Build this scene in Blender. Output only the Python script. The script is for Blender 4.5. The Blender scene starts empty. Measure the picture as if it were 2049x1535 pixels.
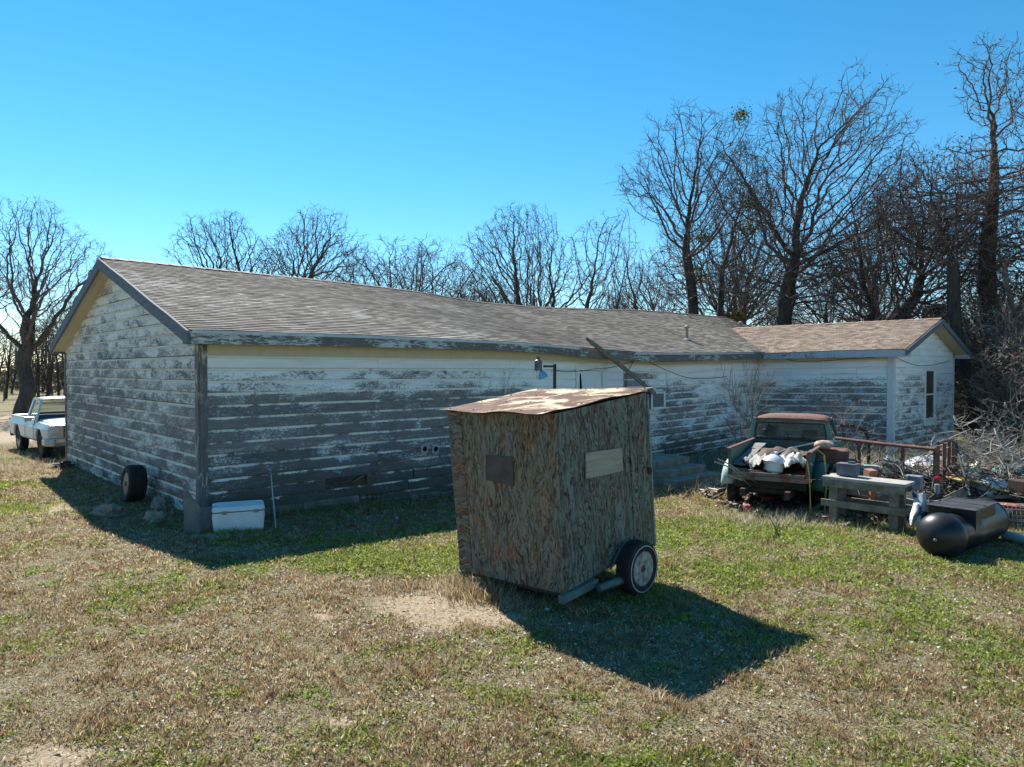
import bpy, bmesh, math, random
import numpy as np
from mathutils import Vector, Matrix, noise as mnoise
SC = bpy.context.scene
R = math.radians
# ---------------- camera ----------------
F = 1390.0; CX, CY = 1024.5, 767.5; CAMH = 2.6; PITCH = math.atan(27.0 / F)
cd = bpy.data.cameras.new('camera'); cam = bpy.data.objects.new('camera', cd); SC.collection.objects.link(cam)
cd.sensor_width = 36; cd.lens = 36 * F / 2049; cd.clip_end = 2000; cd.clip_start = .05
cam.location = (0, 0, CAMH); cam.rotation_euler = (math.pi / 2 - PITCH, 0, 0)
SC.camera = cam
# ---------------- sun and sky ----------------
SUNV = Vector((-0.565, 1.0, 1.15)).normalized()      # towards the sun
elev = math.asin(SUNV.z); azim = math.atan2(SUNV.x, SUNV.y)
w = bpy.data.worlds.new("World"); SC.world = w; w.use_nodes = True
wn = w.node_tree; wn.nodes.clear()
sky = wn.nodes.new('ShaderNodeTexSky'); sky.sky_type = 'NISHITA'; sky.sun_disc = False
sky.sun_elevation = elev; sky.sun_rotation = azim
sky.air_density = 1.0; sky.dust_density = 0.0; sky.ozone_density = 4.0; sky.altitude = 200
hs = wn.nodes.new('ShaderNodeHueSaturation'); hs.inputs['Saturation'].default_value = 1.29; hs.inputs['Hue'].default_value = .485
hs.inputs['Value'].default_value = 1.0
bg = wn.nodes.new('ShaderNodeBackground'); bg.inputs['Strength'].default_value = 0.080
wo = wn.nodes.new('ShaderNodeOutputWorld')
wn.links.new(sky.outputs[0], hs.inputs['Color']); wn.links.new(hs.outputs[0], bg.inputs[0]); wn.links.new(bg.outputs[0], wo.inputs[0])
sl = bpy.data.lights.new('sun', 'SUN'); sl.energy = 4.7; sl.angle = R(.53); sl.color = (1, .94, .84)
so = bpy.data.objects.new('sun', sl); SC.collection.objects.link(so)
so.rotation_euler = SUNV.to_track_quat('Z', 'Y').to_euler(); so.location = (0, 0, 30)
SC.view_settings.view_transform = 'Standard'; SC.view_settings.look = 'None'; SC.view_settings.gamma = 1
SC.view_settings.exposure = 1.10
SC.cycles.max_bounces = 6; SC.cycles.diffuse_bounces = 3; SC.cycles.transparent_max_bounces = 8

# ---------------- helpers ----------------
def tag(o, label=None, cat=None, group=None, kind=None):
    if label: o['label'] = label
    if cat: o['category'] = cat
    if group: o['group'] = group
    if kind: o['kind'] = kind
    return o
def empty(name, loc=(0, 0, 0), rz=0, label=None, cat=None, group=None):
    o = bpy.data.objects.new(name, None); SC.collection.objects.link(o)
    o.location = loc; o.rotation_euler = (0, 0, rz); o.empty_display_size = .2
    return tag(o, label, cat, group)
def copy_tree(o, parent=None):
    c = o.copy(); SC.collection.objects.link(c); c.parent = parent
    for ch in list(o.children):
        copy_tree(ch, c)
    return c
def smooth(o, ang=40):
    me = o.data
    me.shade_smooth()
    try: me.set_sharp_from_angle(angle=R(ang))
    except Exception: pass
    return o
def sstep(a, b, x):
    t = np.clip((x - a) / (b - a), 0, 1); return t * t * (3 - 2 * t)
# value noise in numpy
_rng = np.random.RandomState(7); _T = _rng.rand(256, 256)
def vnoise(x, y):
    x = np.asarray(x, float); y = np.asarray(y, float)
    xi = np.floor(x).astype(int); yi = np.floor(y).astype(int); fx = x - xi; fy = y - yi
    fx = fx * fx * (3 - 2 * fx); fy = fy * fy * (3 - 2 * fy)
    g = lambda a, b: _T[a & 255, b & 255]
    return (g(xi, yi) * (1 - fx) + g(xi + 1, yi) * fx) * (1 - fy) + (g(xi, yi + 1) * (1 - fx) + g(xi + 1, yi + 1) * fx) * fy
def fbm(x, y, o=4):
    s = 0; a = .5; n = 0
    for i in range(o):
        s = s + a * vnoise(np.asarray(x) * 2 ** i + 17 * i, np.asarray(y) * 2 ** i + 31 * i); n += a; a *= .55
    return s / n
def gz(x, y):
    x = np.asarray(x, float); y = np.asarray(y, float)
    sx = .35 + .65 * sstep(-9, -2, x)
    yy = np.clip(y - 8, 0, 17); yy = np.where(yy < 2, yy * yy / 4, yy - 1)
    z = -.043 * yy * sx
    z = z + .05 * (fbm(x * .35 + 5, y * .35) - .5) * np.clip((y + 4) / 8, 0, 1)
    return z
def GZ(x, y): return float(gz(x, y))
cp, sp_ = math.cos(PITCH), math.sin(PITCH)
def ray(px, py):
    a = (px - CX) / F; b = -(py - CY) / F
    # camera forward (0,cp,-sp), up (0,sp,cp)
    return Vector((a, cp + b * sp_, -sp_ + b * cp))
def at(px, py, Y):
    d = ray(px, py); return Vector((d.x * Y / d.y, Y, CAMH + d.z * Y / d.y))
def gp(px, py):
    d = ray(px, py); lo, hi = 1.5, 200
    for i in range(50):
        m = (lo + hi) / 2; p = at(px, py, m)
        if p.z > GZ(p.x, p.y): lo = m
        else: hi = m
    p = at(px, py, lo); return Vector((p.x, p.y, GZ(p.x, p.y)))
def on(x, y, dz=0): return Vector((x, y, GZ(x, y) + dz))

# ---- shader helper ----
class Mt:
    def __init__(s, name, rough=.8, metal=0.0, spec=.3):
        s.m = bpy.data.materials.new(name); s.m.use_nodes = True; s.nt = s.m.node_tree
        s.b = s.nt.nodes['Principled BSDF']; s.b.inputs['Roughness'].default_value = rough
        s.b.inputs['Metallic'].default_value = metal; s.b.inputs['Specular IOR Level'].default_value = spec
    def n(s, typ, out=0, props=None, **ins):
        nd = s.nt.nodes.new(typ)
        for k, v in (props or {}).items(): setattr(nd, k, v)
        for k, v in ins.items():
            k2 = int(k[1:]) if k[0] == 'i' and k[1:].isdigit() else k
            sk = nd.inputs[k2]
            if isinstance(v, bpy.types.NodeSocket): s.nt.links.new(v, sk)
            else: sk.default_value = v
        return nd.outputs[out]
    def obj(s): return s.n('ShaderNodeTexCoord', 3)
    def uv(s): return s.n('ShaderNodeTexCoord', 2)
    def map(s, vec, scale=(1, 1, 1), rot=(0, 0, 0), loc=(0, 0, 0)):
        return s.n('ShaderNodeMapping', Vector=vec, Scale=scale, Rotation=rot, Location=loc)
    def noise(s, vec, scale=5, detail=4, rough=.55, dist=0, out=0):
        return s.n('ShaderNodeTexNoise', out, Vector=vec, Scale=scale, Detail=detail, Roughness=rough, Distortion=dist)
    def attr(s, name, out=2): return s.n('ShaderNodeAttribute', out, dict(attribute_name=name))
    def math(s, op, a, b=0.0, c=0.0): return s.n('ShaderNodeMath', 0, dict(operation=op), i0=a, i1=b, i2=c)
    def ramp(s, fac, stops, interp='LINEAR'):
        nd = s.nt.nodes.new('ShaderNodeValToRGB'); cr = nd.color_ramp; cr.interpolation = interp
        while len(cr.elements) < len(stops): cr.elements.new(.5)
        for e, (p, c) in zip(cr.elements, stops):
            e.position = p; e.color = (c[0], c[1], c[2], 1) if hasattr(c, '__len__') else (c, c, c, 1)
        s.nt.links.new(fac, nd.inputs[0]); return nd.outputs[0]
    def mix(s, f, a, b, mode='MIX'):
        nd = s.nt.nodes.new('ShaderNodeMix'); nd.data_type = 'RGBA'; nd.blend_type = mode
        for sk, v in ((nd.inputs[0], f), (nd.inputs[6], a), (nd.inputs[7], b)):
            if isinstance(v, bpy.types.NodeSocket): s.nt.links.new(v, sk)
            elif hasattr(v, '__len__'): sk.default_value = (v[0], v[1], v[2], 1)
            else: sk.default_value = v
        return nd.outputs[2]
    def sep(s, vec): 
        nd = s.nt.nodes.new('ShaderNodeSeparateXYZ'); s.nt.links.new(vec, nd.inputs[0]); return nd.outputs
    def comb(s, x, y, z): return s.n('ShaderNodeCombineXYZ', 0, None, X=x, Y=y, Z=z)
    def set(s, color=None, rough=None, bump=None, bs=.4, bd=.01, metal=None):
        L = s.nt.links
        if color is not None:
            if isinstance(color, bpy.types.NodeSocket): L.new(color, s.b.inputs['Base Color'])
            else: s.b.inputs['Base Color'].default_value = (*color, 1)
        if rough is not None: L.new(rough, s.b.inputs['Roughness'])
        if metal is not None: L.new(metal, s.b.inputs['Metallic'])
        if bump is not None:
            bn = s.nt.nodes.new('ShaderNodeBump'); bn.inputs['Strength'].default_value = bs; bn.inputs['Distance'].default_value = bd
            L.new(bump, bn.inputs['Height']); L.new(bn.outputs[0], s.b.inputs['Normal'])
        return s.m

def m_simple(name, c, c2=None, scale=6, rough=.75, bump=.3, metal=0.0, spec=.3, detail=5, stretch=(1, 1, 1), bd=.01):
    g = Mt(name, rough, metal, spec); v = g.map(g.obj(), stretch)
    n1 = g.noise(v, scale, detail, .62)
    col = g.ramp(n1, [(.3, c), (.7, c2 or tuple(x * 1.4 for x in c))])
    return g.set(col, bump=g.noise(v, scale * 4, 4), bs=bump, bd=bd)

# ---- mesh builder ----
class MB:
    def __init__(s): s.v = []; s.f = []; s.mi = []
    def add(s, vs, fs):
        o = len(s.v); s.v += [tuple(v) for v in vs]; s.f += [tuple(i + o for i in f) for f in fs]; return s
    def box(s, c, d, rz=0, rx=0, ry=0, M=None):
        hx, hy, hz = d[0] / 2, d[1] / 2, d[2] / 2
        m = Matrix.Translation(c) @ Matrix.Rotation(rz, 4, 'Z') @ Matrix.Rotation(ry, 4, 'Y') @ Matrix.Rotation(rx, 4, 'X')
        if M is not None: m = M @ m
        vs = [m @ Vector((sx * hx, sy * hy, sz * hz)) for sz in (-1, 1) for sy in (-1, 1) for sx in (-1, 1)]
        return s.add(vs, [(0, 2, 3, 1), (4, 5, 7, 6), (0, 1, 5, 4), (2, 6, 7, 3), (0, 4, 6, 2), (1, 3, 7, 5)])
    def beam(s, a, b, wd, th, up=(0, 0, 1)):
        a, b = Vector(a), Vector(b); t = (b - a).normalized(); u = Vector(up); sd = t.cross(u)
        if sd.length < 1e-4: sd = t.cross(Vector((1, 0, 0)))
        sd.normalize(); n = sd.cross(t)
        vs = [p + sd * (x * wd / 2) + n * (y * th / 2) for p in (a, b) for x, y in ((-1, -1), (1, -1), (1, 1), (-1, 1))]
        return s.add(vs, [(0, 1, 2, 3), (7, 6, 5, 4), (0, 4, 5, 1), (1, 5, 6, 2), (2, 6, 7, 3), (3, 7, 4, 0)])
    def tube(s, pts, r, n=8, cap=True):
        pts = [Vector(p) for p in pts]; rs = r if hasattr(r, '__len__') else [r] * len(pts); o = len(s.v); prev = None
        for i, p in enumerate(pts):
            t = (pts[min(i + 1, len(pts) - 1)] - pts[max(i - 1, 0)]).normalized()
            if prev is None: u = t.cross(Vector((0.13, .2, 1)))
            else: u = prev - t * prev.dot(t)
            if u.length < 1e-5: u = t.cross(Vector((1, 0, 0)))
            u.normalize(); prev = u; w_ = t.cross(u)
            for k in range(n):
                a = 2 * math.pi * k / n; s.v.append(tuple(p + (u * math.cos(a) + w_ * math.sin(a)) * rs[i]))
        for i in range(len(pts) - 1):
            for k in range(n):
                a = o + i * n + k; b = o + i * n + (k + 1) % n; s.f.append((a, b, b + n, a + n))
        if cap:
            s.f.append(tuple(o + k for k in range(n))[::-1]); s.f.append(tuple(o + (len(pts) - 1) * n + k for k in range(n)))
        return s
    def lathe(s, prof, n=24, M=None, closed=False):
        # profile [(radius, height)], axis z
        o = len(s.v); m = M or Matrix.Identity(4)
        for (r, z) in prof:
            for k in range(n):
                a = 2 * math.pi * k / n; s.v.append(tuple(m @ Vector((r * math.cos(a), r * math.sin(a), z))))
        L = len(prof)
        for i in range(L if closed else L - 1):
            j = (i + 1) % L
            for k in range(n):
                k2 = (k + 1) % n; s.f.append((o + i * n + k, o + i * n + k2, o + j * n + k2, o + j * n + k))
        if not closed:
            s.f.append(tuple(o + k for k in range(n))[::-1]); s.f.append(tuple(o + (L - 1) * n + k for k in range(n)))
        return s
    def prism(s, poly, x0, x1, axis='x'):
        # poly in (y,z), extruded along x
        n = len(poly)
        if axis == 'x': vs = [(x0, p[0], p[1]) for p in poly] + [(x1, p[0], p[1]) for p in poly]
        else: vs = [(p[0], x0, p[1]) for p in poly] + [(p[0], x1, p[1]) for p in poly]
        return s.add(vs, [tuple(range(n))[::-1], tuple(range(n, 2 * n))] + [(i, (i + 1) % n, n + (i + 1) % n, n + i) for i in range(n)])
    def sheet(s, fn, nu, nv, th=0.0):
        """grid surface fn(i/nu,j/nv)->point ; th = thickness downwards"""
        o = len(s.v)
        for j in range(nv + 1):
            for i in range(nu + 1): s.v.append(tuple(fn(i / nu, j / nv)))
        W_ = nu + 1
        for j in range(nv):
            for i in range(nu):
                a = o + j * W_ + i; s.f.append((a, a + 1, a + 1 + W_, a + W_))
        if th:
            N_ = W_ * (nv + 1)
            tv = Vector(th) if hasattr(th, '__len__') else Vector((0, 0, -th))
            for k in range(N_): s.v.append(tuple(Vector(s.v[o + k]) + tv))
            for j in range(nv):
                for i in range(nu):
                    a = o + N_ + j * W_ + i; s.f.append((a, a + W_, a + 1 + W_, a + 1))
            ring = [i for i in range(W_)] + [j * W_ + nu for j in range(1, nv + 1)] + [nv * W_ + i for i in range(nu - 1, -1, -1)] + [j * W_ for j in range(nv - 1, 0, -1)]
            for q in range(len(ring)):
                a = o + ring[q]; b = o + ring[(q + 1) % len(ring)]; s.f.append((b, a, a + N_, b + N_))
        return s
    def blob(s, c, r, seed=0, n=10, amp=.25, fr=1.6):
        o = len(s.v); c = Vector(c)
        r = Vector(r) if hasattr(r, '__len__') else Vector((r, r, r))
        for j in range(n + 1):
            for i in range(n * 2):
                th = math.pi * j / n; ph = math.pi * i / n
                d = Vector((math.sin(th) * math.cos(ph), math.sin(th) * math.sin(ph), math.cos(th)))
                k = 1 + amp * mnoise.noise(d * fr + Vector((seed * 3.1, seed * 1.7, 0)))
                s.v.append(tuple(c + Vector((d.x * r.x, d.y * r.y, d.z * r.z)) * k))
        W_ = n * 2
        for j in range(n):
            for i in range(W_):
                a = o + j * W_ + i; b = o + j * W_ + (i + 1) % W_
                s.f.append((a, a + W_, b + W_, b))
        return s
    def pieces(s):
        p = list(range(len(s.v)))
        def fd(i):
            while p[i] != i: p[i] = p[p[i]]; i = p[i]
            return i
        for f in s.f:
            for q in f[1:]:
                a, b = fd(f[0]), fd(q)
                if a != b: p[b] = a
        out = {}
        for f in s.f: out.setdefault(fd(f[0]), []).append(f)
        res = []
        for fs in out.values():
            ids = sorted({i for f in fs for i in f}); mp = {i: k for k, i in enumerate(ids)}; m = MB(); m.v = [s.v[i] for i in ids]; m.f = [tuple(mp[i] for i in f) for f in fs]; res.append(m)
        return res
    def build(s, name, mat, parent=None, sm=False, bevel=0, ang=35, weld=False):
        me = bpy.data.meshes.new(name); me.from_pydata(s.v, [], s.f); me.validate(); me.update()
        if weld:
            bm_ = bmesh.new(); bm_.from_mesh(me); bmesh.ops.remove_doubles(bm_, verts=bm_.verts, dist=1e-4); bm_.to_mesh(me); bm_.free()
        o = bpy.data.objects.new(name, me); SC.collection.objects.link(o)
        if mat: me.materials.append(mat)
        if parent is not None: o.parent = parent
        if bevel:
            b = o.modifiers.new('bevel', 'BEVEL'); b.width = bevel; b.segments = 2; b.limit_method = 'ANGLE'; b.angle_limit = R(40)
        if sm: smooth(o, ang)
        return o
def mesh_np(name, V, Fc, mat, attrs=None, smooth_=False, uv=None, parent=None):
    V = np.ascontiguousarray(V, np.float32); Fc = np.ascontiguousarray(Fc, np.int32); m, k = Fc.shape
    me = bpy.data.meshes.new(name); me.vertices.add(len(V)); me.vertices.foreach_set('co', V.ravel())
    me.loops.add(m * k); me.loops.foreach_set('vertex_index', Fc.ravel())
    me.polygons.add(m); me.polygons.foreach_set('loop_start', np.arange(0, m * k, k, dtype=np.int32))
    try: me.polygons.foreach_set('loop_total', np.full(m, k, np.int32))
    except Exception: pass
    if smooth_: me.polygons.foreach_set('use_smooth', np.ones(m, bool))
    me.update(calc_edges=True)
    for an, arr in (attrs or {}).items():
        arr = np.ascontiguousarray(arr, np.float32)
        if arr.ndim == 1:
            a = me.attributes.new(an, 'FLOAT', 'POINT'); a.data.foreach_set('value', arr)
        else:
            if arr.shape[1] == 3: arr = np.concatenate([arr, np.ones((len(arr), 1), np.float32)], 1)
            a = me.attributes.new(an, 'FLOAT_COLOR', 'POINT'); a.data.foreach_set('color', arr.ravel())
    if mat: me.materials.append(mat)
    o = bpy.data.objects.new(name, me); SC.collection.objects.link(o)
    if parent is not None: o.parent = parent
    return o
# ======================= GROUND =======================
def bump2(x, y, cx, cy, sx, sy=None, rot=0):
    sy = sy or sx; dx = x - cx; dy = y - cy; c, s_ = math.cos(rot), math.sin(rot)
    u = dx * c + dy * s_; v = -dx * s_ + dy * c
    return np.exp(-(u / sx) ** 2 - (v / sy) ** 2)
def greenness(x, y):
    x = np.asarray(x, float); y = np.asarray(y, float)
    g = .24 + 1.3 * (fbm(x * .9 + 3, y * .9 + 8, 4) - .5) + 1.2 * (fbm(x * 3.1 + 30, y * 3.1 + 8, 3) - .5)
    g = g + .09 * sstep(-1.5, 3.5, x) + .26 * sstep(4.4, 2.8, y)
    g = g + 1.4 * bump2(x, y, -1.7, 9.5, 1.4, .5, .2) + .4 * bump2(x, y, -1.0, 10.5, 2.2, 1.2)   # strip by the eave shadow
    g = g + 1.15 * bump2(x, y, 3.7, 11.9, 1.9, .9, .1) + .15 * bump2(x, y, 3.0, 9.8, 1.5, 1.3)
    g = g + .5 * bump2(x, y, -9.4, 13.4, .9, .7) + .3 * bump2(x, y, -4.3, 8.4, 1.3, .7)
    g = g + .5 * bump2(x, y, 6.3, 9.0, 1.6, .8) + .25 * bump2(x, y, 2.8, 3.8, 1.6, 1.2)
    g = g - .5 * bump2(x, y, -1.0, 7.4, 1.7, .9, -.5) - .35 * bump2(x, y, -6, 8.5, 3.2, 3) - .2 * bump2(x, y, -2.0, 5.0, 1.8, .9)
    g = g - .25 * bump2(x, y, 1.7, 5.0, 1.2, .6)
    return np.clip(g, 0, 1)
DIRT = [(90, 1518, .28, .13), (205, 1196, .25, .12), (640, 1232, .16, .1), (690, 1447, .12, .06), (1375, 1142, .12, .05), (870, 1215, .8, .42), (980, 1240, .5, .25), (930, 1180, .5, .3),
        (120, 1015, .6, .5), (430, 1065, .4, .25),  (15, 870, 3.2, 3.0)]
DIRTW = [(gp(a, b), c, d) for a, b, c, d in DIRT]
def dirtness(x, y):
    d = np.zeros_like(np.asarray(x, float))
    for p, sx, sy in DIRTW:
        d = np.maximum(d, bump2(x, y, p.x, p.y, sx * 1.3, sy * 1.8))
    d = d * (-.15 + 2.0 * fbm(np.asarray(x) * 2.2, np.asarray(y) * 2.2 + 4, 3))
    road = sstep(33, 37, y) * sstep(47, 42, y) * sstep(-14, -22, x)
    drive = bump2(x, y, -26, 29, 8, 4.0)
    d = np.maximum(d, drive * 1.2); d = np.maximum(d, road)
    return np.clip(d, 0, 1)
def axis_pts(segs):
    out = []
    for a, b, st in segs: out += list(np.arange(a, b, st))
    out.append(segs[-1][1]); return np.array(out)
xs = axis_pts([(-900, -200, 50), (-200, -60, 10), (-60, -16, 1.5), (-16, -9, .4), (-9, 9, .12), (9, 20, .4), (20, 60, 2), (60, 200, 10), (200, 900, 50)])
ys = axis_pts([(-60, -4, 4), (-4, 1, .6), (1, 12, .12), (12, 20, .3), (20, 40, 1), (40, 100, 3), (100, 1000, 50)])
XX, YY = np.meshgrid(xs, ys); ZZ = gz(XX, YY)
near = sstep(16, 10, YY) * sstep(12, 9, np.abs(XX))
ZZ = ZZ + near * (.022 * (fbm(XX * 3, YY * 3, 3) - .5) + .012 * (fbm(XX * 9, YY * 9, 2) - .5))
V = np.stack([XX.ravel(), YY.ravel(), ZZ.ravel()], 1)
nx, ny = len(xs), len(ys); I = np.arange(nx * ny).reshape(ny, nx)
FF = np.stack([I[:-1, :-1].ravel(), I[:-1, 1:].ravel(), I[1:, 1:].ravel(), I[1:, :-1].ravel()], 1)
g = Mt('ground_soil', .95, spec=.1)
ob = g.obj(); n1 = g.noise(ob, 9, 6, .7); n2 = g.noise(ob, 60, 4, .7); n3 = g.noise(ob, 1.2, 4, .6)
base = g.ramp(n2, [(.3, (.04, .032, .02)), (.46, (.15, .12, .07)), (.58, (.33, .29, .19)), (.75, (.55, .50, .38))])
grn = g.ramp(n2, [(.3, (.025, .04, .01)), (.55, (.08, .13, .02)), (.75, (.2, .27, .06))])
ga = g.math('ADD', g.attr('green'), g.math('MULTIPLY', g.math('SUBTRACT', n1, .5), .8))
ga = g.ramp(ga, [(.3, 0.), (.75, 1.)])
c = g.mix(ga, base, grn)
soil = g.ramp(g.noise(ob, 22, 6, .7), [(.3, (.17, .12, .075)), (.5, (.37, .29, .20)), (.75, (.55, .48, .36))])
da = g.ramp(g.math('ADD', g.attr('dirt'), g.math('MULTIPLY', g.math('SUBTRACT', g.noise(ob, 14, 8, .75), .5), 1.5)), [(.36, 0.), (.66, 1.)])
c = g.mix(da, c, soil)
M_ground = g.set(c, bump=g.mix(.5, n1, n2), bs=1.0, bd=.04)
ground = mesh_np('ground', V, FF, M_ground, dict(green=greenness(V[:, 0], V[:, 1]), dirt=dirtness(V[:, 0], V[:, 1])), True)
tag(ground, kind='structure')

# ---- grass, leaves ----
rs = np.random.RandomState(11)
P0x, P0y = -5.57, 12.4
Ax, Ay = .728, .686
def in_house(x, y):
    u = (x - P0x) * Ax + (y - P0y) * Ay; wv = (x - P0x) * (-Ay) + (y - P0y) * Ax
    return ((u > .05) & (u < 27.5) & (wv > .05) & (wv < 10.6)) | ((u > 20.4) & (u < 27.5) & (wv > -4.8) & (wv < 1))
def scatter(n, ymin, ymax, power, margin=2.5):
    y = ymin + (ymax - ymin) * rs.rand(n) ** power
    hw = y * .76 + margin; x = (rs.rand(n) * 2 - 1) * hw
    k = ~in_house(x, y); return x[k], y[k]
def blades(x, y, n, h, spread, wdt, col, lean=.5):
    """tufts at x,y ; n blades each ; returns verts, faces, colors"""
    m = len(x); X = np.repeat(x, n); Y = np.repeat(y, n); H = np.repeat(h, n) * (.5 + .7 * rs.rand(m * n))
    C = np.repeat(col, n, 0) * (.72 + .56 * rs.rand(m * n, 1))
    a = rs.rand(m * n) * 6.283; r_ = np.sqrt(rs.rand(m * n)) * np.repeat(spread, n)
    bx = X + np.cos(a) * r_; by = Y + np.sin(a) * r_; bz = gz(bx, by) - .006
    la = a + (rs.rand(m * n) - .5) * 2.2; ln = H * lean * (.3 + 1.2 * rs.rand(m * n))
    wd = np.repeat(wdt, n) * (.6 + .8 * rs.rand(m * n)) / 2; pa = rs.rand(m * n) * 6.283
    dx = np.cos(pa) * wd; dy = np.sin(pa) * wd
    b1 = np.stack([bx - dx, by - dy, bz], 1); b2 = np.stack([bx + dx, by + dy, bz], 1)
    mx = bx + np.cos(la) * ln * .35; my = by + np.sin(la) * ln * .35
    m1 = np.stack([mx - dx * .8, my - dy * .8, bz + H * .6], 1); m2 = np.stack([mx + dx * .8, my + dy * .8, bz + H * .6], 1)
    tp = np.stack([bx + np.cos(la) * ln, by + np.sin(la) * ln, bz + H], 1)
    Vv = np.stack([b1, b2, m2, m1, tp], 1).reshape(-1, 3); k = np.arange(m * n)[:, None] * 5
    Q = np.concatenate([k + np.array([[0, 1, 2]]), k + np.array([[0, 2, 3]]), k + np.array([[3, 2, 4]])], 0)
    return Vv, Q, np.repeat(C, 5, 0)
def merge(parts):
    Vs, Fs, Cs = [], [], []; o = 0
    for v, f, c_ in parts:
        Vs.append(v); Fs.append(f + o); Cs.append(c_); o += len(v)
    return np.concatenate(Vs), np.concatenate(Fs), np.concatenate(Cs)
def m_vcol(name, rough=.85, trans=.0, spec=.15):
    g = Mt(name, rough, spec=spec); c = g.attr('col', 0)
    g.set(c)
    if trans:
        t = g.nt.nodes.new('ShaderNodeBsdfTranslucent'); g.nt.links.new(c, t.inputs[0])
        mx = g.nt.nodes.new('ShaderNodeMixShader'); mx.inputs[0].default_value = trans
        g.nt.links.new(g.b.outputs[0], mx.inputs[1]); g.nt.links.new(t.outputs[0], mx.inputs[2])
        g.nt.links.new(mx.outputs[0], g.nt.nodes['Material Output'].inputs[0])
    return g.m
M_blade = m_vcol('grass_blade', .75, .55)
M_leaf = m_vcol('dead_leaf', .6, .25, .3)
TAN = np.array([[.26, .18, .10], [.34, .25, .14], [.44, .34, .2], [.19, .125, .07], [.52, .44, .29], [.32, .20, .11]])
GRN = np.array([[.21, .27, .035], [.28, .34, .05], [.38, .42, .11], [.15, .18, .035]])
GREY = np.array([[.46, .41, .30], [.36, .32, .22], [.56, .51, .40]])
# green blades / weeds
parts = []
x, y = scatter(150000, 1.9, 17, 1.5); gr = greenness(x, y); di = dirtness(x, y)
k = (gr + .85 * (rs.rand(len(x)) - .5) > .44) & (di < .5); x, y = x[k], y[k]
hh = .022 + .036 * rs.rand(len(x)) * (.6 + gr[k])
parts.append(blades(x, y, 5, hh, .012 + y * .0022, .006 + y * .0011, GRN[rs.randint(0, 4, len(x))], 1.0))
# tan tufts
x, y = scatter(120000, 1.9, 19, 1.5); gr = greenness(x, y); di = dirtness(x, y)
cl = fbm(x * 2.6 + 40, y * 2.6, 3)
k = (cl + .5 * (rs.rand(len(x)) - .5) > .33 + .22 * gr) & (di < .3 + .5 * rs.rand(len(x))); x, y, cl = x[k], y[k], cl[k]
hh = (.03 + .06 * rs.rand(len(x)) ** 1.5) * (.55 + 1.1 * np.clip(cl - .3, 0, .6))
idx = rs.randint(0, 6, len(x)); parts.append(blades(x, y, 7, hh, .02 + y * .0015, .0035 + y * .00075, TAN[idx], .7))
# pale straw lying almost flat
x, y = scatter(150000, 1.9, 16, 1.5); di = dirtness(x, y); k = di < .4 + .6 * rs.rand(len(x)); x, y = x[k], y[k]
MIXC = np.concatenate([GREY, GREY, [[.30, .31, .15], [.24, .27, .10], [.40, .36, .22]], TAN[:3]])
parts.append(blades(x, y, 3, .010 + .018 * rs.rand(len(x)), .025 + 0 * x, .005 + y * .0010, MIXC[rs.randint(0, len(MIXC), len(x))], 2.6))
def leaves(x, y, sz, col, zoff=0.0):
    m = len(x); a = rs.rand(m) * 6.283; z = gz(x, y) + .006 + .02 * rs.rand(m) + zoff
    tl = (rs.rand(m) - .5) * 1.6; tr = (rs.rand(m) - .5) * 1.2
    ca, sa = np.cos(a), np.sin(a); L = sz; W_ = sz * (.4 + .3 * rs.rand(m))
    def pt(u, v, dz): return np.stack([x + ca * u - sa * v, y + sa * u + ca * v, z + dz + u * tl * .5 + v * tr], 1)
    z0 = np.zeros(m); c1 = sz * .25
    Vv = np.stack([pt(-L / 2, z0, c1), pt(-L * .1, -W_ / 2, z0), pt(L / 2, z0, c1), pt(L * .1, W_ / 2, z0), pt(z0, z0, -c1 * .3)], 1).reshape(-1, 3)
    k = np.arange(m)[:, None] * 5
    Q = np.concatenate([k + np.array([q]) for q in ([0, 1, 4], [1, 2, 4], [2, 3, 4], [3, 0, 4])], 0)
    return Vv, Q, np.repeat(col * (.7 + .6 * rs.rand(m, 1)), 5, 0)
x, y = scatter(130000, 1.9, 14, 1.5); gr = greenness(x, y); k = (gr + .85 * (rs.rand(len(x)) - .5) > .42) & (dirtness(x, y) < .5); x, y = x[k], y[k]
WC_ = np.array([[.19, .27, .05], [.26, .34, .08], [.34, .40, .16], [.14, .19, .05], [.38, .40, .24]])
parts.append(leaves(x, y, .016 + .02 * rs.rand(len(x)) + y * .0013, WC_[rs.randint(0, 5, len(x))], .01))
Vg, Fg, Cg = merge(parts)
grass = mesh_np('grass', Vg, Fg, M_blade, dict(col=Cg)); tag(grass, 'short winter lawn of tan and green grass blades', 'grass', kind='stuff')
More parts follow.
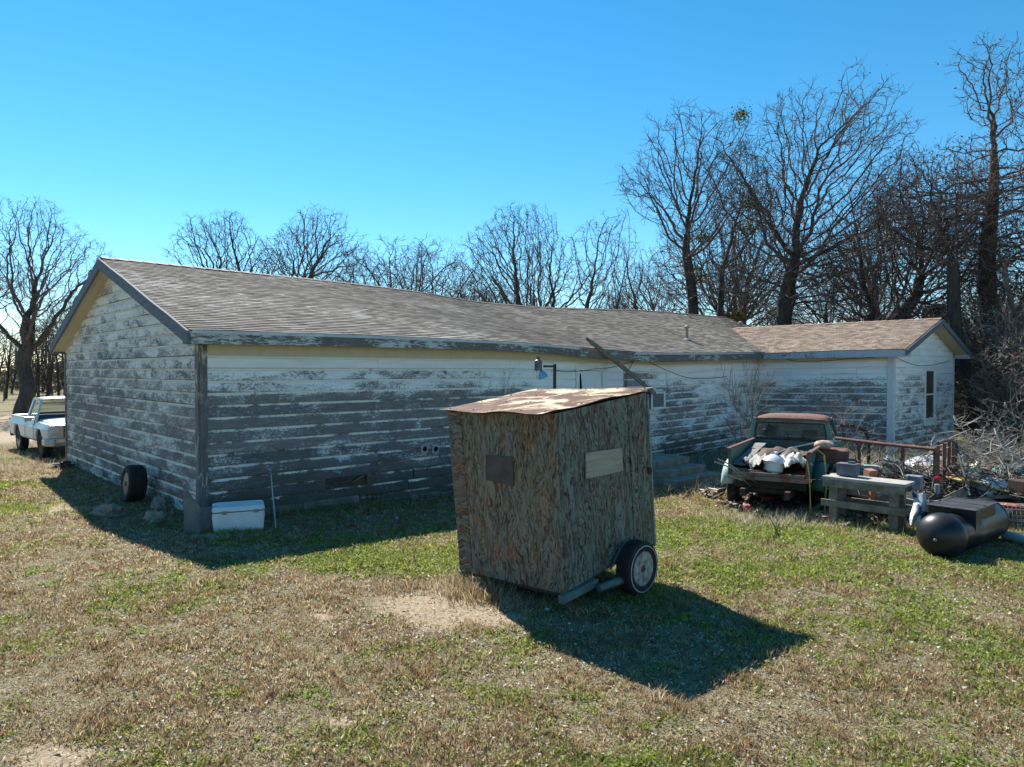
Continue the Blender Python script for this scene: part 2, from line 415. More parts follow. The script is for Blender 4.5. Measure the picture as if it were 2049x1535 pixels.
# taller dry weeds along walls, under the junk, beside the shed
def strip(n, a, b, wd, h0, h1, cols, nb=6, lean=.7, width=.006):
    t = rs.rand(n); a = np.array(a); b = np.array(b); x = a[0] + (b[0] - a[0]) * t + rs.randn(n) * wd; y = a[1] + (b[1] - a[1]) * t + rs.randn(n) * wd
    k = ~in_house(x, y); x, y = x[k], y[k]
    return blades(x, y, nb, h0 + (h1 - h0) * rs.rand(len(x)) ** 2, .05 + 0 * x, width + 0 * x, cols[rs.randint(0, len(cols), len(x))], lean)
wl = [strip(900, (-5.3, 12.3), (4, 21.5), .28, .08, .3, TAN), strip(260, (-5.7, 12.2), (-13, 20.2), .22, .06, .25, TAN),
      strip(420, (-.75, 8.35), (-.2, 7.75), .16, .08, .26, TAN[2:5]), strip(160, (-.2, 7.7), (1.4, 7.3), .15, .04, .14, TAN), strip(120, (1.3, 7.8), (1.8, 8.1), .08, .04, .13, GRN),
      strip(1500, (4.2, 12.6), (9.5, 13.2), .45, .06, .28, GREY), strip(900, (5.5, 11.9), (9.5, 11.5), .3, .05, .2, np.concatenate([GREY, GRN])),
      strip(700, (-16, 21), (-11.5, 19), .8, .05, .22, TAN), strip(500, (-14, 22), (-20, 25), 1.2, .05, .3, TAN),
      strip(1500, (9, 17), (17, 20), 2.2, .1, .6, TAN, 6, .9, .012), strip(200, (-5.6, 11.6), (-4.2, 11.4), .15, .05, .14, GRN),
      strip(260, (2.5, 15.5), (7, 16), 1.2, .1, .4, TAN), strip(300, (-9.9, 13.1), (-8.8, 13.0), .3, .04, .12, GRN),
      strip(1800, (8, 25), (14, 21), 2.0, .2, .9, GREY, 6, 1.0, .014)]
Vw, Fw, Cw = merge(wl)
weeds = mesh_np('dry_weeds', Vw, Fw, M_blade, dict(col=Cw)); tag(weeds, 'taller dry weeds growing along walls, junk and shed', 'weeds', kind='stuff')
# dead leaves: curled quads
def leaves(x, y, sz, col, zoff=0.0):
    m = len(x); a = rs.rand(m) * 6.283; z = gz(x, y) + .006 + .02 * rs.rand(m) + zoff
    tl = (rs.rand(m) - .5) * 1.6; tr = (rs.rand(m) - .5) * 1.2
    ca, sa = np.cos(a), np.sin(a); L = sz; W_ = sz * (.4 + .3 * rs.rand(m))
    def pt(u, v, dz): return np.stack([x + ca * u - sa * v, y + sa * u + ca * v, z + dz + u * tl * .5 + v * tr], 1)
    z0 = np.zeros(m); c1 = sz * .25
    Vv = np.stack([pt(-L / 2, z0, c1), pt(-L * .1, -W_ / 2, z0), pt(L / 2, z0, c1), pt(L * .1, W_ / 2, z0), pt(z0, z0, -c1 * .3)], 1).reshape(-1, 3)
    k = np.arange(m)[:, None] * 5
    Q = np.concatenate([k + np.array([q]) for q in ([0, 1, 4], [1, 2, 4], [2, 3, 4], [3, 0, 4])], 0)
    return Vv, Q, np.repeat(col * (.7 + .6 * rs.rand(m, 1)), 5, 0)
LC = np.array([[.46, .40, .32], [.58, .53, .45], [.36, .24, .14], [.26, .17, .1], [.5, .36, .2], [.6, .56, .48], [.10, .07, .05]])
x, y = scatter(46000, 1.9, 18, 1.5); cl = fbm(x * 1.3 + 9, y * 1.3 + 70, 4); k = cl + .3 * (rs.rand(len(x)) - .5) > .44; x, y = x[k], y[k]
lp = [leaves(x, y, .014 + .022 * rs.rand(len(x)) + y * .0012, LC[rs.randint(0, 7, len(x))])]
x, y = scatter(420, 1.9, 14, 1.3); lp.append(leaves(x, y, .04 + .03 * rs.rand(len(x)), LC[rs.randint(2, 5, len(x))]))
Vl, Fl, Cl = merge(lp)
lv = mesh_np('fallen_leaves', Vl, Fl, M_leaf, dict(col=Cl)); tag(lv, 'dead oak leaves scattered over the lawn', 'leaves', kind='stuff')
# ======================= HOUSE =======================
P0 = Vector((-5.57, 12.4, 0)); A_ = Vector((Ax, Ay, 0)); B_ = Vector((-Ay, Ax, 0))
def HW(u, w_, z): return P0 + A_ * u + B_ * w_ + Vector((0, 0, z))
house = empty('house', (P0.x, P0.y, GZ(P0.x, P0.y)), 0, 'long single storey clapboard house with peeling white paint, sagging shingle roof and a projecting wing', 'house')
HINV = Matrix.Translation(-house.location)
def HB(m, name, mat, parent=None, **k):
    if name in ('cable', 'eave_return', 'foundation', 'broken_lath', 'roof_deck', 'rake_soffit', 'soffit', 'corner_board', 'ac_surround'):
        ps = m.pieces()
        if len(ps) > 1: return [HB(q, name, mat, parent, **k) for q in ps][0]
    o = m.build(name, mat, None, **k)
    o.data.transform(HINV); o.parent = parent or house; return o
# --- siding material
def m_siding(name, white, seed=0, grey=((.065, .062, .07), (.16, .155, .165), (.30, .295, .30)), fade=0.0):
    g = Mt(name, .8, spec=.2); uv = g.uv(); rnd = g.attr('rnd'); paint = g.attr('paint'); vl = g.attr('vl')
    off = g.comb(g.math('MULTIPLY', rnd, 37.0), g.math('MULTIPLY', rnd, 13.0), seed * 3.3)
    v = g.n('ShaderNodeVectorMath', 0, dict(operation='ADD'), i0=uv, i1=off)
    grain = g.noise(g.map(v, (3, 110, 1)), 1.0, 6, .7, .6)
    grain2 = g.noise(g.map(v, (1.2, 28, 1)), 1.0, 5, .6, 1.2)
    wood = g.ramp(grain, [(.28, grey[0]), (.5, grey[1]), (.74, grey[2])])
    wood = g.mix(g.math('MULTIPLY', g.ramp(grain2, [(.35, 0.), (.7, 1.)]), .45), wood, (.23, .20, .18))
    wood = g.mix(1.0, wood, g.ramp(rnd, [(0, (.75, .75, .78)), (.5, (1, 1, 1)), (1, (1.22, 1.16, 1.1))]), 'MULTIPLY')
    big = g.noise(g.map(v, (1.1, 2.6, 1)), 1.0, 5, .62, .4)
    fine = g.noise(g.map(v, (13, 30, 1)), 1.0, 8, .74, 1.0)
    chips = g.noise(g.map(v, (48, 75, 1)), 1.0, 6, .8, .4)
    f = g.math('ADD', g.math('MULTIPLY', g.math('SUBTRACT', big, .5), 1.2), g.math('MULTIPLY', g.math('SUBTRACT', fine, .5), 1.35))
    f = g.math('ADD', f, g.math('MULTIPLY', g.math('SUBTRACT', chips, .5), 1.15))
    f = g.math('ADD', f, paint)
    nc = g.noise(g.map(v, (1.6, .4, 1)), 1.0, 4, .6)
    f = g.math('ADD', f, g.math('MULTIPLY', g.ramp(vl, [(.74, 0.), (.86, 1.)]), g.math('MULTIPLY', g.math('SUBTRACT', nc, .34), 1.9)))
    f = g.math('ADD', f, g.math('MULTIPLY', g.ramp(vl, [(0, 1.), (.10, 0.)]), -.10))
    pm = g.ramp(f, [(.475, 0.), (.515, 1.)])
    if fade:
        pm2 = g.ramp(f, [(.30, 0.), (.62, 1.)]); pm = g.mix(fade, pm, pm2)
    dirty = g.noise(g.map(v, (.8, 7, 1)), 1.0, 5, .6)
    wcol = g.mix(g.ramp(dirty, [(.42, 0.), (.75, .7)]), white, tuple(x * .72 for x in white))
    zst = g.math('ADD', g.sep(uv)[1], g.math('MULTIPLY', g.math('SUBTRACT', g.noise(g.map(uv, (.7, 2.5, 1)), 1, 5, .6), .5), 1.6))
    wood = g.mix(g.n('ShaderNodeMapRange', 0, None, Value=zst, i1=.9, i2=-.2, i3=0.0, i4=.85), wood, g.mix(grain, (.035, .028, .018), (.11, .09, .055)))
    col = g.mix(pm, wood, wcol)
    cr = g.ramp(vl, [(.72, (1, 1, 1)), (.80, (1.0, .93, .82)), (1, (1.0, .9, .76))])
    col = g.mix(1.0, col, cr, 'MULTIPLY')
    h = g.math('ADD', g.math('MULTIPLY', pm, .5), g.math('MULTIPLY', grain, .7))
    return g.set(col, bump=h, bs=.6, bd=.006)
M_sidA = m_siding('peeling_clapboard', (.84, .86, .89), 0, fade=.22)
M_sidG = m_siding('faded_clapboard', (.74, .73, .71), 5, fade=.6, grey=((.07, .065, .075), (.15, .142, .152), (.27, .26, .265)))
M_sidC = m_siding('white_clapboard', (.84, .86, .89), 9, fade=.18)
def m_board(name, white, paint, seed=0, grey=((.08, .075, .075), (.15, .14, .135), (.24, .225, .21)), axis=0, thr=.5):
    g = Mt(name, .82, spec=.2); o = g.obj()
    rot = (0, 0, -math.atan2(Ay, Ax)); v = g.map(o, (1, 1, 1), rot, (seed, seed, 0))
    sc = [(2, 60, 60), (60, 60, 2.5), (60, 2, 60)][axis]
    gr = g.noise(g.map(v, sc), 1, 6, .7, .4); wood = g.ramp(gr, [(.3, grey[0]), (.5, grey[1]), (.72, grey[2])])
    sc2 = [(5, 18, 26), (22, 22, 5), (20, 5, 20)][axis]
    f = g.math('ADD', g.noise(g.map(v, sc2), 1, 8, .75, .8), g.math('MULTIPLY', g.math('SUBTRACT', g.noise(g.map(v, (.8, .8, .8)), 1, 4), .5), .9))
    pm = g.ramp(g.math('ADD', f, paint - .5), [(thr - .02, 0.), (thr + .02, 1.)])
    col = g.mix(pm, wood, g.mix(g.noise(v, 6, 4), white, tuple(x * .75 for x in white)))
    return g.set(col, bump=g.math('ADD', gr, pm), bs=.5, bd=.005)
M_fascia = m_board('flaking_fascia', (.6, .61, .6), .43, 1)
M_fasciaC = m_board('bluewhite_fascia', (.5, .52, .58), .62, 2)
M_rake = m_board('weathered_rake_board', (.4, .42, .45), .12, 3, ((.075, .085, .105), (.13, .145, .175), (.19, .205, .235)), 2)
M_post = m_board('weathered_corner_board', (.6, .57, .5), .36, 4, axis=1)
M_postW = m_board('white_corner_board', (.66, .68, .72), .8, 5, axis=1)
M_cream = m_board('cream_soffit', (.62, .56, .43), .98, 6)
M_sill = m_simple('rotten_sill_wood', (.035, .03, .025), (.11, .095, .075), 5, bump=.6, stretch=(1, 1, 5))
M_found = m_simple('old_foundation', (.12, .105, .08), (.24, .215, .17), 5, bump=.7)
M_drip = m_simple('metal_drip_edge', (.36, .39, .42), (.5, .53, .56), 4, .4, .1, .2)

PROF = [(0.0, .0), (0.001, .024), (.05, .026), (.78, .026), (.86, .008), (1.0, .002)]
class Siding:
    def __init__(s): s.v = []; s.f = []; s.uv = []; s.rnd = []; s.paint = []; s.vl = []
    def plank(s, P, u0, u1, zb, zt, r, pf, ub=None, dz=0, step=.45, off=0.0):
        """P(u,n,z) ; zb,zt functions of u ; ub=((u0b,u1b),(u0t,u1t)) slanted ends"""
        n = max(1, int((u1 - u0) / step)); o = len(s.v)
        for i in range(n + 1):
            t = i / n
            for (vv, ofs) in PROF:
                if ub: a = ub[0][0] + (ub[1][0] - ub[0][0]) * vv; b = ub[0][1] + (ub[1][1] - ub[0][1]) * vv; u = a + (b - a) * t
                else: u = u0 + (u1 - u0) * t
                z0, z1 = zb(u), zt(u); z = z0 + (z1 - z0) * vv + dz
                s.v.append(tuple(P(u, ofs + off, z))); s.uv.append((u, z)); s.rnd.append(r); s.paint.append(pf(u, z)); s.vl.append(vv)
        m = len(PROF)
        for i in range(n):
            for j in range(m - 1):
                a = o + i * m + j; s.f.append((a, a + m, a + m + 1, a + 1))
        # bottom lip
        return s
    def build(s, name, mat, parent):
        me = bpy.data.meshes.new(name); me.from_pydata(s.v, [], s.f); me.update()
        ul = me.uv_layers.new(name='UVMap'); li = np.zeros(len(me.loops), np.int32); me.loops.foreach_get('vertex_index', li)
        ul.data.foreach_set('uv', np.array(s.uv, np.float32)[li].ravel())
        for nm, arr in (('rnd', s.rnd), ('paint', s.paint), ('vl', s.vl)):
            a = me.attributes.new(nm, 'FLOAT', 'POINT'); a.data.foreach_set('value', np.array(arr, np.float32))
        me.materials.append(mat); o = bpy.data.objects.new(name, me); SC.collection.objects.link(o)
        me.transform(HINV); o.parent = parent; return o
rr = random.Random(5)
EV_U = [-.5, 3.2, 4.6, 7.66, 10.4, 12.7, 16, 19.6, 28]; EV_Z = [3.28, 3.31, 3.30, 3.285, 3.18, 3.12, 3.17, 3.26, 3.3]
RG_U = [-.5, 6, 8.8, 11, 14.5, 20.9, 26.3, 28]; RG_Z = [5.2, 5.16, 5.1, 4.93, 4.95, 5.22, 5.26, 5.27]
def sm_interp(x, X_, Z_):
    return float(sum(np.interp(x + d, X_, Z_) for d in (-.8, -.4, 0, .4, .8)) / 5)
eave = lambda u: sm_interp(u, EV_U, EV_Z)
ridge = lambda u: sm_interp(u, RG_U, RG_Z)
settle = lambda u: float(np.interp(u, [0, 7.5, 11, 14.4, 14.41, 20.5], [0, 0, -.06, -.10, -.10, .02]))
SP = .224
# front wall : w outward = -w
def PF(u, n, z): return HW(u, -n, z)
def paintF(u, z):
    zz = z - settle(u)
    k = (2.86 - zz) / SP
    if u < 8.3:
        p = np.interp(k, [0, .8, 1.3, 2.6, 3.1, 3.5, 9, 12], [1.05, .84, .56, .60, .50, .27, .275, .10]); 
        if u > 6: p += .12 * (u - 6) / 2.3 * (1 if k < 6 else 0)
        p += .22 * math.exp(-((u - 2.9) / .5) ** 2 - ((k - 8.4) / 1.3) ** 2) + .12 * math.exp(-((u - 5.2) / 1.2) ** 2 - ((k - 9.5) / 1.5) ** 2)
    elif u < 12.2: p = np.interp(k, [0, 3, 5, 13], [.98, .9, .75, .35])
    elif u < 14.4: p = np.interp(k, [0, .9, 1.1, 2.6, 4, 13], [.8, .7, .42, .40, .55, .50])
    else:
        p = np.interp(k, [0, 1.5, 2.6, 4, 9, 13], [1, .8, .5, .36, .36, .22]) + .20 * np.interp(u, [15.5, 19.5], [0, 1.])
        p += .25 * math.exp(-((u - 17) / 1.3) ** 2 - ((k - 4.6) / .9) ** 2)
    return float(p)
HOLES = [(10.05, 11.35, .55, 2.62)]
sd = Siding()
for k in range(14):
    zt = lambda u, k=k: 2.86 - k * SP + settle(u); zb = lambda u, k=k: 2.86 - (k + 1) * SP + settle(u)
    u = .06
    brk = [3.6 if k in (1, 2, 5, 7, 8) else None]
    while u < 20.45:
        L = rr.choice([1.2, 2.4, 3.0, 3.6, 4.2, 4.8]); 
        if u < .1: L = rr.choice([1.4, 2.35, 3.62, 3.62])
        u2 = min(u + L, 20.47)
        for stop in (14.42, 10.05, 11.35, 12.2):
            if u < stop - .01 < u2 - .01: u2 = stop
        if 20.47 - u2 < .5: u2 = 20.47
        mid = (u + u2) / 2; zc = zb(mid) + .1
        hole = any(a - .01 <= mid <= b + .01 and c < zc < d for a, b, c, d in HOLES)
        dz = rr.uniform(-.006, .006); off = rr.uniform(-.004, .004)
        if k >= 10: dz -= rr.uniform(-.01, .025); off += rr.uniform(-.01, .02)
        if k == 11 and 2.35 < mid < 3.5: hole = True
        if not hole:
            if k == 11 and u < 2.35 < u2: sd.plank(PF, u, 2.4, zb, zt, rr.random(), paintF, dz=dz, off=off)
            else: sd.plank(PF, u, u2 - .004, zb, zt, rr.random(), paintF, dz=dz, off=off)
        if k == 11 and u < 2.35 < u2: u2 = 3.4
        u = u2
front = sd.build('front_siding', M_sidA, house)
# gable wall (left), plane u = 0, outward = -u
GWID = 10.9
def PG(w_, n, z): return HW(-n, w_, z)
def paintG(w_, z):
    p = np.interp(z, [-.2, .8, 1.8, 2.4, 3.0, 3.6, 5], [.33, .32, .33, .42, .46, .56, .74])
    p += .10 * math.exp(-((w_ - 2) / 2) ** 2) * (z > 1.5) + .1 * (vnoise(w_ * .6, z * 2) - .5)
    return float(p)
sg = Siding()
rz_ = lambda w_: 3.30 + (5.12 - 3.30) * min(w_ + .0, GWID - w_) / (GWID / 2)
for k in range(-10, 15):
    zt_ = 2.86 - k * SP; zb_ = zt_ - SP
    def wr(z):
        if z < 3.32: return (.05, GWID)
        t = (z - 3.32) / (5.1 - 3.32) * GWID / 2; return (t, GWID - t)
    if zt_ > 5.0: continue
    lo, hi = wr(zb_), wr(zt_)
    cuts = [0.0]; 
    while cuts[-1] < 1: cuts.append(min(1, cuts[-1] + rr.choice([.25, .37, .5, .62])))
    if cuts[-1] - cuts[-2] < .1: cuts.pop(-2)
    for a, b in zip(cuts, cuts[1:]):
        ub = ((lo[0] + (lo[1] - lo[0]) * a, lo[0] + (lo[1] - lo[0]) * b - .004), (hi[0] + (hi[1] - hi[0]) * a, hi[0] + (hi[1] - hi[0]) * b - .004))
        wav = rr.uniform(-.008, .008)
        # the wall faces -u : reverse order for outward normals
        sg.plank(PG, ub[0][0], ub[0][1], (lambda u, z=zb_: z), (lambda u, z=zt_: z), rr.random(), paintG, ub=ub, dz=wav, off=rr.uniform(-.003, .003))
gabl = sg.build('gable_siding', M_sidG, house)
# back and far gable walls (plain)
m = MB()
m.add([HW(.1, GWID, -.6), HW(27.3, GWID, -.6), HW(27.3, GWID, 3.2), HW(.1, GWID, 3.2)], [(0, 1, 2, 3)])
m.add([HW(27.3, 0, -.9), HW(27.3, GWID, -.9), HW(27.3, GWID, 3.25), HW(27.3, GWID / 2, 5.0), HW(27.3, 0, 3.25)], [(0, 1, 2, 3, 4)])
HB(m, 'back_wall', M_sidC)
# wing walls : WU0 front plane (faces -a), gable plane w=-4.75
WU0, WU1, WW = 20.5, 27.3, -4.75
def PWf(t, n, z): return HW(WU0 - n, -t, z)          # t = 0 inner corner .. 4.75
def PWg(t, n, z): return HW(WU0 + t, WW - n, z)
def paintW(t, z):
    k = (2.86 - z) / SP
    return float(np.interp(k, [0, 2.2, 3, 4, 9, 14], [.95, .78, .47, .37, .33, .30]) + .1 * np.interp(t, [0, 2], [1, 0]))
def paintWg(t, z):
    p = np.interp(z, [-.5, .1, 1, 2, 2.6, 3.2], [.34, .41, .47, .50, .72, .9]); return float(p + (.12 if t > 4.6 else 0))
s1 = Siding(); s2 = Siding()
for k in range(15):
    zt_ = 2.86 - k * SP; zb_ = zt_ - SP
    u = .02
    while u < 4.7:
        u2 = min(u + rr.choice([1.2, 2.4, 4.8]), 4.7)
        s1.plank(PWf, u, u2 - .004, (lambda u, z=zb_: z + .02 * u), (lambda u, z=zt_: z + .02 * u), rr.random(), paintW, off=rr.uniform(-.003, .004), dz=rr.uniform(-.005, .005)); u = u2
for k in range(-6, 15):
    zt_ = 2.86 - k * SP + .05; zb_ = zt_ - SP
    def wr2(z):
        if z < 3.25: return (.03, 6.78)
        t = (z - 3.25) / (4.3 - 3.25) * 3.4; return (t, 6.8 - t)
    if zt_ > 4.3: continue
    lo, hi = wr2(zb_), wr2(zt_); segs = [(0, 1)]
    if .65 < zb_ + .1 < 2.75: segs = [(0, .49), (.66, 1)]
    for a, b in segs:
        mids = [a, a + (b - a) * rr.uniform(.3, .7), b] if rr.random() < .5 else [a, b]
        for a1, b1 in zip(mids, mids[1:]):
            ub = ((lo[0] + (lo[1] - lo[0]) * a1, lo[0] + (lo[1] - lo[0]) * b1 - .003), (hi[0] + (hi[1] - hi[0]) * a1, hi[0] + (hi[1] - hi[0]) * b1 - .003))
            s2.plank(PWg, 0, 1, (lambda u, z=zb_: z), (lambda u, z=zt_: z), rr.random(), paintWg, ub=ub, off=rr.uniform(-.003, .003), dz=rr.uniform(-.005, .005) if 1 else 0, step=.6)
s1.build('wing_siding', M_sidC, house); s2.build('wing_gable_siding', M_sidC, house)
m = MB(); m.add([HW(WU1, WW, -.9), HW(WU1, .2, -.9), HW(WU1, .2, 3.25), HW(WU1, WW, 3.25)], [(0, 1, 2, 3)]); HB(m, 'wing_back_wall', M_sidC)
# corner boards
m = MB()
for w1 in (0,):
    m.box(HW(.05, -.025, 1.5) , (.13, .035, 3.15), rz=math.atan2(Ay, Ax)); m.box(HW(-.025, .06, 1.5), (.035, .16, 3.15), rz=math.atan2(Ay, Ax))
HB(m, 'corner_board', M_post, bevel=.003)
m = MB(); m.box(HW(-.025, GWID - .05, 1.45), (.04, .13, 3.3), rz=math.atan2(Ay, Ax)); m.box(HW(.04, GWID + .02, 1.45), (.12, .04, 3.3), rz=math.atan2(Ay, Ax)); HB(m, 'corner_board', M_post, bevel=.003)
m = MB(); a_ = math.atan2(Ay, Ax)
m.box(HW(WU0 - .03, WW + .06, 1.35), (.04, .2, 3.5), rz=a_); m.box(HW(WU0 + .055, WW - .03, 1.35), (.13, .04, 3.5), rz=a_); HB(m, 'corner_board', M_postW, bevel=.003)
m = MB(); m.box(HW(WU1 - .05, WW - .03, 1.35), (.13, .04, 3.5), rz=a_); HB(m, 'corner_board', M_postW, bevel=.003)
# frieze
def strip_board(fn0, fn1, u0, u1, n, thick, nrm):
    """ribbon between z fns along u, thickness outward nrm(vector)"""
    m = MB(); vs = []
    for i in range(n + 1):
        u = u0 + (u1 - u0) * i / n; a, b = fn0(u), fn1(u)
        vs += [a, b, b + nrm, a + nrm]
    fs = []
    for i in range(n):
        for j in range(4):
            a = i * 4 + j; b = i * 4 + (j + 1) % 4; fs.append((a, b, b + 4, a + 4))
    fs += [(0, 3, 2, 1), (n * 4, n * 4 + 1, n * 4 + 2, n * 4 + 3)]
    m.add(vs, fs); return m
m = strip_board(lambda u: HW(u, -.002, 2.862 + settle(u)), lambda u: HW(u, -.002, eave(u) - .1), .1, 20.4, 40, 0, B_ * -.028); HB(m, 'frieze_board', M_cream)
m = strip_board(lambda u: HW(WU0, -u, 2.862 + .02 * u), lambda u: HW(WU0, -u, 3.2), .0, 4.68, 4, 0, A_ * -.028); HB(m, 'frieze_board', M_cream)
# sills, foundation
m = strip_board(lambda u: HW(u, .05, -.55), lambda u: HW(u, .05, -.16 + settle(u) * 1.0), .0, 20.4, 30, 0, B_ * .15); HB(m, 'sill_beam', M_sill)
m = MB()
u = .25
while u < 20:
    L = rr.uniform(.5, 1.6); zt = -.20 + rr.uniform(-.05, .05) + settle(u); zt = -.02 if u < 2.5 else zt
    m.box(HW(u + L / 2, -.02 + rr.uniform(-.02, .02), zt - .45), (L - .02, .16, .9), rz=a_ + rr.uniform(-.02, .02), ry=rr.uniform(-.02, .02)); u += L
HB(m, 'foundation', M_found, bevel=.02)
m = MB(); m.box(HW(.12, GWID / 2, -.45), (.1, GWID - .2, .75), rz=a_); m.box(HW(WU0 + .1, -2.4, -.7), (.1, 4.6, .7), rz=a_); m.box(HW(23.9, WW + .1, -.8), (6.6, .1, .9), rz=a_)
HB(m, 'foundation', M_sill)
# ---------------- roofs ----------------
def m_shingle(name, c0, c1, c2, patch, pcol, seed=0):
    g = Mt(name, .9, spec=.15); uv = g.uv(); rnd = g.attr('rnd')
    br = g.n('ShaderNodeTexBrick', 0, dict(offset=.5), Vector=uv, Scale=1.0, Color1=(.0, .0, .0, 1), Color2=(1, 1, 1, 1), Mortar=(0, 0, 0, 1), i4=1.0)
    nd = g.nt.nodes[-1]; nd.inputs['Brick Width'].default_value = .305; nd.inputs['Row Height'].default_value = .14; nd.inputs['Mortar Size'].default_value = .0035
    mort = nd.outputs['Fac']
    v = g.map(uv, (1, 1, 1), (0, 0, 0), (seed, seed, 0))
    n1 = g.noise(g.map(v, (3.3, 7.15, 1)), 1, 2, .5); n2 = g.noise(v, 140, 3, .7); n3 = g.noise(g.map(v, (.35, .5, 1)), 1, 4, .6)
    f = g.math('ADD', g.math('MULTIPLY', n1, .30), g.math('ADD', g.math('MULTIPLY', br, .42), g.math('MULTIPLY', n2, .3)))
    col = g.ramp(f, [(.25, c0), (.52, c1), (.8, c2)])
    col = g.mix(g.ramp(n3, [(.35, 0.), (.7, .5)]), col, tuple(x * .7 for x in c1))
    pp = g.math('ADD', g.noise(g.map(v, (2.2, 7.1, 1)), 1, 5, .7), g.math('MULTIPLY', g.math('SUBTRACT', g.noise(g.map(v, (.25, .4, 1)), 1, 3), .5), .9))
    col = g.mix(g.math('MULTIPLY', g.ramp(pp, [(.56, 0.), (.64, 1.)]), g.math('MULTIPLY', g.attr('patch'), patch)), col, pcol)
    col = g.mix(g.ramp(mort, [(.5, 0.), (1, .8)]), col, (.02, .018, .016))
    h = g.math('ADD', n2, g.math('MULTIPLY', br, .6))
    return g.set(col, bump=h, bs=.5, bd=.006)
M_shA = m_shingle('worn_grey_shingles', (.075, .068, .06), (.195, .18, .16), (.34, .32, .29), .75, (.58, .57, .54))
M_shC = m_shingle('tan_shingles', (.13, .095, .075), (.29, .225, .18), (.44, .36, .29), .4, (.30, .28, .27), 4)
def shingle_roof(name, fn, ulen, slope_len, nu, mat, patchf, row=.14, uflip=False):
    """fn(u, t) -> point on plane, t in 0(eave)..1(ridge). rows of stepped shingles as real geometry"""
    Vv, Fc, UV, RN, PT = [], [], [], [], []; nr = int(slope_len / row); o = 0; r2 = random.Random(3)
    for j in range(nr):
        t0 = j / nr; t1 = (j + 1) / nr
        us = np.linspace(0, ulen, nu + 1)
        for i, u in enumerate(us):
            lift = .016 + .005 * mnoise.noise(Vector((u * 5.1, j * 5.7, 0))) + max(0, .012 * mnoise.noise(Vector((u * 3.3, j * 2.9, 4))) - .003)
            wob = .03 * mnoise.noise(Vector((u * .9, j * 3.3, 2))) / nr
            p0 = fn(u, max(0, t0 + wob)); p1 = fn(u, min(1, t1 + .08 / nr)); 
            Vv += [tuple(p0 + Vector((0, 0, .001))), tuple(p0 + Vector((0, 0, lift))), tuple(p1 + Vector((0, 0, .003)))]
            UV += [(u, j * .14), (u, j * .14 + .004), (u, j * .14 + .137)]; RN += [r2.random()] * 3; PT += [patchf(u, t0)] * 3
        for i in range(nu):
            a = o + i * 3; Fc += [(a, a + 3, a + 4, a + 1), (a + 1, a + 4, a + 5, a + 2)]
        o += (nu + 1) * 3
    me = bpy.data.meshes.new(name); me.from_pydata(Vv, [], Fc); me.update()
    ul = me.uv_layers.new(name='UVMap'); li = np.zeros(len(me.loops), np.int32); me.loops.foreach_get('vertex_index', li)
    ul.data.foreach_set('uv', np.array(UV, np.float32)[li].ravel())
    for nm, arr in (('rnd', RN), ('patch', PT)):
        a = me.attributes.new(nm, 'FLOAT', 'POINT'); a.data.foreach_set('value', np.array(arr, np.float32))
    me.materials.append(mat); me.transform(HINV); ob_ = bpy.data.objects.new(name, me); SC.collection.objects.link(ob_); ob_.parent = house; return ob_
WM = GWID / 2; OV = .45; RK = .32
UL = 27.3 + RK * 2
def fr_main(u, t):
    uu = u - RK; wv = -OV + (WM + OV) * t
    ze, zr = eave(uu), ridge(uu); z = ze + (zr - ze) * t
    z += -.05 * math.sin(math.pi * t) * (0.4 + .6 * math.sin(uu * .7 + 1)) + .012 * mnoise.noise(Vector((uu * 1.1, t * 5, 0)))
    return HW(uu, wv, z)
# front slope is cut where the wing roof covers it; simply let it run under the wing roof
rf = shingle_roof('roof', fr_main, UL, 6.15, 150, M_shA, lambda u, t: max(.0, min(1, 1.15 - u / 11)))
m = MB(); m.sheet(lambda a, b: (lambda uu: HW(uu, WM + (WM + .2) * b, ridge(uu) + (3.33 - ridge(uu)) * b))(-RK + UL * a), 40, 4)
HB(m, 'back_roof_slope', M_shC)
# roof deck underside (soffit plane) : thick sheet under the shingles
m = MB(); m.sheet(lambda a, b: fr_main(UL * a, b) + Vector((0, 0, -.012)), 60, 6, th=.04); HB(m, 'roof_deck', M_cream)
m = MB(); m.sheet(lambda a, b: (lambda uu: HW(uu, WM + (WM + .2) * b, ridge(uu) + (3.33 - ridge(uu)) * b - .03))(-RK + .03 + (UL - .06) * a), 30, 3, th=.04); HB(m, 'roof_deck', M_cream)
# ridge cap
m = MB()
for i in range(95):
    u = -RK + UL * i / 95; u2 = u + UL / 95 + .05; z = ridge(u); z2 = ridge(u2)
    for s_ in (-1, 1):
        m.add([HW(u, WM, z + .035), HW(u2, WM, z2 + .022), HW(u2, WM + s_ * .15, z2 + .022 - .05), HW(u, WM + s_ * .15, z + .035 - .05)], [(0, 1, 2, 3) if s_ > 0 else (0, 3, 2, 1)])
M_ridge = m_simple('ridge_cap_shingles', (.09, .07, .06), (.21, .165, .14), 8)
HB(m, 'ridge_cap', M_ridge)
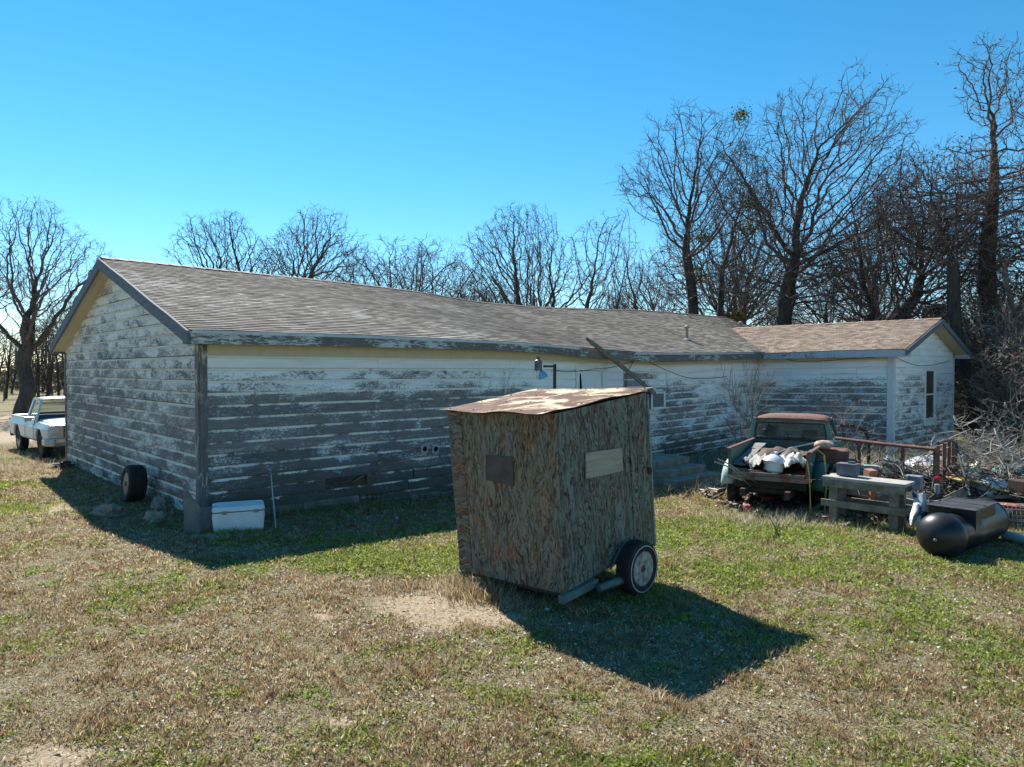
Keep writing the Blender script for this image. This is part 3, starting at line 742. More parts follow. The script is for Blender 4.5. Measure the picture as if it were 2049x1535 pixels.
# fascia boards : separate lengths with slight offsets
cuts = [-.22, 4.62, 9.6, 12.3, 15.5, 19.95]
for i, (a, b) in enumerate(zip(cuts, cuts[1:])):
    d0 = [-.0, .014, -.02, -.05, -.03][i]; hgt = .215
    m = strip_board(lambda u: HW(u, -OV + .01, eave(u) - .018 - hgt + d0), lambda u: HW(u, -OV + .01, eave(u) - .018), a, b - .01, 10, 0, B_ * -.025)
    HB(m, 'fascia_board', M_fascia)
m = strip_board(lambda u: HW(u, -OV - .018, eave(u) - .055), lambda u: HW(u, -OV - .018, eave(u) + .004), -.28, 9.7, 20, 0, B_ * -.006); HB(m, 'drip_edge', M_drip)
m = strip_board(lambda u: HW(u, -OV - .018, eave(u) - .06), lambda u: HW(u, -OV - .018, eave(u) + .002), 12.2, 19.3, 20, 0, B_ * -.006); HB(m, 'drip_edge', M_drip)
# soffit (boxed, horizontal)
m = MB(); m.sheet(lambda a, b: (lambda u: HW(u, -OV + .03 + (OV - .04) * b, eave(u) - .19))(-.2 + 20.2 * a), 40, 1, th=.015); HB(m, 'soffit', M_cream)
# rakes on the left gable
def rake(u, side, name='rake_board', mat=None, th=.05, hgt=.24, z_off=-.03, e=None, r=None, wc=WM, ww=WM + OV, axis='u'):
    m = MB(); ze = e; zr = r
    if axis == 'u': P = lambda w_, z, n: HW(u + n, w_, z)
    else: P = lambda w_, z, n: HW(w_, u + n, z)
    n_ = 6; vs = []
    for i in range(n_ + 1):
        t = i / n_; wv = wc + side * ww * (1 - t); z = ze + (zr - ze) * t + z_off + .008 * math.sin(i * 2.1)
        vs += [P(wv, z, 0), P(wv, z - hgt, 0), P(wv, z - hgt, th), P(wv, z, th)]
    fs = []
    for i in range(n_):
        for j in range(4): a = i * 4 + j; b = i * 4 + (j + 1) % 4; fs.append((a, b, b + 4, a + 4))
    fs += [(0, 3, 2, 1), (n_ * 4, n_ * 4 + 1, n_ * 4 + 2, n_ * 4 + 3)]
    m.add(vs, fs); return HB(m, name, mat)
e0, r0 = eave(-.5) + .0, ridge(-.5)
rake(-RK - .05, -1, mat=M_rake, e=e0 + .02, r=r0 + .02); rake(-RK - .052, 1, mat=M_rake, e=e0 + .06, r=r0, ww=WM + .2)
rake(UL - RK - .0, -1, mat=M_rake, e=eave(27), r=r0 + .08)
# rake soffit (cream) on both slopes
m = MB()
for s_ in (-1, 1):
    ww = WM + (OV if s_ < 0 else .2) - .02
    m.sheet(lambda a, b: HW(-RK + .0 + (RK + .02) * b, WM + s_ * ww * (1 - a), e0 + (r0 - e0) * a - .19), 6, 1, th=.012)
HB(m, 'rake_soffit', M_cream)
# eave return, small boxed end at the near corner
m = MB(); m.box(HW(-.08, -.24, e0 - .13), (.44, .4, .2), rz=a_); m.box(HW(-.12, GWID + .1, e0 - .12), (.36, .15, .18), rz=a_); HB(m, 'eave_return', M_fascia)
# wing roof
WC = (WU0 + WU1) / 2; WH = (WU1 - WU0) / 2; ez, rz2 = 3.24, 4.45; OVW = .42
def zw(du): return rz2 + (ez - rz2) * abs(du) / (WH + OVW)
def fr_wing(s, t):   # s along w from gable outward end, t eave -> ridge
    wv = WW - .5 + s; du = -(WH + OVW) * (1 - t)
    ze = ez + .03 * max(0, (-wv - 1) / 4)
    return HW(WC + du, wv, ze + (rz2 - ze) * t + .01 * math.sin(wv * 1.3))
# roof runs back until it meets the main slope
def wing_len(t):
    du = -(WH + OVW) * (1 - t); z = ez + (rz2 - ez) * t
    tt = (z - eave(WC + du)) / (ridge(WC + du) - eave(WC + du)); return -OV + (WM + OV) * tt + .12 - (WW - .5)
def fr_wing2(u, t): return fr_wing(u / 9.0 * max(.3, wing_len(t)), t)
def shingle_wing():
    o = shingle_roof('wing_roof', fr_wing2, 9.0, 4.0, 60, M_shC, lambda u, t: .5)
    # true metric uv along the slope
    return o
shingle_wing()
m = MB(); m.sheet(lambda a, b: HW(WC + (WH + OVW) * b, WW - .5 + (wing_len(1) + 0) * a, rz2 + (ez - rz2) * b), 8, 4); HB(m, 'back_roof_slope', M_shC)
m = MB(); m.sheet(lambda a, b: fr_wing(a * 5.0, b) + Vector((0, 0, -.012)), 10, 4, th=.04)
m.sheet(lambda a, b: HW(WC + (WH + OVW) * b, WW - .48 + 5.2 * a, rz2 + (ez - rz2) * b - .03), 8, 4, th=.04); HB(m, 'roof_deck', M_cream)
m = MB()
for i in range(28):
    s0 = i * .3; s1_ = s0 + .34
    if s1_ > wing_len(1): break
    for q in (-1, 1):
        m.add([HW(WC, WW - .5 + s0, rz2 + .035), HW(WC, WW - .5 + s1_, rz2 + .022), HW(WC + q * .15, WW - .5 + s1_, rz2 - .028), HW(WC + q * .15, WW - .5 + s0, rz2 - .015)], [(0, 3, 2, 1) if q > 0 else (0, 1, 2, 3)])
M_ridgeC = m_simple('tan_ridge_cap', (.2, .12, .085), (.38, .26, .19), 8); HB(m, 'ridge_cap', M_ridgeC)
m = strip_board(lambda u: HW(WU0 - OVW + .01, -u, ez + .006 * u - .235), lambda u: HW(WU0 - OVW + .01, -u, ez + .006 * u - .018), -.0 + .45, 5.2, 6, 0, A_ * -.025); HB(m, 'fascia_board', M_fasciaC)
m = MB(); m.sheet(lambda a, b: HW(WU0 - OVW + .03 + (OVW - .04) * b, -.1 - 4.9 * a, 3.07), 10, 1, th=.012); HB(m, 'soffit', M_cream)
for sgn in (-1, 1):
    rake(WW - .55, sgn, mat=M_rake, e=ez + .04, r=rz2 + .01, wc=WC, ww=WH + OVW, axis='w', hgt=.19)
m = MB()
for s_ in (-1, 1):
    m.sheet(lambda a, b: HW(WC + s_ * (WH + OVW - .03) * (1 - a), WW - .5 + .52 * b, ez + (rz2 - ez) * a - .15), 6, 1, th=.012)
HB(m, 'rake_soffit', M_cream)
m = MB(); m.box(HW(WU0 - .2, WW - .28, ez - .12), (.42, .5, .17), rz=a_); m.box(HW(WU1 + .2, WW - .28, ez - .12), (.4, .5, .15), rz=a_); HB(m, 'eave_return', M_fasciaC)
# ---------------- door, window, vents, air conditioner ----------------
M_wtrim = m_simple('painted_white_trim', (.66, .66, .65), (.82, .82, .80), 4, bump=.15)
M_dark = m_simple('dark_interior', (.008, .008, .009), (.015, .015, .016), 3, spec=.1)
def m_glass():
    g = Mt('old_window_glass', .12, spec=.6); return g.set(g.ramp(g.noise(g.obj(), 1.5, 3), [(.3, (.012, .016, .02)), (.7, (.05, .06, .065))]))
M_glass = m_glass()
M_door = m_board('white_screen_door', (.84, .86, .88), .98, 8, axis=1)
m = MB(); m.box(HW(10.70, .022, 1.55), (1.12, .04, 2.05), rz=a_); door = HB(m, 'door', M_door)
m = MB()
for uu, zz, dx, dz in ((10.12, 1.6, .13, 2.2), (11.28, 1.6, .13, 2.2), (10.70, 2.66, 1.4, .13)): m.box(HW(uu, -.035, zz), (dx, .045, dz), rz=a_)
HB(m, 'door_frame', M_wtrim, door, bevel=.003).data
m = MB(); m.add([HW(10.20, -.002, 1.0), HW(10.50, -.002, 1.0), HW(10.30, -.002, 2.50), HW(10.20, -.002, 2.52)], [(0, 1, 2, 3)]); HB(m, 'door_gap', M_dark, door)
# window on the wing gable
wt0, wt1, wz0, wz1 = 3.36, 4.46, .78, 2.62
m = MB(); m.box(HW(WU0 + (wt0 + wt1) / 2, WW + .035, (wz0 + wz1) / 2), (wt1 - wt0 + .15, .02, wz1 - wz0 + .1), rz=a_); wnd = HB(m, 'window', M_dark)
m = MB(); m.box(HW(WU0 + (wt0 + wt1) / 2, WW + .016, 2.18), (wt1 - wt0 - .1, .012, .85), rz=a_); HB(m, 'pane', M_glass, wnd)
m = MB(); m.box(HW(WU0 + (wt0 + wt1) / 2, WW + .016, 1.22), (wt1 - wt0 - .1, .012, .85), rz=a_); HB(m, 'pane', M_glass, wnd)
m = MB()
for uu, zz, dx, dz in ((wt0 - .06, 1.7, .16, 2.1), (wt1 + .06, 1.7, .16, 2.1), ((wt0 + wt1) / 2, 2.70, 1.3, .16), ((wt0 + wt1) / 2, .66, 1.3, .2)):
    m.box(HW(WU0 + uu, WW - .018, zz), (dx, .03, dz), rz=a_)
for uu, zz, dx, dz in ((wt0 + .04, 1.7, .06, 1.85), (wt1 - .04, 1.7, .06, 1.85), ((wt0 + wt1) / 2, 1.7, .9, .06), ((wt0 + wt1) / 2, 2.59, .9, .06), ((wt0 + wt1) / 2, .80, .9, .06)):
    m.box(HW(WU0 + uu, WW + .006, zz), (dx, .02, dz), rz=a_)
m.box(HW(WU0 + (wt0 + wt1) / 2, WW - .05, .79), (1.2, .12, .04), rz=a_)
HB(m, 'window_frame', M_wtrim, wnd, bevel=.003)
# dryer vents
M_vent = m_simple('grey_plastic_vent', (.3, .3, .3), (.42, .42, .41), 9, .5)
def pix_u(px, wv=0.0):   # u on the line w=wv seen at pixel column px
    k = (px - CX) / F; q = P0 + B_ * wv; return (k * q.y - q.x) / (Ax - k * Ay)
def pix_z(px, py, wv=0.0):
    u = pix_u(px, wv); q = P0 + A_ * u + B_ * wv; return at(px, py, q.y).z
for px in (846, 868):
    u = pix_u(px); z = pix_z(px, 898)
    m = MB(); m.box(HW(u, -.045, z), (.19, .05, .21), rz=a_); v_ = HB(m, 'wall_vent', M_vent, bevel=.008)
    mm = Matrix.Translation(HW(u, -.071, z)) @ Matrix.Rotation(a_, 4, 'Z') @ Matrix.Rotation(math.pi / 2, 4, 'X')
    m = MB(); m.lathe([(.0, .0), (.058, .0), (.062, .012), (.074, .012), (.074, 0)], 20, mm, closed=True); HB(m, 'vent_hood', M_vent, v_)
    m = MB(); m.lathe([(.0, .004), (.056, .004)], 20, mm); HB(m, 'vent_opening', M_dark, v_)
# hole in siding with broken lath
m = MB(); m.box(HW(2.95, .04, .28), (1.5, .02, .4), rz=a_); HB(m, 'siding_hole', M_sill)
m = MB(); m.beam(HW(3.0, .0, .22), HW(3.3, -.05, .38), .05, .02); m.beam(HW(2.42, 0, .18), HW(2.42, 0, .42), .06, .03); m.beam(HW(3.45, 0, .15), HW(3.45, 0, .45), .06, .03); HB(m, 'broken_lath', m_simple('broken_lath_wood', (.13, .09, .05), (.28, .2, .12), 8))
# window air conditioner
ac = None
M_acw = m_simple('ac_casing', (.6, .62, .63), (.76, .78, .78), 4, .5); M_acm = m_simple('rusty_grille', (.06, .035, .022), (.12, .075, .05), 8, .6)
uA = pix_u(1316, -.45); zA = pix_z(1316, 801, -.45)
m = MB(); m.box(HW(uA, -.24, zA), (.72, .44, .50), rz=a_); acb = HB(m, 'air_conditioner', M_acm, bevel=.01)
m = MB()
for dx, dz, sx, sz in ((-.33, 0, .07, .52), (.33, 0, .07, .52), (0, .235, .7, .06), (0, -.235, .7, .06)): m.box(HW(uA + dx, -.475, zA + dz), (sx, .03, sz), rz=a_)
m.box(HW(uA, -.15, zA + .30), (.95, .3, .05), rz=a_)
HB(m, 'grille_frame', M_acw, acb, bevel=.004)
m = MB()
for i in range(15): m.box(HW(uA - .3 + .043 * i, -.47, zA), (.006, .012, .44), rz=a_)
for i in range(10): m.box(HW(uA, -.468, zA - .2 + .045 * i), (.62, .012, .006), rz=a_)
HB(m, 'grille_mesh', M_vent, acb)
m = MB()
for dx in (-.42, .42): m.box(HW(uA + dx, -.03, zA + .02), (.09, .05, .75), rz=a_)
HB(m, 'ac_surround', M_wtrim, acb)
# roof vent pipes
M_pipe = m_simple('tan_vent_pipe', (.24, .17, .14), (.36, .27, .23), 6, .6)
for px, py0, py1, wv, cap in ((1374, 700, 675, 1.15, 1), (1373, 633, 619, 5.0, 0), (1481, 660, 645, 3.2, 1)):
    u = pix_u(px, wv); t = (wv + OV) / (WM + OV); zz = eave(u) + (ridge(u) - eave(u)) * t
    if px == 1481: zz = rz2 - .02
    hh = (py0 - py1) / F * (P0 + A_ * u + B_ * wv).y
    m = MB(); m.tube([HW(u, wv, zz - .05), HW(u, wv, zz + hh)], .055, 14); vp = HB(m, 'vent_pipe', M_pipe, sm=True)
    m = MB(); mm = Matrix.Translation(HW(u, wv, zz + hh - .04))
    m.lathe([(.05, 0), (.10, .0), (.105, .05), (.02, .11)], 14, mm); HB(m, 'vent_cap', M_pipe, vp, sm=True)
    m = MB(); mm = Matrix.Translation(HW(u, wv, zz - .02)); m.lathe([(.17, -.02), (.16, .02), (.06, .05)], 14, mm); HB(m, 'pipe_flashing', M_drip, vp)
# cables sagging under the eaves
M_wire = m_simple('black_cable', (.015, .014, .014), (.03, .03, .03), 3)
def cable(pts, sag, r=.008, n=10):
    out = []
    for a, b in zip(pts, pts[1:]):
        for i in range(n): t = i / n; p = Vector(a).lerp(Vector(b), t); p.z -= sag * 4 * t * (1 - t); out.append(p)
    out.append(Vector(pts[-1])); return out
def wallp(px, py, wv=-.06): return HW(pix_u(px, wv), wv, pix_z(px, py, wv))
m = MB(); m.tube(cable([wallp(1104, 740), wallp(1190, 738), wallp(1268, 722)], .06), .007, 5); m.tube(cable([wallp(1268, 722), wallp(1253, 748), wallp(1252, 800)], .0), .008, 5)
m.tube(cable([wallp(1290, 718), wallp(1345, 745), wallp(1385, 757), wallp(1455, 753)], .03), .008, 5)
def wingp(px, py):   # on wing front
    k = (px - CX) / F; q = HW(WU0 - .05, 0, 0); t = (q.x - k * q.y) / (-k * Ax * -1 * -1 - Ay) if 0 else None
    # q + (-B_)*t : x = q.x + Ay t ; y = q.y - Ax t
    t = (k * q.y - q.x) / (Ay + k * Ax); p = q - B_ * t; return at(px, py, p.y)
m.tube(cable([wingp(1565, 714), wingp(1600, 723), wingp(1700, 717), wingp(1770, 711)], .04), .008, 5)
def winggp(px, py):
    k = (px - CX) / F; q = HW(WU0, WW - .06, 0); t = (k * q.y - q.x) / (Ax - k * Ay); p = q + A_ * t; return at(px, py, p.y)
m.tube(cable([winggp(1789, 712), winggp(1840, 732), winggp(1900, 722)], .05), .008, 5)
HB(m, 'cable', M_wire)
m = MB(); m.tube(cable([(x_ + Vector((0, 0, 0))) for x_ in (fr_main(20.0 + RK, .0), fr_main(18.2 + RK, .55))], .03), .02, 5)

# ---------------- plank on the eave ----------------
M_plank = m_simple('aged_lumber', (.10, .08, .06), (.26, .21, .15), 3, bump=.4, stretch=(3, 3, 3))
p1 = fr_main(pix_u(1175, .0) + RK, .12)
pa = at(1172, 676, (HW(pix_u(1172, -.62), -.62, 0)).y); pb = at(1311, 789, HW(pix_u(1311, -.72), -.72, 0).y)
m = MB(); nP = 14; sd_ = (B_ * -.085 + Vector((0, 0, .02)))
dirp = (pb - pa)
for side in (0,):
    vs = []
    for i in range(nP + 1):
        t = i / nP; c = pa + dirp * t + Vector((0, 0, .05 * math.sin(math.pi * t) * (.4))); wd = .06 if t > .12 else .06 * (.45 + .55 * t / .12)
        up = Vector((0.05, 0, 1)).cross(dirp).normalized().cross(dirp).normalized() * -1
        n_ = dirp.cross(up).normalized()
        for x_, y_ in ((-1, -1), (1, -1), (1, 1), (-1, 1)): vs.append(c + up * (x_ * wd) + n_ * (y_ * .02))
    fs = [(0, 1, 2, 3), (nP * 4 + 3, nP * 4 + 2, nP * 4 + 1, nP * 4)]
    for i in range(nP):
        for j in range(4): a = i * 4 + j; b = i * 4 + (j + 1) % 4; fs.append((a, a + 4, b + 4, b))
    m.add(vs, fs)
o = m.build('loose_plank', M_plank); tag(o, 'long loose board leaning from the roof edge down to the air conditioner', 'plank')
# ---------------- steps ----------------
M_conc = m_simple('mossy_concrete', (.18, .16, .125), (.38, .34, .27), 4, bump=.6)
st = empty('concrete_steps', HW(11.0, -1, -.4), 0, 'worn concrete steps leading down from the back door', 'steps')
SI = Matrix.Translation(-st.location)
def SB(m, name, mat, **k): o = m.build(name, mat, None, **k); o.data.transform(SI); o.parent = st; return o
c_far = [(-.05, 2.1, .18), (2.1, 2.55, -.02), (2.55, 3.0, -.2), (3.0, 3.5, -.36)]
for i, (w0, w1, zt) in enumerate(c_far):
    m = MB(); uc = 11.65; hw = .85 + .12 * i
    m.box(HW(uc, -(w0 + w1) / 2 - .0, (zt - 1.0) / 2 + .0), (hw * 2, w1 - w0 + .03, zt + 1.0 if True else 1), rz=a_)
    SB(m, 'landing' if i == 0 else 'step', M_conc, bevel=.02)
# ======================= PLYWOOD SHED ON WHEELS =======================
def m_ply(name, axis, base, flake, seed, orange):
    """weathered OSB/plywood, long wavy vertical strands ; object coords"""
    g = Mt(name, .85, spec=.2); o = g.uv(); v = g.map(o, (1, 1, 1), (0, 0, 0), (seed, seed * 2, 0))
    sc = (1, .20, 1) if axis == 'v' else (.18, 1, 1)
    w1 = g.noise(g.map(v, (5, 2.2, 1)), 1, 3, .5, 0, 1)
    vv = g.n('ShaderNodeVectorMath', 0, dict(operation='MULTIPLY_ADD'), i0=w1, i1=(.22, .22, 0), i2=v)
    a = g.noise(g.map(vv, tuple(x * 15 for x in sc)), 1, 3, .6, 1.6)
    b = g.noise(g.map(vv, tuple(x * 42 for x in sc)), 1, 4, .65, .8)
    wv = g.math('SINE', g.math('MULTIPLY', a, 26.0))
    fl = g.noise(g.map(vv, tuple(x * 7 for x in sc)), 1, 4, .6, 1.0)
    wood = g.ramp(b, [(.32, (.03, .022, .017)), (.48, (.135, .10, .075)), (.66, (.31, .25, .19))])
    og = g.math('MULTIPLY', g.ramp(g.noise(g.map(vv, tuple(x * 13 for x in sc)), 1, 3, .6, 1.2), [(.46, 0.), (.56, 1.)]), g.ramp(g.noise(v, 2.4, 4, .6), [(.38, 0.), (.62, 1.)]))
    wood = g.mix(g.math('MULTIPLY', og, orange), wood, (.40, .15, .06))
    gp_ = g.math('ADD', g.math('MULTIPLY', wv, .13), fl)
    col = g.mix(g.ramp(gp_, [(.46, 0.), (.60, flake)]), wood, base)
    dk = g.ramp(g.math('ADD', g.math('MULTIPLY', wv, .5), b), [(-.1, (.28, .26, .24)), (.25, (1, 1, 1))])
    col = g.mix(.7, col, dk, 'MULTIPLY')
    lo = g.sep(o)[1]
    return g.set(col, bump=g.math('ADD', g.math('MULTIPLY', wv, .4), b), bs=.9, bd=.012)
M_plyA = m_ply('weathered_plywood', 'v', (.22, .21, .165), .75, 1, .62)
M_plyAh = m_ply('horizontal_weathered_plywood', 'h', (.19, .2, .17), .7, 3, .62)
M_plyB = m_ply('green_weathered_plywood', 'v', (.20, .225, .185), .85, 6, .18)
SB0, SA0, SC0 = Vector((.57, 7.41, .20)), Vector((-.65, 8.57, .12)), Vector((1.745, 8.64, .425)); SD0 = SA0 + SC0 - SB0
SB0 = at(1130, 1190, 7.41); SA0 = at(921, 1142, 8.5); SC0 = at(1306, 1088, 8.62)
SB1 = at(1110, 828, 7.38); SA1 = at(897, 824, 8.46); SC1 = at(1291, 786, 8.58); SD0 = SA0 + SC0 - SB0; SD1 = SA1 + SC1 - SB1
SD1.z = SD0.z + (SC1.z - SC0.z) + .05
shed = empty('plywood_shed', (0, 0, 0), 0, 'small leaning plywood shed with rusty tin roof standing on a wheeled frame in the yard', 'shed')
shed.location = (SB0 + SD0) / 2; shed.location.z = 0
SHI = Matrix.Translation(-shed.location)
def SHB(m, name, mat, parent=None, **k):
    o = m.build(name, mat, None, **k); o.data.transform(SHI); o.parent = parent or shed; return o
def panel(name, b0, b1, t0, t1, f0, f1, mat, off=0.0, th=.02, jag=0.0, seed=0, nrm=None, wav=.006):
    """panel between fraction f0..f1 of the wall b0->b1 (bottom), t0->t1 (top)"""
    n = nrm or ((b1 - b0).cross(t0 - b0)).normalized()
    nu, nv = 8, 16; V_, F_, U_ = [], [], []
    L = (b1 - b0).length; H = (t0 - b0).length
    for layer in (0, 1):
        for j in range(nv + 1):
            for i in range(nu + 1):
                f = f0 + (f1 - f0) * i / nu; v = j / nv
                p = b0.lerp(b1, f).lerp(t0.lerp(t1, f), v)
                q = n * (off + wav * mnoise.noise(Vector((f * 3, v * 2.2, seed))) * 2 - layer * th)
                if j == 0: q = q + Vector((0, 0, jag * (mnoise.noise(Vector((f * 9, seed, 1))) + .2)))
                V_.append(tuple(p + q)); U_.append((f * L, v * H))
    W_ = nu + 1; N_ = W_ * (nv + 1)
    for j in range(nv):
        for i in range(nu):
            a = j * W_ + i; F_.append((a, a + 1, a + 1 + W_, a + W_)); F_.append((a + N_, a + N_ + W_, a + N_ + 1 + W_, a + N_ + 1))
    ring = [i for i in range(W_)] + [j * W_ + nu for j in range(1, nv + 1)] + [nv * W_ + i for i in range(nu - 1, -1, -1)] + [j * W_ for j in range(nv - 1, 0, -1)]
    for q in range(len(ring)):
        a = ring[q]; b = ring[(q + 1) % len(ring)]; F_.append((b, a, a + N_, b + N_))
    me = bpy.data.meshes.new(name); me.from_pydata(V_, [], F_); me.update(); ul = me.uv_layers.new(name='UVMap')
    li = np.zeros(len(me.loops), np.int32); me.loops.foreach_get('vertex_index', li); ul.data.foreach_set('uv', np.array(U_, np.float32)[li].ravel())
    me.materials.append(mat); me.transform(SHI); o = bpy.data.objects.new(name, me); SC.collection.objects.link(o); o.parent = shed; return o
panel('front_panel', SA0, SB0, SA1, SB1, .135, 1.0, M_plyA, 0, seed=1, jag=.015)
pn = panel('front_panel', SA0, SB0, SA1, SB1, .0, .133, M_plyAh, .008, seed=2, jag=.02); pn['label'] = 'narrow panel with horizontal wavy grain'
panel('side_panel', SB0 + Vector((0, 0, .02)), SC0, SB1, SC1, .012, .765, M_plyB, .002, seed=3, jag=.012)
panel('side_panel', SB0 + Vector((0, 0, .02)), SC0, SB1, SC1, .772, 1.0, M_plyB, .012, seed=4, jag=.02)
panel('back_panel', SC0, SD0, SC1, SD1, 0, 1, M_plyA, 0, seed=5); panel('far_side_panel', SD0, SA0, SD1, SA1, 0, 1, M_plyB, 0, seed=6)
nA = (SB0 - SA0).cross(SA1 - SA0).normalized(); nB = (SC0 - SB0).cross(SB1 - SB0).normalized()
# patches
def wallpt(b0, b1, t0, t1, f, v): return b0.lerp(b1, f).lerp(t0.lerp(t1, f), v)
def solve_fv(b0, b1, t0, t1, px, py):
    best = (1e9, 0, 0); f = v = .5; st_ = .5
    def proj(p):
        d = p - Vector((0, 0, CAMH)); z = d.y * cp - d.z * sp_; y = d.y * sp_ + d.z * cp; return CX + F * d.x / z, CY - F * y / z
    while st_ > 1e-4:
        for df in (-1, 0, 1):
            for dv in (-1, 0, 1):
                x, y = proj(wallpt(b0, b1, t0, t1, f + df * st_, v + dv * st_)); e = (x - px) ** 2 + (y - py) ** 2
                if e < best[0]: best = (e, f + df * st_, v + dv * st_)
        f, v = best[1], best[2]; st_ *= .6
    return f, v
def patch(name, wall, corners, mat, n, off, th, uvm=False):
    pts = [wallpt(*wall, *solve_fv(*wall, x, y)) + n * off for x, y in corners]
    c = sum(pts, Vector()) / 4; m = MB(); vs = pts + [p - n * th for p in pts]
    m.add(vs, [(0, 1, 2, 3), (7, 6, 5, 4)] + [(i, 4 + i, 4 + (i + 1) % 4, (i + 1) % 4) for i in range(4)])
    return SHB(m, name, mat, bevel=.002), pts
WA = (SA0, SB0, SA1, SB1); WB = (SB0, SC0, SB1, SC1)
M_rsheet = m_simple('dull_brown_sheet', (.055, .042, .04), (.10, .078, .072), 6, .6, .25, .2)
M_pal = m_simple('pale_plywood', (.27, .225, .17), (.40, .35, .28), 2.5, bump=.25, stretch=(1, 1, 9))
patch('metal_patch', WA, [(975, 960), (1030, 973), (1028, 914), (974, 910)], M_rsheet, nA, .022, .008)
pt_, pts = patch('plywood_patch', WB, [(1169, 958), (1242, 942), (1240, 896), (1168, 906)], M_pal, nB, .035, .018)
M_scr = m_simple('rusty_screw', (.04, .025, .02), (.08, .05, .04), 20)
cpt = sum(pts, Vector()) / 4
for p in pts:
    q = p.lerp(cpt, .09); m = MB(); m.blob(q + nB * .001, .006, 1, 4); SHB(m, 'screw', M_scr, pt_)
# corner trims
M_trimw = m_simple('green_weathered_trim', (.11, .135, .12), (.27, .31, .28), 5, bump=.6, stretch=(1, 1, 4))
m = MB(); m.beam(SC0 + nB * .0 + Vector((.02, .02, -.03)), SC1 + nB * .0 + Vector((.02, .02, -.02)), .03, .05, up=nB); SHB(m, 'corner_trim', M_trimw)
m = MB(); hp = wallpt(*WB, *solve_fv(*WB, 1296, 942)) + nB * .03; m.blob(hp, (.03, .03, .045), 3, 6, .4); SHB(m, 'rusty_hinge', M_scr)
# roof: two rusty tin sheets with ragged edge
def m_tin():
    g = Mt('rusty_roof_tin', .75, spec=.15); o = g.obj(); n1 = g.noise(g.map(o, (1, 1.0, 1), (0, 0, .7)), 2.2, 6, .65, .6)
    n2 = g.noise(g.map(o, (2, 9, 1), (0, 0, .78)), 3, 6, .7, .5); n3 = g.noise(o, 40, 4, .7)
    rust = g.ramp(g.math('ADD', g.math('MULTIPLY', n2, .6), g.math('MULTIPLY', n3, .4)), [(.35, (.06, .032, .023)), (.55, (.135, .068, .046)), (.72, (.22, .13, .09))])
    f = g.math('ADD', g.math('MULTIPLY', n1, .8), g.math('MULTIPLY', n2, .45))
    pm = g.ramp(f, [(.62, 0.), (.68, 1.)])
    col = g.mix(pm, rust, g.mix(n3, (.62, .53, .38), (.42, .33, .22)))
    return g.set(col, bump=n2, bs=.25, bd=.01)
M_tin = m_tin()
rA, rB, rC, rD = at(877, 821, 8.52), at(1085, 829, 7.24), at(1310, 777, 8.75), at(1072, 778, 9.95)
rC.z += .0
def rf_pt(a, b, base=0.0):   # a: A->B direction, b: towards high edge
    p = rA.lerp(rB, a).lerp(rD.lerp(rC, a), b)
    edge = max(0, 1 - abs(b) * 9); e2 = max(0, 1 - (1 - a) * 9)
    p.z += .007 * mnoise.noise(Vector((a * 3, b * 3, 1))) + base
    p.z += edge * .010 * math.sin(a * 11 + .6) + e2 * .009 * math.sin(b * 13 + 1)
    p += (rA - rD).normalized() * edge * .02 * mnoise.noise(Vector((a * 8, 0, 3)))
    return p
m = MB(); m.sheet(lambda a, b: rf_pt(a * .53, b), 20, 24, th=.004); SHB(m, 'roof_sheet', M_tin, sm=True)
m = MB(); m.sheet(lambda a, b: rf_pt(.50 + a * .50, b, .007), 20, 24, th=.004); SHB(m, 'roof_sheet', M_tin, sm=True)
m = MB(); m.sheet(lambda a, b: rf_pt(.03 + a * .92, .04 + b * .93, -.014), 8, 8, th=.012); SHB(m, 'roof_deck', M_sill)
rsx = random.Random(3)
for a in (.06, .3, .49, .53, .75, .96):
    for b in (.06, .35, .65, .95):
        if rsx.random() < .75:
            p = rf_pt(a, b, .009 if a > .5 else .003); m = MB(); m.lathe([(.011, 0), (.011, .004), (.004, .009)], 8, Matrix.Translation(p)); SHB(m, 'roof_nail', M_scr)
# frame beam and wheels
M_frame = m_simple('green_painted_steel', (.05, .075, .07), (.15, .20, .185), 5, .55, .4, .1)
sdir = (SC0 - SB0); sdir.z = 0; sdir.normalize(); outd = Vector((sdir.y, -sdir.x, 0))
fb0 = SB0 + Vector((0, 0, -.03)) + outd * .03 - sdir * .1; fb1 = SC0 + Vector((0, 0, -.08)) + outd * .03
m = MB(); m.beam(fb0, fb0.lerp(fb1, .34), .07, .09); SHB(m, 'frame_beam', M_frame, bevel=.006)
m = MB(); ax_c = at(1275, 1140, 8.05); ax_c.z = .31 + GZ(ax_c.x, ax_c.y)
m.tube([fb0 + sdir * .55 + Vector((0, 0, .02)) + outd * .08, ax_c - outd * .0 - sdir * .12 + Vector((0, 0, -.08))], [.045, .05], 14); SHB(m, 'frame_tube', M_frame, sm=True)
m = MB(); m.beam(SA0 + outd * .0 + Vector((0, 0, -.05)), SD0 + Vector((0, 0, -.06)), .07, .09); SHB(m, 'frame_beam', M_frame)
m = MB(); m.beam(SA0 + Vector((.05, .1, -.03)), SB0 + Vector((.05, .1, -.03)), .06, .06); SHB(m, 'frame_beam', M_scr)
M_tyre = m_simple('black_rubber', (.012, .012, .012), (.03, .029, .028), 14, .8, .4)
M_tyred = m_simple('dusty_black_rubber', (.02, .019, .018), (.045, .042, .038), 9, .85, .5)
M_wwall = m_simple('white_stripe', (.28, .28, .27), (.5, .5, .49), 20, .7)
M_rimw = m_simple('rust_spotted_white_rim', (.12, .07, .045), (.46, .45, .42), 14, .5, .3)
M_rust = m_simple('rust', (.08, .035, .02), (.2, .09, .05), 9, .85, .7)
M_rust2 = m_simple('red_brown_rust', (.10, .046, .034), (.225, .115, .085), 7, .8, .5)
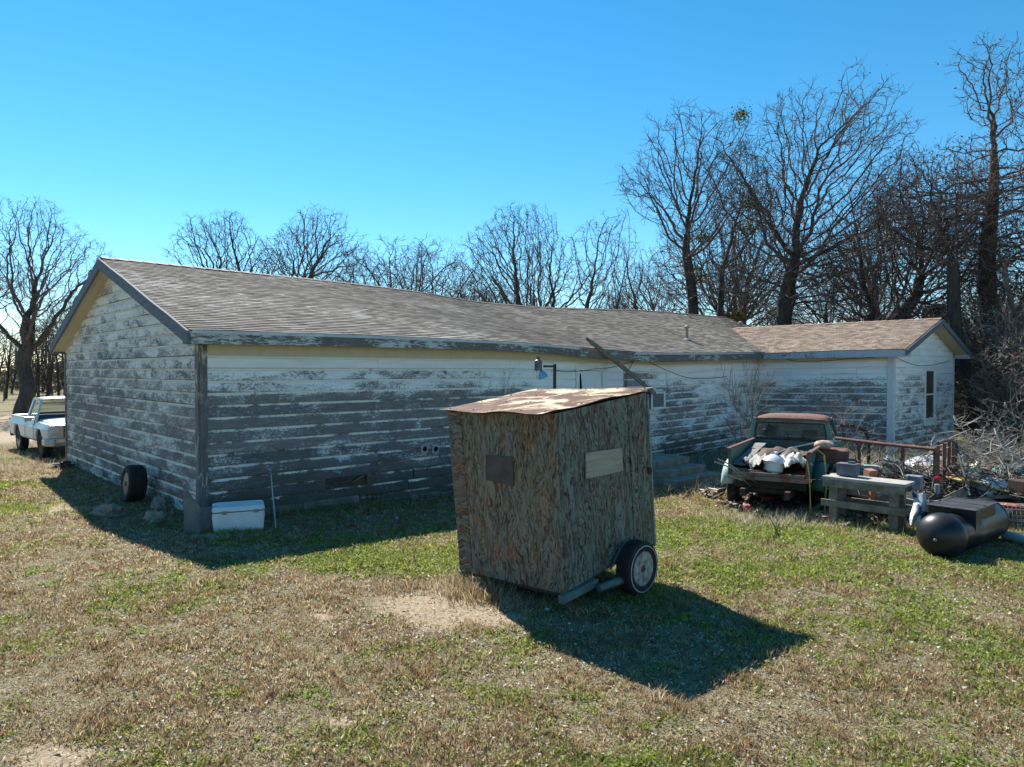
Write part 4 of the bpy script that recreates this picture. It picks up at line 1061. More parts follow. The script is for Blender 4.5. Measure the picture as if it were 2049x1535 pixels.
def wheel(center, axis, r, wd, rimmat, parent_fn, rot=0, stripe=True, hub=M_rust, tread=True, r_rim=None, dish=.02):
    """axis = outward direction of wheel"""
    q = axis.to_track_quat('Z', 'Y').to_matrix().to_4x4(); M = Matrix.Translation(center) @ q @ Matrix.Rotation(rot, 4, 'Z')
    rr_ = r_rim or r * .60; h = wd / 2
    m = MB(); prof = [(rr_, -h * .75), (rr_ + .03, -h * .95), (r * .86, -h), (r * .97, -h * .82)]
    nt = 5
    for i in range(nt):
        z0 = -h * .72 + 1.44 * h * i / nt; z1 = z0 + 1.44 * h / nt * .72
        prof += [(r, z0), (r, z1), (r - .010, z1 + .003), (r - .010, z0 + 1.44 * h / nt - .003)]
    prof += [(r * .97, h * .82), (r * .90, h * .97), (r * .80, h), (rr_ + .03, h * .93), (rr_, h * .75)]
    m.lathe(prof, 48, M, closed=True); t = parent_fn(m, 'tyre', M_tyre, sm=True, ang=30)
    if stripe:
        m = MB(); m.lathe([(r * .815, h + .001), (r * .82, h + .003), (r * .85, h + .002), (r * .855, h - .002)], 48, M, closed=True); parent_fn(m, 'white_stripe', M_wwall, sm=True)
    m = MB(); m.lathe([(rr_ + .012, h * .86), (rr_ + .004, h * .93), (rr_ - .006, h * .86), (rr_ - .02, h * .45), (rr_ * .86, h * .35), (rr_ * .80, h * .55), (rr_ * .62, h * .5 - dish), (rr_ * .50, h * .30), (rr_ * .36, h * .28), (rr_ * .3, h * .4), (0.001, h * .42)], 40, M)
    rim = parent_fn(m, 'rim', rimmat, sm=True, ang=30)
    m = MB(); m.lathe([(rr_ * .52, h * .28), (rr_ * .50, h * .44), (rr_ * .30, h * .50), (rr_ * .26, h * .8), (rr_ * .18, h * .95), (.001, h * .97)], 18, M)
    for i in range(5):
        a = i * 2 * math.pi / 5; p = M @ Vector((rr_ * .42 * math.cos(a), rr_ * .42 * math.sin(a), h * .32)); m.blob(p, .016, i, 4)
    parent_fn(m, 'hub', hub)
    m = MB(); m.lathe([(rr_ * .98, -h * .7), (rr_ * .98, h * .5), (rr_ * .93, h * .5), (rr_ * .93, -h * .7)], 32, M, closed=True); parent_fn(m, 'rim_barrel', rimmat)
    return t
wheel(ax_c, outd, .315, .2, M_rimw, SHB)
wheel(ax_c - outd * 1.95 + Vector((0, 0, -.02)), -outd, .325, .19, M_rimw, SHB, stripe=False)
m = MB(); m.tube([ax_c - outd * .05, ax_c - outd * 1.9], .03, 10); SHB(m, 'axle', M_rust)
m = MB(); m.tube([ax_c - outd * .13 - sdir * (.34 - .05 * k) + Vector((0, 0, .02 + .055 * k)) for k in range(5)], .012, 6); SHB(m, 'fender_bracket', M_frame)

# ======================= COOLER, METAL SHEET, TYRE, ROCKS =======================
def thing_builder(root):
    I_ = Matrix.Translation(-root.location)
    def f(m, name, mat, parent=None, **k):
        o = m.build(name, mat, None, **k); o.data.transform(I_); o.parent = parent or root; return o
    return f
M_cool = m_simple('chalky_white_plastic', (.62, .63, .62), (.78, .79, .78), 3, .6, .08)
M_seam = m_simple('dirty_seam', (.10, .08, .05), (.2, .15, .09), 8)
M_latch = m_simple('tarnished_latch', (.2, .2, .2), (.34, .33, .32), 10, .4, metal=.4)
c0 = gp(424, 1066); c1 = gp(530, 1060)
cdir = (c1 - c0); cdir.z = 0; CW = cdir.length; cdir.normalize(); cn = Vector((cdir.y, -cdir.x, 0)); crz = math.atan2(cdir.y, cdir.x)
cc = (c0 + c1) / 2 - cn * .22; cc.z = GZ(cc.x, cc.y)
cool = empty('cooler', cc, 0, 'white chest cooler lying closed in the grass against the house wall', 'cooler'); B = thing_builder(cool)
m = MB()
def rrect(w, d, r=.04, n=4):
    pts = []
    for cx_, cy_, a0 in ((w / 2 - r, d / 2 - r, 0), (-w / 2 + r, d / 2 - r, 90), (-w / 2 + r, -d / 2 + r, 180), (w / 2 - r, -d / 2 + r, 270)):
        for i in range(n + 1): a = R(a0 + 90 * i / n); pts.append((cx_ + r * math.cos(a), cy_ + r * math.sin(a)))
    return pts
def loft(levels, M, m):
    n = len(rrect(1, 1)); vs = []
    for (w_, d_, z, r) in levels: vs += [M @ Vector((x, y, z)) for x, y in rrect(w_, d_, r)]
    fs = []
    for i in range(len(levels) - 1):
        for k in range(n): a = i * n + k; b = i * n + (k + 1) % n; fs.append((a, b, b + n, a + n))
    fs += [tuple(range(n))[::-1], tuple(range((len(levels) - 1) * n, len(levels) * n))]; m.add(vs, fs); return m
CM = Matrix.Translation(cc) @ Matrix.Rotation(crz, 4, 'Z') @ Matrix.Rotation(R(2), 4, 'X')
W_ = CW * 1.0
loft([(W_ * .95, .42, 0, .03), (W_ * .97, .44, .13, .04), (W_ * .962, .433, .135, .04), (W_ * .975, .445, .14, .04), (W_ * 1.0, .47, .26, .05), (W_ * .985, .46, .335, .04)], CM, m); B(m, 'cooler_body', M_cool, sm=True, ang=30)
m = MB(); loft([(W_ * .965, .44, .335, .04), (W_ * .965, .44, .355, .04)], CM, m); B(m, 'seam', M_seam)
m = MB(); loft([(W_ * 1.0, .475, .355, .05), (W_ * 1.01, .48, .375, .05), (W_ * .985, .46, .415, .05), (W_ * .90, .40, .43, .05), (W_ * .89, .39, .424, .05)], CM, m); lid = B(m, 'lid', M_cool, sm=True, ang=30)
for fx in (-.27, .33):
    m = MB(); m.box((fx * W_, -.238, .345), (.085, .018, .05), M=CM); m.box((fx * W_, -.25, .33), (.05, .012, .03), M=CM); B(m, 'latch', M_latch, bevel=.004)
m = MB(); m.box((-W_ * .505, 0, .2), (.03, .22, .05), M=CM); m.tube([CM @ Vector((-W_ * .5, -.1, .2)), CM @ Vector((-W_ * .55, -.09, .14)), CM @ Vector((-W_ * .55, .09, .14)), CM @ Vector((-W_ * .5, .1, .2))], .012, 8); B(m, 'handle', M_cool)
# bent sheet metal at the corner
M_sheet = m_simple('dull_sheet_metal', (.10, .11, .11), (.2, .21, .21), 5, .55, .2, .3)
s0 = gp(372, 1075); s1 = gp(412, 1105); s2 = gp(428, 1062)
pA, pB_, pC = at(367, 976, s0.y + .25), at(401, 1018, 11.35), at(500, 1008, 12.05)
m = MB()
def sheetq(a, b, za, zb, th=.012):
    n = (b - a).cross(Vector((0, 0, 1))).normalized() * th
    la = Vector((a.x, a.y, za)); lb = Vector((b.x, b.y, zb)); m.add([la, lb, b, a, la + n, lb + n, b + n, a + n], [(0, 1, 2, 3), (7, 6, 5, 4), (0, 4, 5, 1), (3, 2, 6, 7), (1, 5, 6, 2), (0, 3, 7, 4)])
sheetq(pA, pB_, -.15, -.15); 
o = m.build('sheet_metal', M_sheet); tag(o, 'grey bent metal sheet leaning on the near corner of the house', 'sheet metal')
m = MB(); m.beam(pA, pB_, .02, .03); m.beam(pB_, pC, .02, .03)
o2 = m.build('rim_rail', M_sheet); 
r_ = empty('metal_frame', pB_, 0); bpy.data.objects.remove(r_)
o2.parent = o; o2.name = 'bent_rail'
m = MB(); m.sheet(lambda a, b: pB_.lerp(pC, a) + Vector((0.0, .0, -.02)) + Vector((0, 0, (-.45 + .0) * b)), 4, 3, th=(.01, .0, 0)); o3 = m.build('side_sheet', M_sheet); o3.parent = o
# leaning tyre at the gable wall
tc = gp(262, 1004); tax = (-B_ * .25 - A_ * .0 + (A_ * -1) * .9 + Vector((0, 0, -.12))).normalized()
tax = Vector((-.74, -.66, .08)).normalized(); tcen = at(268, 969, tc.y); tcen.z = GZ(tc.x, tc.y) + .375
ty = empty('truck_tyre', (tcen.x, tcen.y, GZ(tcen.x, tcen.y)), 0, 'big black tyre on a chrome rim standing against the gable wall', 'tyre'); TB = thing_builder(ty)
M_chr = m_simple('tarnished_chrome_rim', (.07, .055, .045), (.22, .21, .2), 8, .4, .2, .5)
wheel(tcen, tax, .375, .34, M_chr, TB, stripe=False)
M_rock = m_simple('sandstone', (.12, .10, .08), (.3, .26, .2), 3, bump=.8, bd=.03)
for px, py, r, lab in ((215, 1025, (.28, .18, .15), 'rough flat topped sandstone boulder half in the sun beside the tyre'), (323, 1012, (.18, .16, .17), 'grey rock against the bottom of the gable wall'), (309, 1040, (.15, .14, .16), 'small dark rock in front of the rock at the gable wall')):
    p = gp(px, py + 8); m = MB(); m.blob((p.x, p.y, p.z + r[2] * .4), r, px, 14, .5, 2.2); o = m.build('rock', M_rock); tag(o, lab, 'rock', 'rocks beside the gable wall')
# thin pole leaning on front siding
pb = gp(552, 1058); ptp = wallp(540, 940, -.05); M_wpole = m_simple('faded_pole', (.25, .27, .3), (.5, .52, .55), 6, .6)
m = MB(); m.tube([ptp, pb], .013, 8); o = m.build('pole', M_wpole); tag(o, 'thin pale pole leaning on the dark lower boards right of the cooler', 'pole')
# dark bundle at far gable corner, tin litter
M_blk = m_simple('black_plastic', (.008, .008, .008), (.025, .025, .025), 6, .5)
p = gp(128, 938); m = MB(); m.blob((p.x, p.y, p.z + .08), (.22, .16, .1), 4, 12, .8, 3); m.tube([p + Vector((-.1, 0, .05)), p + Vector((-.35, -.1, .02))], .03, 6)
o = m.build('black_bag', M_blk); tag(o, 'crumpled black plastic bag at the foot of the far gable corner', 'bag')
M_white = m_simple('white_plastic_scrap', (.6, .62, .63), (.75, .77, .78), 9, .5)
for px, py, s_, lab in ((374, 1058, .05, 'shiny crumpled foil scrap in the shade before the metal sheet'), (1094, 1222, .025, 'tiny white scrap in the shade under the shed'), (795, 1038, .03, 'small white scrap in the shade by the front wall')):
    p = gp(px, py); m = MB(); m.blob((p.x, p.y, p.z + s_ * .5), (s_, s_ * .7, s_ * .5), px, 7, .9, 4); o = m.build('litter', M_white); tag(o, lab, 'litter')
# ---------------- yard light ----------------
YL = 15.0
pp0 = at(1109, 735, YL); base = on(pp0.x, pp0.y)
yl = empty('yard_light', base, 0, 'dark security lamp on an arm of a black pole in front of the back door', 'lamp'); LB = thing_builder(yl)
M_pole = m_simple('dark_steel_pole', (.02, .022, .025), (.05, .052, .055), 6, .6); M_zinc = m_simple('grey_lamp_housing', (.07, .08, .09), (.15, .165, .18), 6, .5, .2, .2)
m = MB(); m.tube([base, at(1110, 731, YL)], .035, 12); LB(m, 'pole', M_pole, sm=True)
m = MB(); q0 = at(1110, 733, YL); q1 = at(1086, 733, YL - .15); m.tube([q0 + Vector((.02, 0, 0)), q1 + Vector((.02, 0, .0))], .024, 10); m.box(q0, (.07, .07, .09)); LB(m, 'arm', M_pole, sm=False)
m = MB(); LM = Matrix.Translation(at(1077, 738, YL - .18))
m.lathe([(.02, .26), (.035, .26), (.035, .2), (.05, .19), (.075, .17), (.082, .05), (.082, -.02), (.05, -.05), (.03, -.05)], 20, LM); LB(m, 'lamp_housing', M_zinc, sm=True)
M_lens = m_simple('milky_glass', (.5, .5, .42), (.72, .71, .6), 5, .25, .0, spec=.5)
m = MB(); m.blob(at(1077, 749, YL - .22), (.055, .05, .1), 1, 12, .05); LB(m, 'bulb', M_lens, sm=True)
def m_bluegl():
    g = Mt('cracked_blue_lens', .15, spec=.6); return g.set(g.ramp(g.noise(g.obj(), 22, 5, .7), [(.35, (.05, .15, .28)), (.55, (.15, .38, .55)), (.72, (.6, .7, .75))]))
m = MB(); LM2 = Matrix.Translation(at(1080, 742, YL - .2)) @ Matrix.Rotation(R(12), 4, 'X') @ Matrix.Rotation(R(-18), 4, 'Y')
o_ = len(m.v); pr = [(.06, 0), (.10, -.06), (.125, -.12), (.13, -.16), (.123, -.16), (.118, -.12), (.092, -.06), (.05, -.0)]
m.lathe(pr, 18, LM2, closed=True); m.f = [f for i, f in enumerate(m.f) if not (6 <= (i % 18) <= 11 and i > 0)]; LB(m, 'broken_lens', m_bluegl(), sm=True)
# ======================= PICKUPS =======================
def body_loft(secs, m, close=True):
    """secs : list of (x, [(y,z)..]) cross-sections of equal length -> surface"""
    n = len(secs[0][1]); vs = []
    for x, pr in secs: vs += [(x, y, z) for y, z in pr]
    fs = []
    for i in range(len(secs) - 1):
        for k in range(n - 1): a = i * n + k; fs.append((a, a + n, a + n + 1, a + 1))
    if close: fs += [tuple(range(n)), tuple(range((len(secs) - 1) * n, len(secs) * n))[::-1]]
    m.add(vs, fs); return m
def m_paint(name, c, rustc=(.16, .07, .045), rust=.5, rough=.35, seed=0, dirt=(.3, .28, .25), rz=None, coat=.3):
    g = Mt(name, rough, spec=.5); o = g.map(g.obj(), (1, 1, 1), (0, 0, 0), (seed, seed, seed)); n1 = g.noise(o, 2.2, 8, .72, .3); n2 = g.noise(o, 18, 6, .7)
    base = g.mix(g.ramp(n2, [(.35, 0.), (.8, .5)]), c, tuple(x * .6 + .02 for x in c))
    rc = g.ramp(n2, [(.3, tuple(x * .5 for x in rustc)), (.7, tuple(x * 1.5 for x in rustc))])
    f = g.math('ADD', n1, rust - .5)
    if rz: f = g.math('ADD', f, g.n('ShaderNodeMapRange', 0, None, Value=g.sep(g.obj())[2], i1=rz[0], i2=rz[1], i3=0.0, i4=rz[2]))
    mk = g.ramp(f, [(.53, 0.), (.57, 1.)]); col = g.mix(mk, base, rc)
    return g.set(col, rough=g.ramp(mk, [(0, rough), (1, .85)]), bump=g.math('ADD', n2, mk), bs=.2, bd=.004)
def local(root):
    def f(m, name, mat, parent=None, **k):
        o = m.build(name, mat, None, **k); o.parent = parent or root; return o
    return f
# --- old green stepside pickup (rear towards camera). local: x right, y forward, origin under the tail, left corner
GT_Y = 13.55; pl = at(1460, 900, GT_Y); th_ = R(31)
gt = empty('green_pickup', (pl.x, pl.y, GZ(pl.x, pl.y) - .02), -th_, 'derelict green pickup with rusty roof and open bed full of scrap', 'pickup truck'); GB = local(gt)
ZO = 0.02
M_green = m_paint('faded_green_paint', (.045, .12, .10), rust=.42, rough=.5, seed=2)
M_greenr = m_paint('green_paint_rust_top', (.09, .20, .16), (.15, .075, .055), rust=.42, rough=.5, seed=5, rz=(1.66, 1.76, .5))
M_greend = m_paint('dark_green_bed', (.035, .10, .085), rust=.46, rough=.55, seed=7)
BW, BL, FZ, RZ = 1.42, 2.35, .84, 1.27   # bed width, length, floor, rail
m = MB(); m.box((BW / 2, BL / 2, FZ - .03), (BW, BL, .05)); GB(m, 'bed_floor', M_rust)
for x0, sgn in ((0, -1), (BW, 1)):
    m = MB(); m.box((x0, BL / 2, (FZ + RZ) / 2 - .03), (.03, BL, RZ - FZ + .1)); side = GB(m, 'bed_side', M_greend if sgn < 0 else M_green, bevel=.004)
    m = MB(); m.box((x0 + sgn * .03, BL / 2, RZ + .02), (.075, BL + .02, .022)); GB(m, 'bed_rail', M_rust2, side, bevel=.008)
    m = MB(); m.box((x0 + sgn * .0, .02, (FZ + RZ) / 2 - .06), (.06, .05, RZ - FZ + .12)); GB(m, 'tail_post', M_rust2 if sgn > 0 else M_greend, side, bevel=.008)
    # fender
    m = MB(); prof = []; nf = 14
    for i in range(nf + 1):
        a = math.pi * i / nf; rr_ = .46 + .03 * math.sin(a * 2)
        prof.append((1.02 - (rr_ + .12) * math.cos(a) * 1.15, .55 + rr_ * math.sin(a) * 1.08))
    for (y, z), (y2, z2) in zip(prof, prof[1:]):
        a = (x0 + sgn * .02, y, z); b = (x0 + sgn * .02, y2, z2); c = (x0 + sgn * .2, y2, z2 - .015); d = (x0 + sgn * .2, y, z - .015)
        e = (x0 + sgn * .26, y * .97 + .03, z - .09); f_ = (x0 + sgn * .26, y2 * .97 + .03, z2 - .09)
        m.add([a, b, c, d], [(0, 1, 2, 3) if sgn < 0 else (3, 2, 1, 0)]); m.add([d, c, f_, e], [(0, 1, 2, 3) if sgn < 0 else (3, 2, 1, 0)])
    M_whg = m_paint('chalky_green_fender', (.36, .44, .42), rust=.4, rough=.6, seed=3)
    fd = GB(m, 'rear_fender', M_whg if sgn < 0 else M_green, sm=True, ang=60, weld=True); md = fd.modifiers.new('t', 'SOLIDIFY'); md.thickness = .012
    wheel(Vector((x0 + sgn * .13, 1.02, .34)), Vector((sgn, 0, 0)), .35, .2, M_rust2, GB, stripe=False)
m = MB(); m.box((BW / 2, .0, FZ - .01), (BW - .1, .05, .06)); m.box((BW / 2, .01, FZ - .09), (BW + .02, .05, .085)); GB(m, 'tail_sill', m_paint('pinkish_rusty_sill', (.22, .15, .12), rust=.5, rough=.7, seed=8), bevel=.006)
m = MB(); m.box((BW / 2, BL, (FZ + RZ) / 2), (BW, .03, RZ - FZ)); GB(m, 'bed_front_wall', M_greend)
m = MB(); m.box((BW / 2, .75, .45), (.9, .5, .16)); m.box((BW / 2, .35, .62), (BW - .1, .3, .2)); GB(m, 'rear_crossmember', M_blk, bevel=.02)
m = MB(); m.box((BW / 2 - .4, 2.2, .5), (.09, 5.0, .14)); m.box((BW / 2 + .4, 2.2, .5), (.09, 5.0, .14)); m.box((BW / 2, .3, .5), (.9, .08, .1)); GB(m, 'chassis_frame', M_scr)
# cab
CBX, CBW = BW / 2, 1.78; y0 = BL + .06; 
def cabsec(y, zt, wt, zb=.62, wb=CBW, belt=1.22):
    h = wt / 2; H_ = wb / 2; r = .10
    pts = [(-H_ + .03, zb), (-H_, zb + .12), (-H_, belt - .1), (-H_ + .03, belt), (-h - .0, zt - r), (-h + r * .35, zt - r * .3), (-h + r, zt), (0, zt + .03)]
    return pts + [(-x, z) for x, z in pts[-2::-1]]
# cab body built as shell: lower body + roof + pillars
m = MB()
def ring(y, pts): return [(CBX + x, y, z) for x, z in pts]
low = [(-CBW / 2 + .03, .6), (-CBW / 2, .7), (-CBW / 2, 1.15), (-CBW / 2 + .035, 1.24)]
lowp = low + [(-x, z) for x, z in low[::-1]]
secs = [(y0, lowp), (y0 + .05, lowp), (y0 + 1.25, lowp)]
vs = []; 
for y, pr in secs: vs += ring(y, pr)
n = len(lowp); fs = []
for i in range(2):
    for k in range(n - 1): a = i * n + k; fs.append((a, a + n, a + n + 1, a + 1))
fs += [tuple(range(n)), tuple(range(2 * n, 3 * n))[::-1]]
m.add(vs, fs); cab = GB(m, 'cab', M_green, bevel=.02)
# roof panel (crowned, rounded edges)
m = MB(); RW = 1.50; zr = 1.72
def roofp(a, b):
    x = (a * 2 - 1); y = (b * 2 - 1); ex = 1 - (1 - abs(x) ** 4) ** .5; ey = 1 - (1 - abs(y) ** 6) ** .5 if abs(y) < 1 else 1
    return Vector((CBX + x * RW / 2, y0 + .52 + y * .52, zr + .11 - .11 * ex - .07 * ey + .0))
m.sheet(roofp, 24, 16, th=.02); GB(m, 'cab_roof', M_greenr, cab, sm=True, ang=50)
# rear header, pillars with window openings
m = MB()
m.box((CBX, y0 + .02, 1.70), (RW - .08, .05, .11)); GB(m, 'rear_header', M_greenr, cab, bevel=.015)
for sgn in (-1, 1):
    m = MB(); m.beam((CBX + sgn * (CBW / 2 - .06), y0 + .03, 1.22), (CBX + sgn * (RW / 2 - .03), y0 + .05, 1.74), .12, .10, up=(0, 1, 0)); GB(m, 'rear_pillar', M_greenr, cab, bevel=.02)
    m = MB(); m.beam((CBX + sgn * (CBW / 2 - .05), y0 + 1.22, 1.22), (CBX + sgn * (RW / 2 - .03), y0 + .92, 1.74), .07, .06, up=(0, 1, 0)); GB(m, 'front_pillar', M_green, cab, bevel=.01)
m = MB(); m.box((CBX, y0 + .02, 1.25), (CBW - .1, .06, .08)); GB(m, 'window_sill', M_rust, cab, bevel=.01)
def m_clearglass(name, a=.25):
    g = Mt(name, .08, spec=.5); t = g.nt.nodes.new('ShaderNodeBsdfTransparent'); t.inputs[0].default_value = (.8, .84, .82, 1)
    d = g.nt.nodes.new('ShaderNodeBsdfDiffuse'); nn = g.ramp(g.noise(g.obj(), 5, 6, .7), [(.35, .08), (.7, a * 2)])
    g.b.inputs['Base Color'].default_value = (.2, .21, .19, 1); mx = g.nt.nodes.new('ShaderNodeMixShader')
    g.nt.links.new(nn, mx.inputs[0]); g.nt.links.new(t.outputs[0], mx.inputs[1]); g.nt.links.new(g.b.outputs[0], mx.inputs[2]); g.nt.links.new(mx.outputs[0], g.nt.nodes['Material Output'].inputs[0]); return g.m
M_cg = m_clearglass('dusty_clear_glass')
m = MB(); m.box((CBX, y0 + .03, 1.475), (1.52, .008, .40)); GB(m, 'rear_window', M_cg, cab)
m = MB()
for x, z, dx, dz in ((0, 1.655, 1.34, .03), (0, 1.295, 1.5, .03)): m.box((CBX + x, y0 - .002, z), (dx, .02, dz))
for sgn in (-1, 1): m.beam((CBX + sgn * .76, y0 - .002, 1.29), (CBX + sgn * .69, y0 - .002, 1.66), .03, .02, up=(0, 1, 0))
GB(m, 'window_gasket', M_blk, cab)
m = MB(); m.box((CBX, y0 + 1.16, 1.44), (1.42, .008, .48), rx=R(28)); GB(m, 'windshield', M_cg, cab)
m = MB(); m.box((CBX, y0 + .35, 1.1), (1.5, .16, .45)); m.box((CBX + .36, y0 + .33, 1.38), (.34, .12, .2)); GB(m, 'bench_seat', M_blk, cab, bevel=.05)
m = MB(); m.blob((CBX - .48, y0 + .45, 1.4), (.2, .16, .18), 6, 10, .5); GB(m, 'torn_headrest', M_blk, cab)
m = MB(); SM_ = Matrix.Translation((CBX - .36, y0 + .8, 1.28)) @ Matrix.Rotation(R(60), 4, 'X')
m.lathe([(.19 + .012 * math.cos(a), .012 * math.sin(a)) for a in [i * math.pi / 4 for i in range(8)]], 28, SM_, closed=True); GB(m, 'steering_wheel', M_blk, cab)
m = MB(); m.box((CBX, y0 + 1.1, 1.16), (1.55, .25, .14)); GB(m, 'dashboard', M_rust, cab, bevel=.03)
# hood and front fenders
m = MB(); m.sheet(lambda a, b: Vector((CBX + (a - .5) * 1.7, y0 + 1.25 + 1.3 * b, 1.18 + .06 * math.sin(a * math.pi) - .08 * b)), 8, 8, th=.55); GB(m, 'hood', M_green, sm=True, ang=40)
for sgn in (-1, 1): wheel(Vector((CBX + sgn * .78, y0 + 2.0, .34)), Vector((sgn, 0, 0)), .35, .2, M_rust2, GB, stripe=False)
# cab back lower bluegreen panel highlight: flat rear lower wall already body
# mirror on left
m = MB(); m.beam((CBX - CBW / 2, y0 + 1.0, 1.2), (CBX - CBW / 2 - .22, y0 + .95, 1.3), .015, .015); m.box((CBX - CBW / 2 - .24, y0 + .95, 1.32), (.14, .03, .16)); GB(m, 'mirror', M_latch)
GTM = Matrix.Translation(gt.location) @ Matrix.Rotation(-th_, 4, 'Z')
def GT(x, y, z): return GTM @ Vector((x, y, z))
# --- scrap in the bed (things of their own)
M_enamel = m_simple('white_enamel', (.66, .66, .63), (.8, .8, .77), 5, .3, .05, spec=.5)
m = MB(); KM = Matrix.Translation(GT(.76, .28, FZ)) @ Matrix.Rotation(R(8), 4, 'Y')
m.lathe([(.13, 0), (.17, .04), (.18, .18), (.19, .2), (.2, .21)], 28, KM); o = m.build('pot', M_enamel, sm=True); tag(o, 'white enamel pot with a domed lid in the bed of the green pickup', 'pot')
m = MB(); m.lathe([(.225, .205), (.225, .225), (.17, .29), (.09, .34), (.03, .355), (.03, .38), (.05, .395), (.02, .41)], 28, KM); l_ = m.build('lid', m_simple('grey_enamel', (.42, .46, .5), (.6, .63, .66), 6, .3), sm=True); l_.parent = o
M_cloth = m_simple('dirty_white_cloth', (.20, .19, .17), (.52, .50, .46), 9, .9, .4)
def cloth(name, c, sx, sy, h, seed, mat, label, cat, rz=0, th=.012, n=18, fr=3.0):
    m = MB(); c = Vector(c); q = Matrix.Rotation(rz, 3, 'Z')
    def f(a, b):
        x = (a - .5) * 2; y = (b - .5) * 2; rr_ = 1 + .25 * mnoise.noise(Vector((math.atan2(y, x) * 1.5, seed, 0)))
        return c + q @ Vector((x * sx * rr_, y * sy * rr_, h * (1 - .6 * (x * x + y * y) / 2) + h * .9 * mnoise.noise(Vector((x * fr, y * fr, seed))) + h * .3 * mnoise.noise(Vector((x * fr * 3, y * fr * 3, seed)))))
    m.sheet(f, n, n, th=th); o = m.build(name, mat, sm=True, ang=70); tag(o, label, cat); return o
cloth('plastic_sheet', GT(1.08, .48, FZ + .1), .24, .33, .20, 3, m_simple('dusty_white_sheeting', (.34, .33, .30), (.62, .61, .58), 6, .5, .2), 'crumpled white plastic sheet right of the pot in the pickup bed', 'plastic sheet')
cloth('torn_rag', GT(.42, .48, FZ + .05), .26, .4, .2, 8, M_cloth, 'torn greyish white rag heap left of the pot in the pickup bed', 'rag')
cloth('dark_tarp', GT(.75, 1.35, FZ + .1), .6, .8, .22, 12, m_simple('brown_tarp', (.04, .03, .025), (.13, .10, .08), 5), 'dark brown tarp heap at the cab end of the pickup bed', 'tarp')
M_board = m_simple('grey_weathered_board', (.13, .12, .11), (.32, .3, .27), 3, bump=.5, stretch=(3, 3, 3))
M_darkb = m_simple('dark_board', (.05, .045, .04), (.14, .125, .11), 4, bump=.5)
m = MB(); m.beam(GT(.12, .25, FZ + .12), GT(.20, 1.95, RZ - .05), .22, .03); o = m.build('board', M_board); tag(o, 'bent grey board leaning along the left inside of the pickup bed', 'board')
m = MB(); m.beam(GT(.02, .12, FZ + .05), GT(.62, .12, FZ + .03), .2, .03); o = m.build('board', M_darkb); tag(o, 'short dark board lying across the tail of the pickup bed', 'board')
m = MB(); m.beam(GT(.05, .3, FZ + .11), GT(.75, .5, FZ + .09), .12, .03); o = m.build('board', m_simple('brown_board', (.09, .06, .04), (.2, .14, .09), 4)); tag(o, 'brown board behind the short dark board in the pickup bed', 'board')
M_strip = m_simple('pale_green_trim_strip', (.32, .40, .38), (.5, .58, .55), 6, .4)
pz = [GT(.45, .75, FZ + .2), GT(1.0, 1.3, RZ - .02), GT(1.5, 1.65, RZ + .1), GT(1.75, 1.75, RZ + .10)]
m = MB(); m.tube(pz, .014, 6); o = m.build('trim_strip', M_strip); tag(o, 'long pale green trim strip lying across the pickup bed onto the right rail', 'trim strip')
M_hose = m_simple('yellow_hose', (.32, .22, .05), (.5, .38, .12), 8, .6)
ph = GT(BW + .0, -.06, FZ + .30)
m = MB(); m.tube([ph + Vector((.0, 0, 0)), ph + Vector((.02, -.06, -.3)), ph + Vector((.03, -.08, -.8)), ph + Vector((.08, -.05, -1.05)), ph + Vector((.20, -.02, -1.12)), ph + Vector((.32, .0, -.98)), ph + Vector((.37, .02, -.4)), ph + Vector((.34, .06, .1)), ph + Vector((.22, .12, .22))], .012, 8)
o = m.build('hose', M_hose, sm=True); tag(o, 'thin yellow hose hanging in a loop over the tail of the green pickup', 'hose')
# clutter right of the bed: orange rusty drum, lamp head, box
p = at(1665, 912, 14.1); m = MB(); m.box(p, (.62, .34, .30), rz=R(-25), rx=R(6)); o = m.build('rusty_tank', M_rust2, bevel=.06); tag(o, 'orange rusty metal box beside the bed of the green pickup', 'metal box')
p = at(1649, 896, 14.0); m = MB(); m.blob(p + Vector((0, 0, .06)), (.2, .13, .09), 2, 12, .2); o = m.build('scrap_dome', m_simple('peeling_orange_white', (.35, .15, .09), (.6, .5, .42), 12), sm=True); tag(o, 'peeling orange and white dome lying on the rusty box', 'scrap metal')
# handlebar rods of a red mower
M_rod = m_simple('grey_rod', (.18, .18, .18), (.4, .4, .38), 8, .4, metal=.4)
mw0 = gp(1540, 1012)
mw = empty('lawn_mower', mw0, 0, 'old red push mower in the shade under the tail of the green pickup', 'mower'); MWB = thing_builder(mw)
M_redp = m_paint('dull_red_paint', (.16, .02, .025), rust=.45, rough=.5, seed=11)
m = MB(); m.lathe([(.02, .22), (.2, .22), (.25, .2), (.28, .1), (.27, .1), (.24, .18)], 24, Matrix.Translation(mw0 + Vector((0, .15, 0)))); m.box(mw0 + Vector((-.05, .15, .27)), (.28, .24, .12)); MWB(m, 'mower_deck', M_redp, bevel=.01)
h1, h2 = at(1430, 924, 11.6), at(1437, 919, 12.0); jx = at(1465, 937, 11.9)
m = MB(); m.tube([h1, jx, mw0 + Vector((-.18, .1, .2))], .012, 8); m.tube([h2, jx + Vector((.02, .25, .04)), mw0 + Vector((.15, .1, .2))], .012, 8); m.tube([at(1453, 950, 11.8), at(1485, 961, 11.9)], .012, 6); MWB(m, 'handle', M_rod)
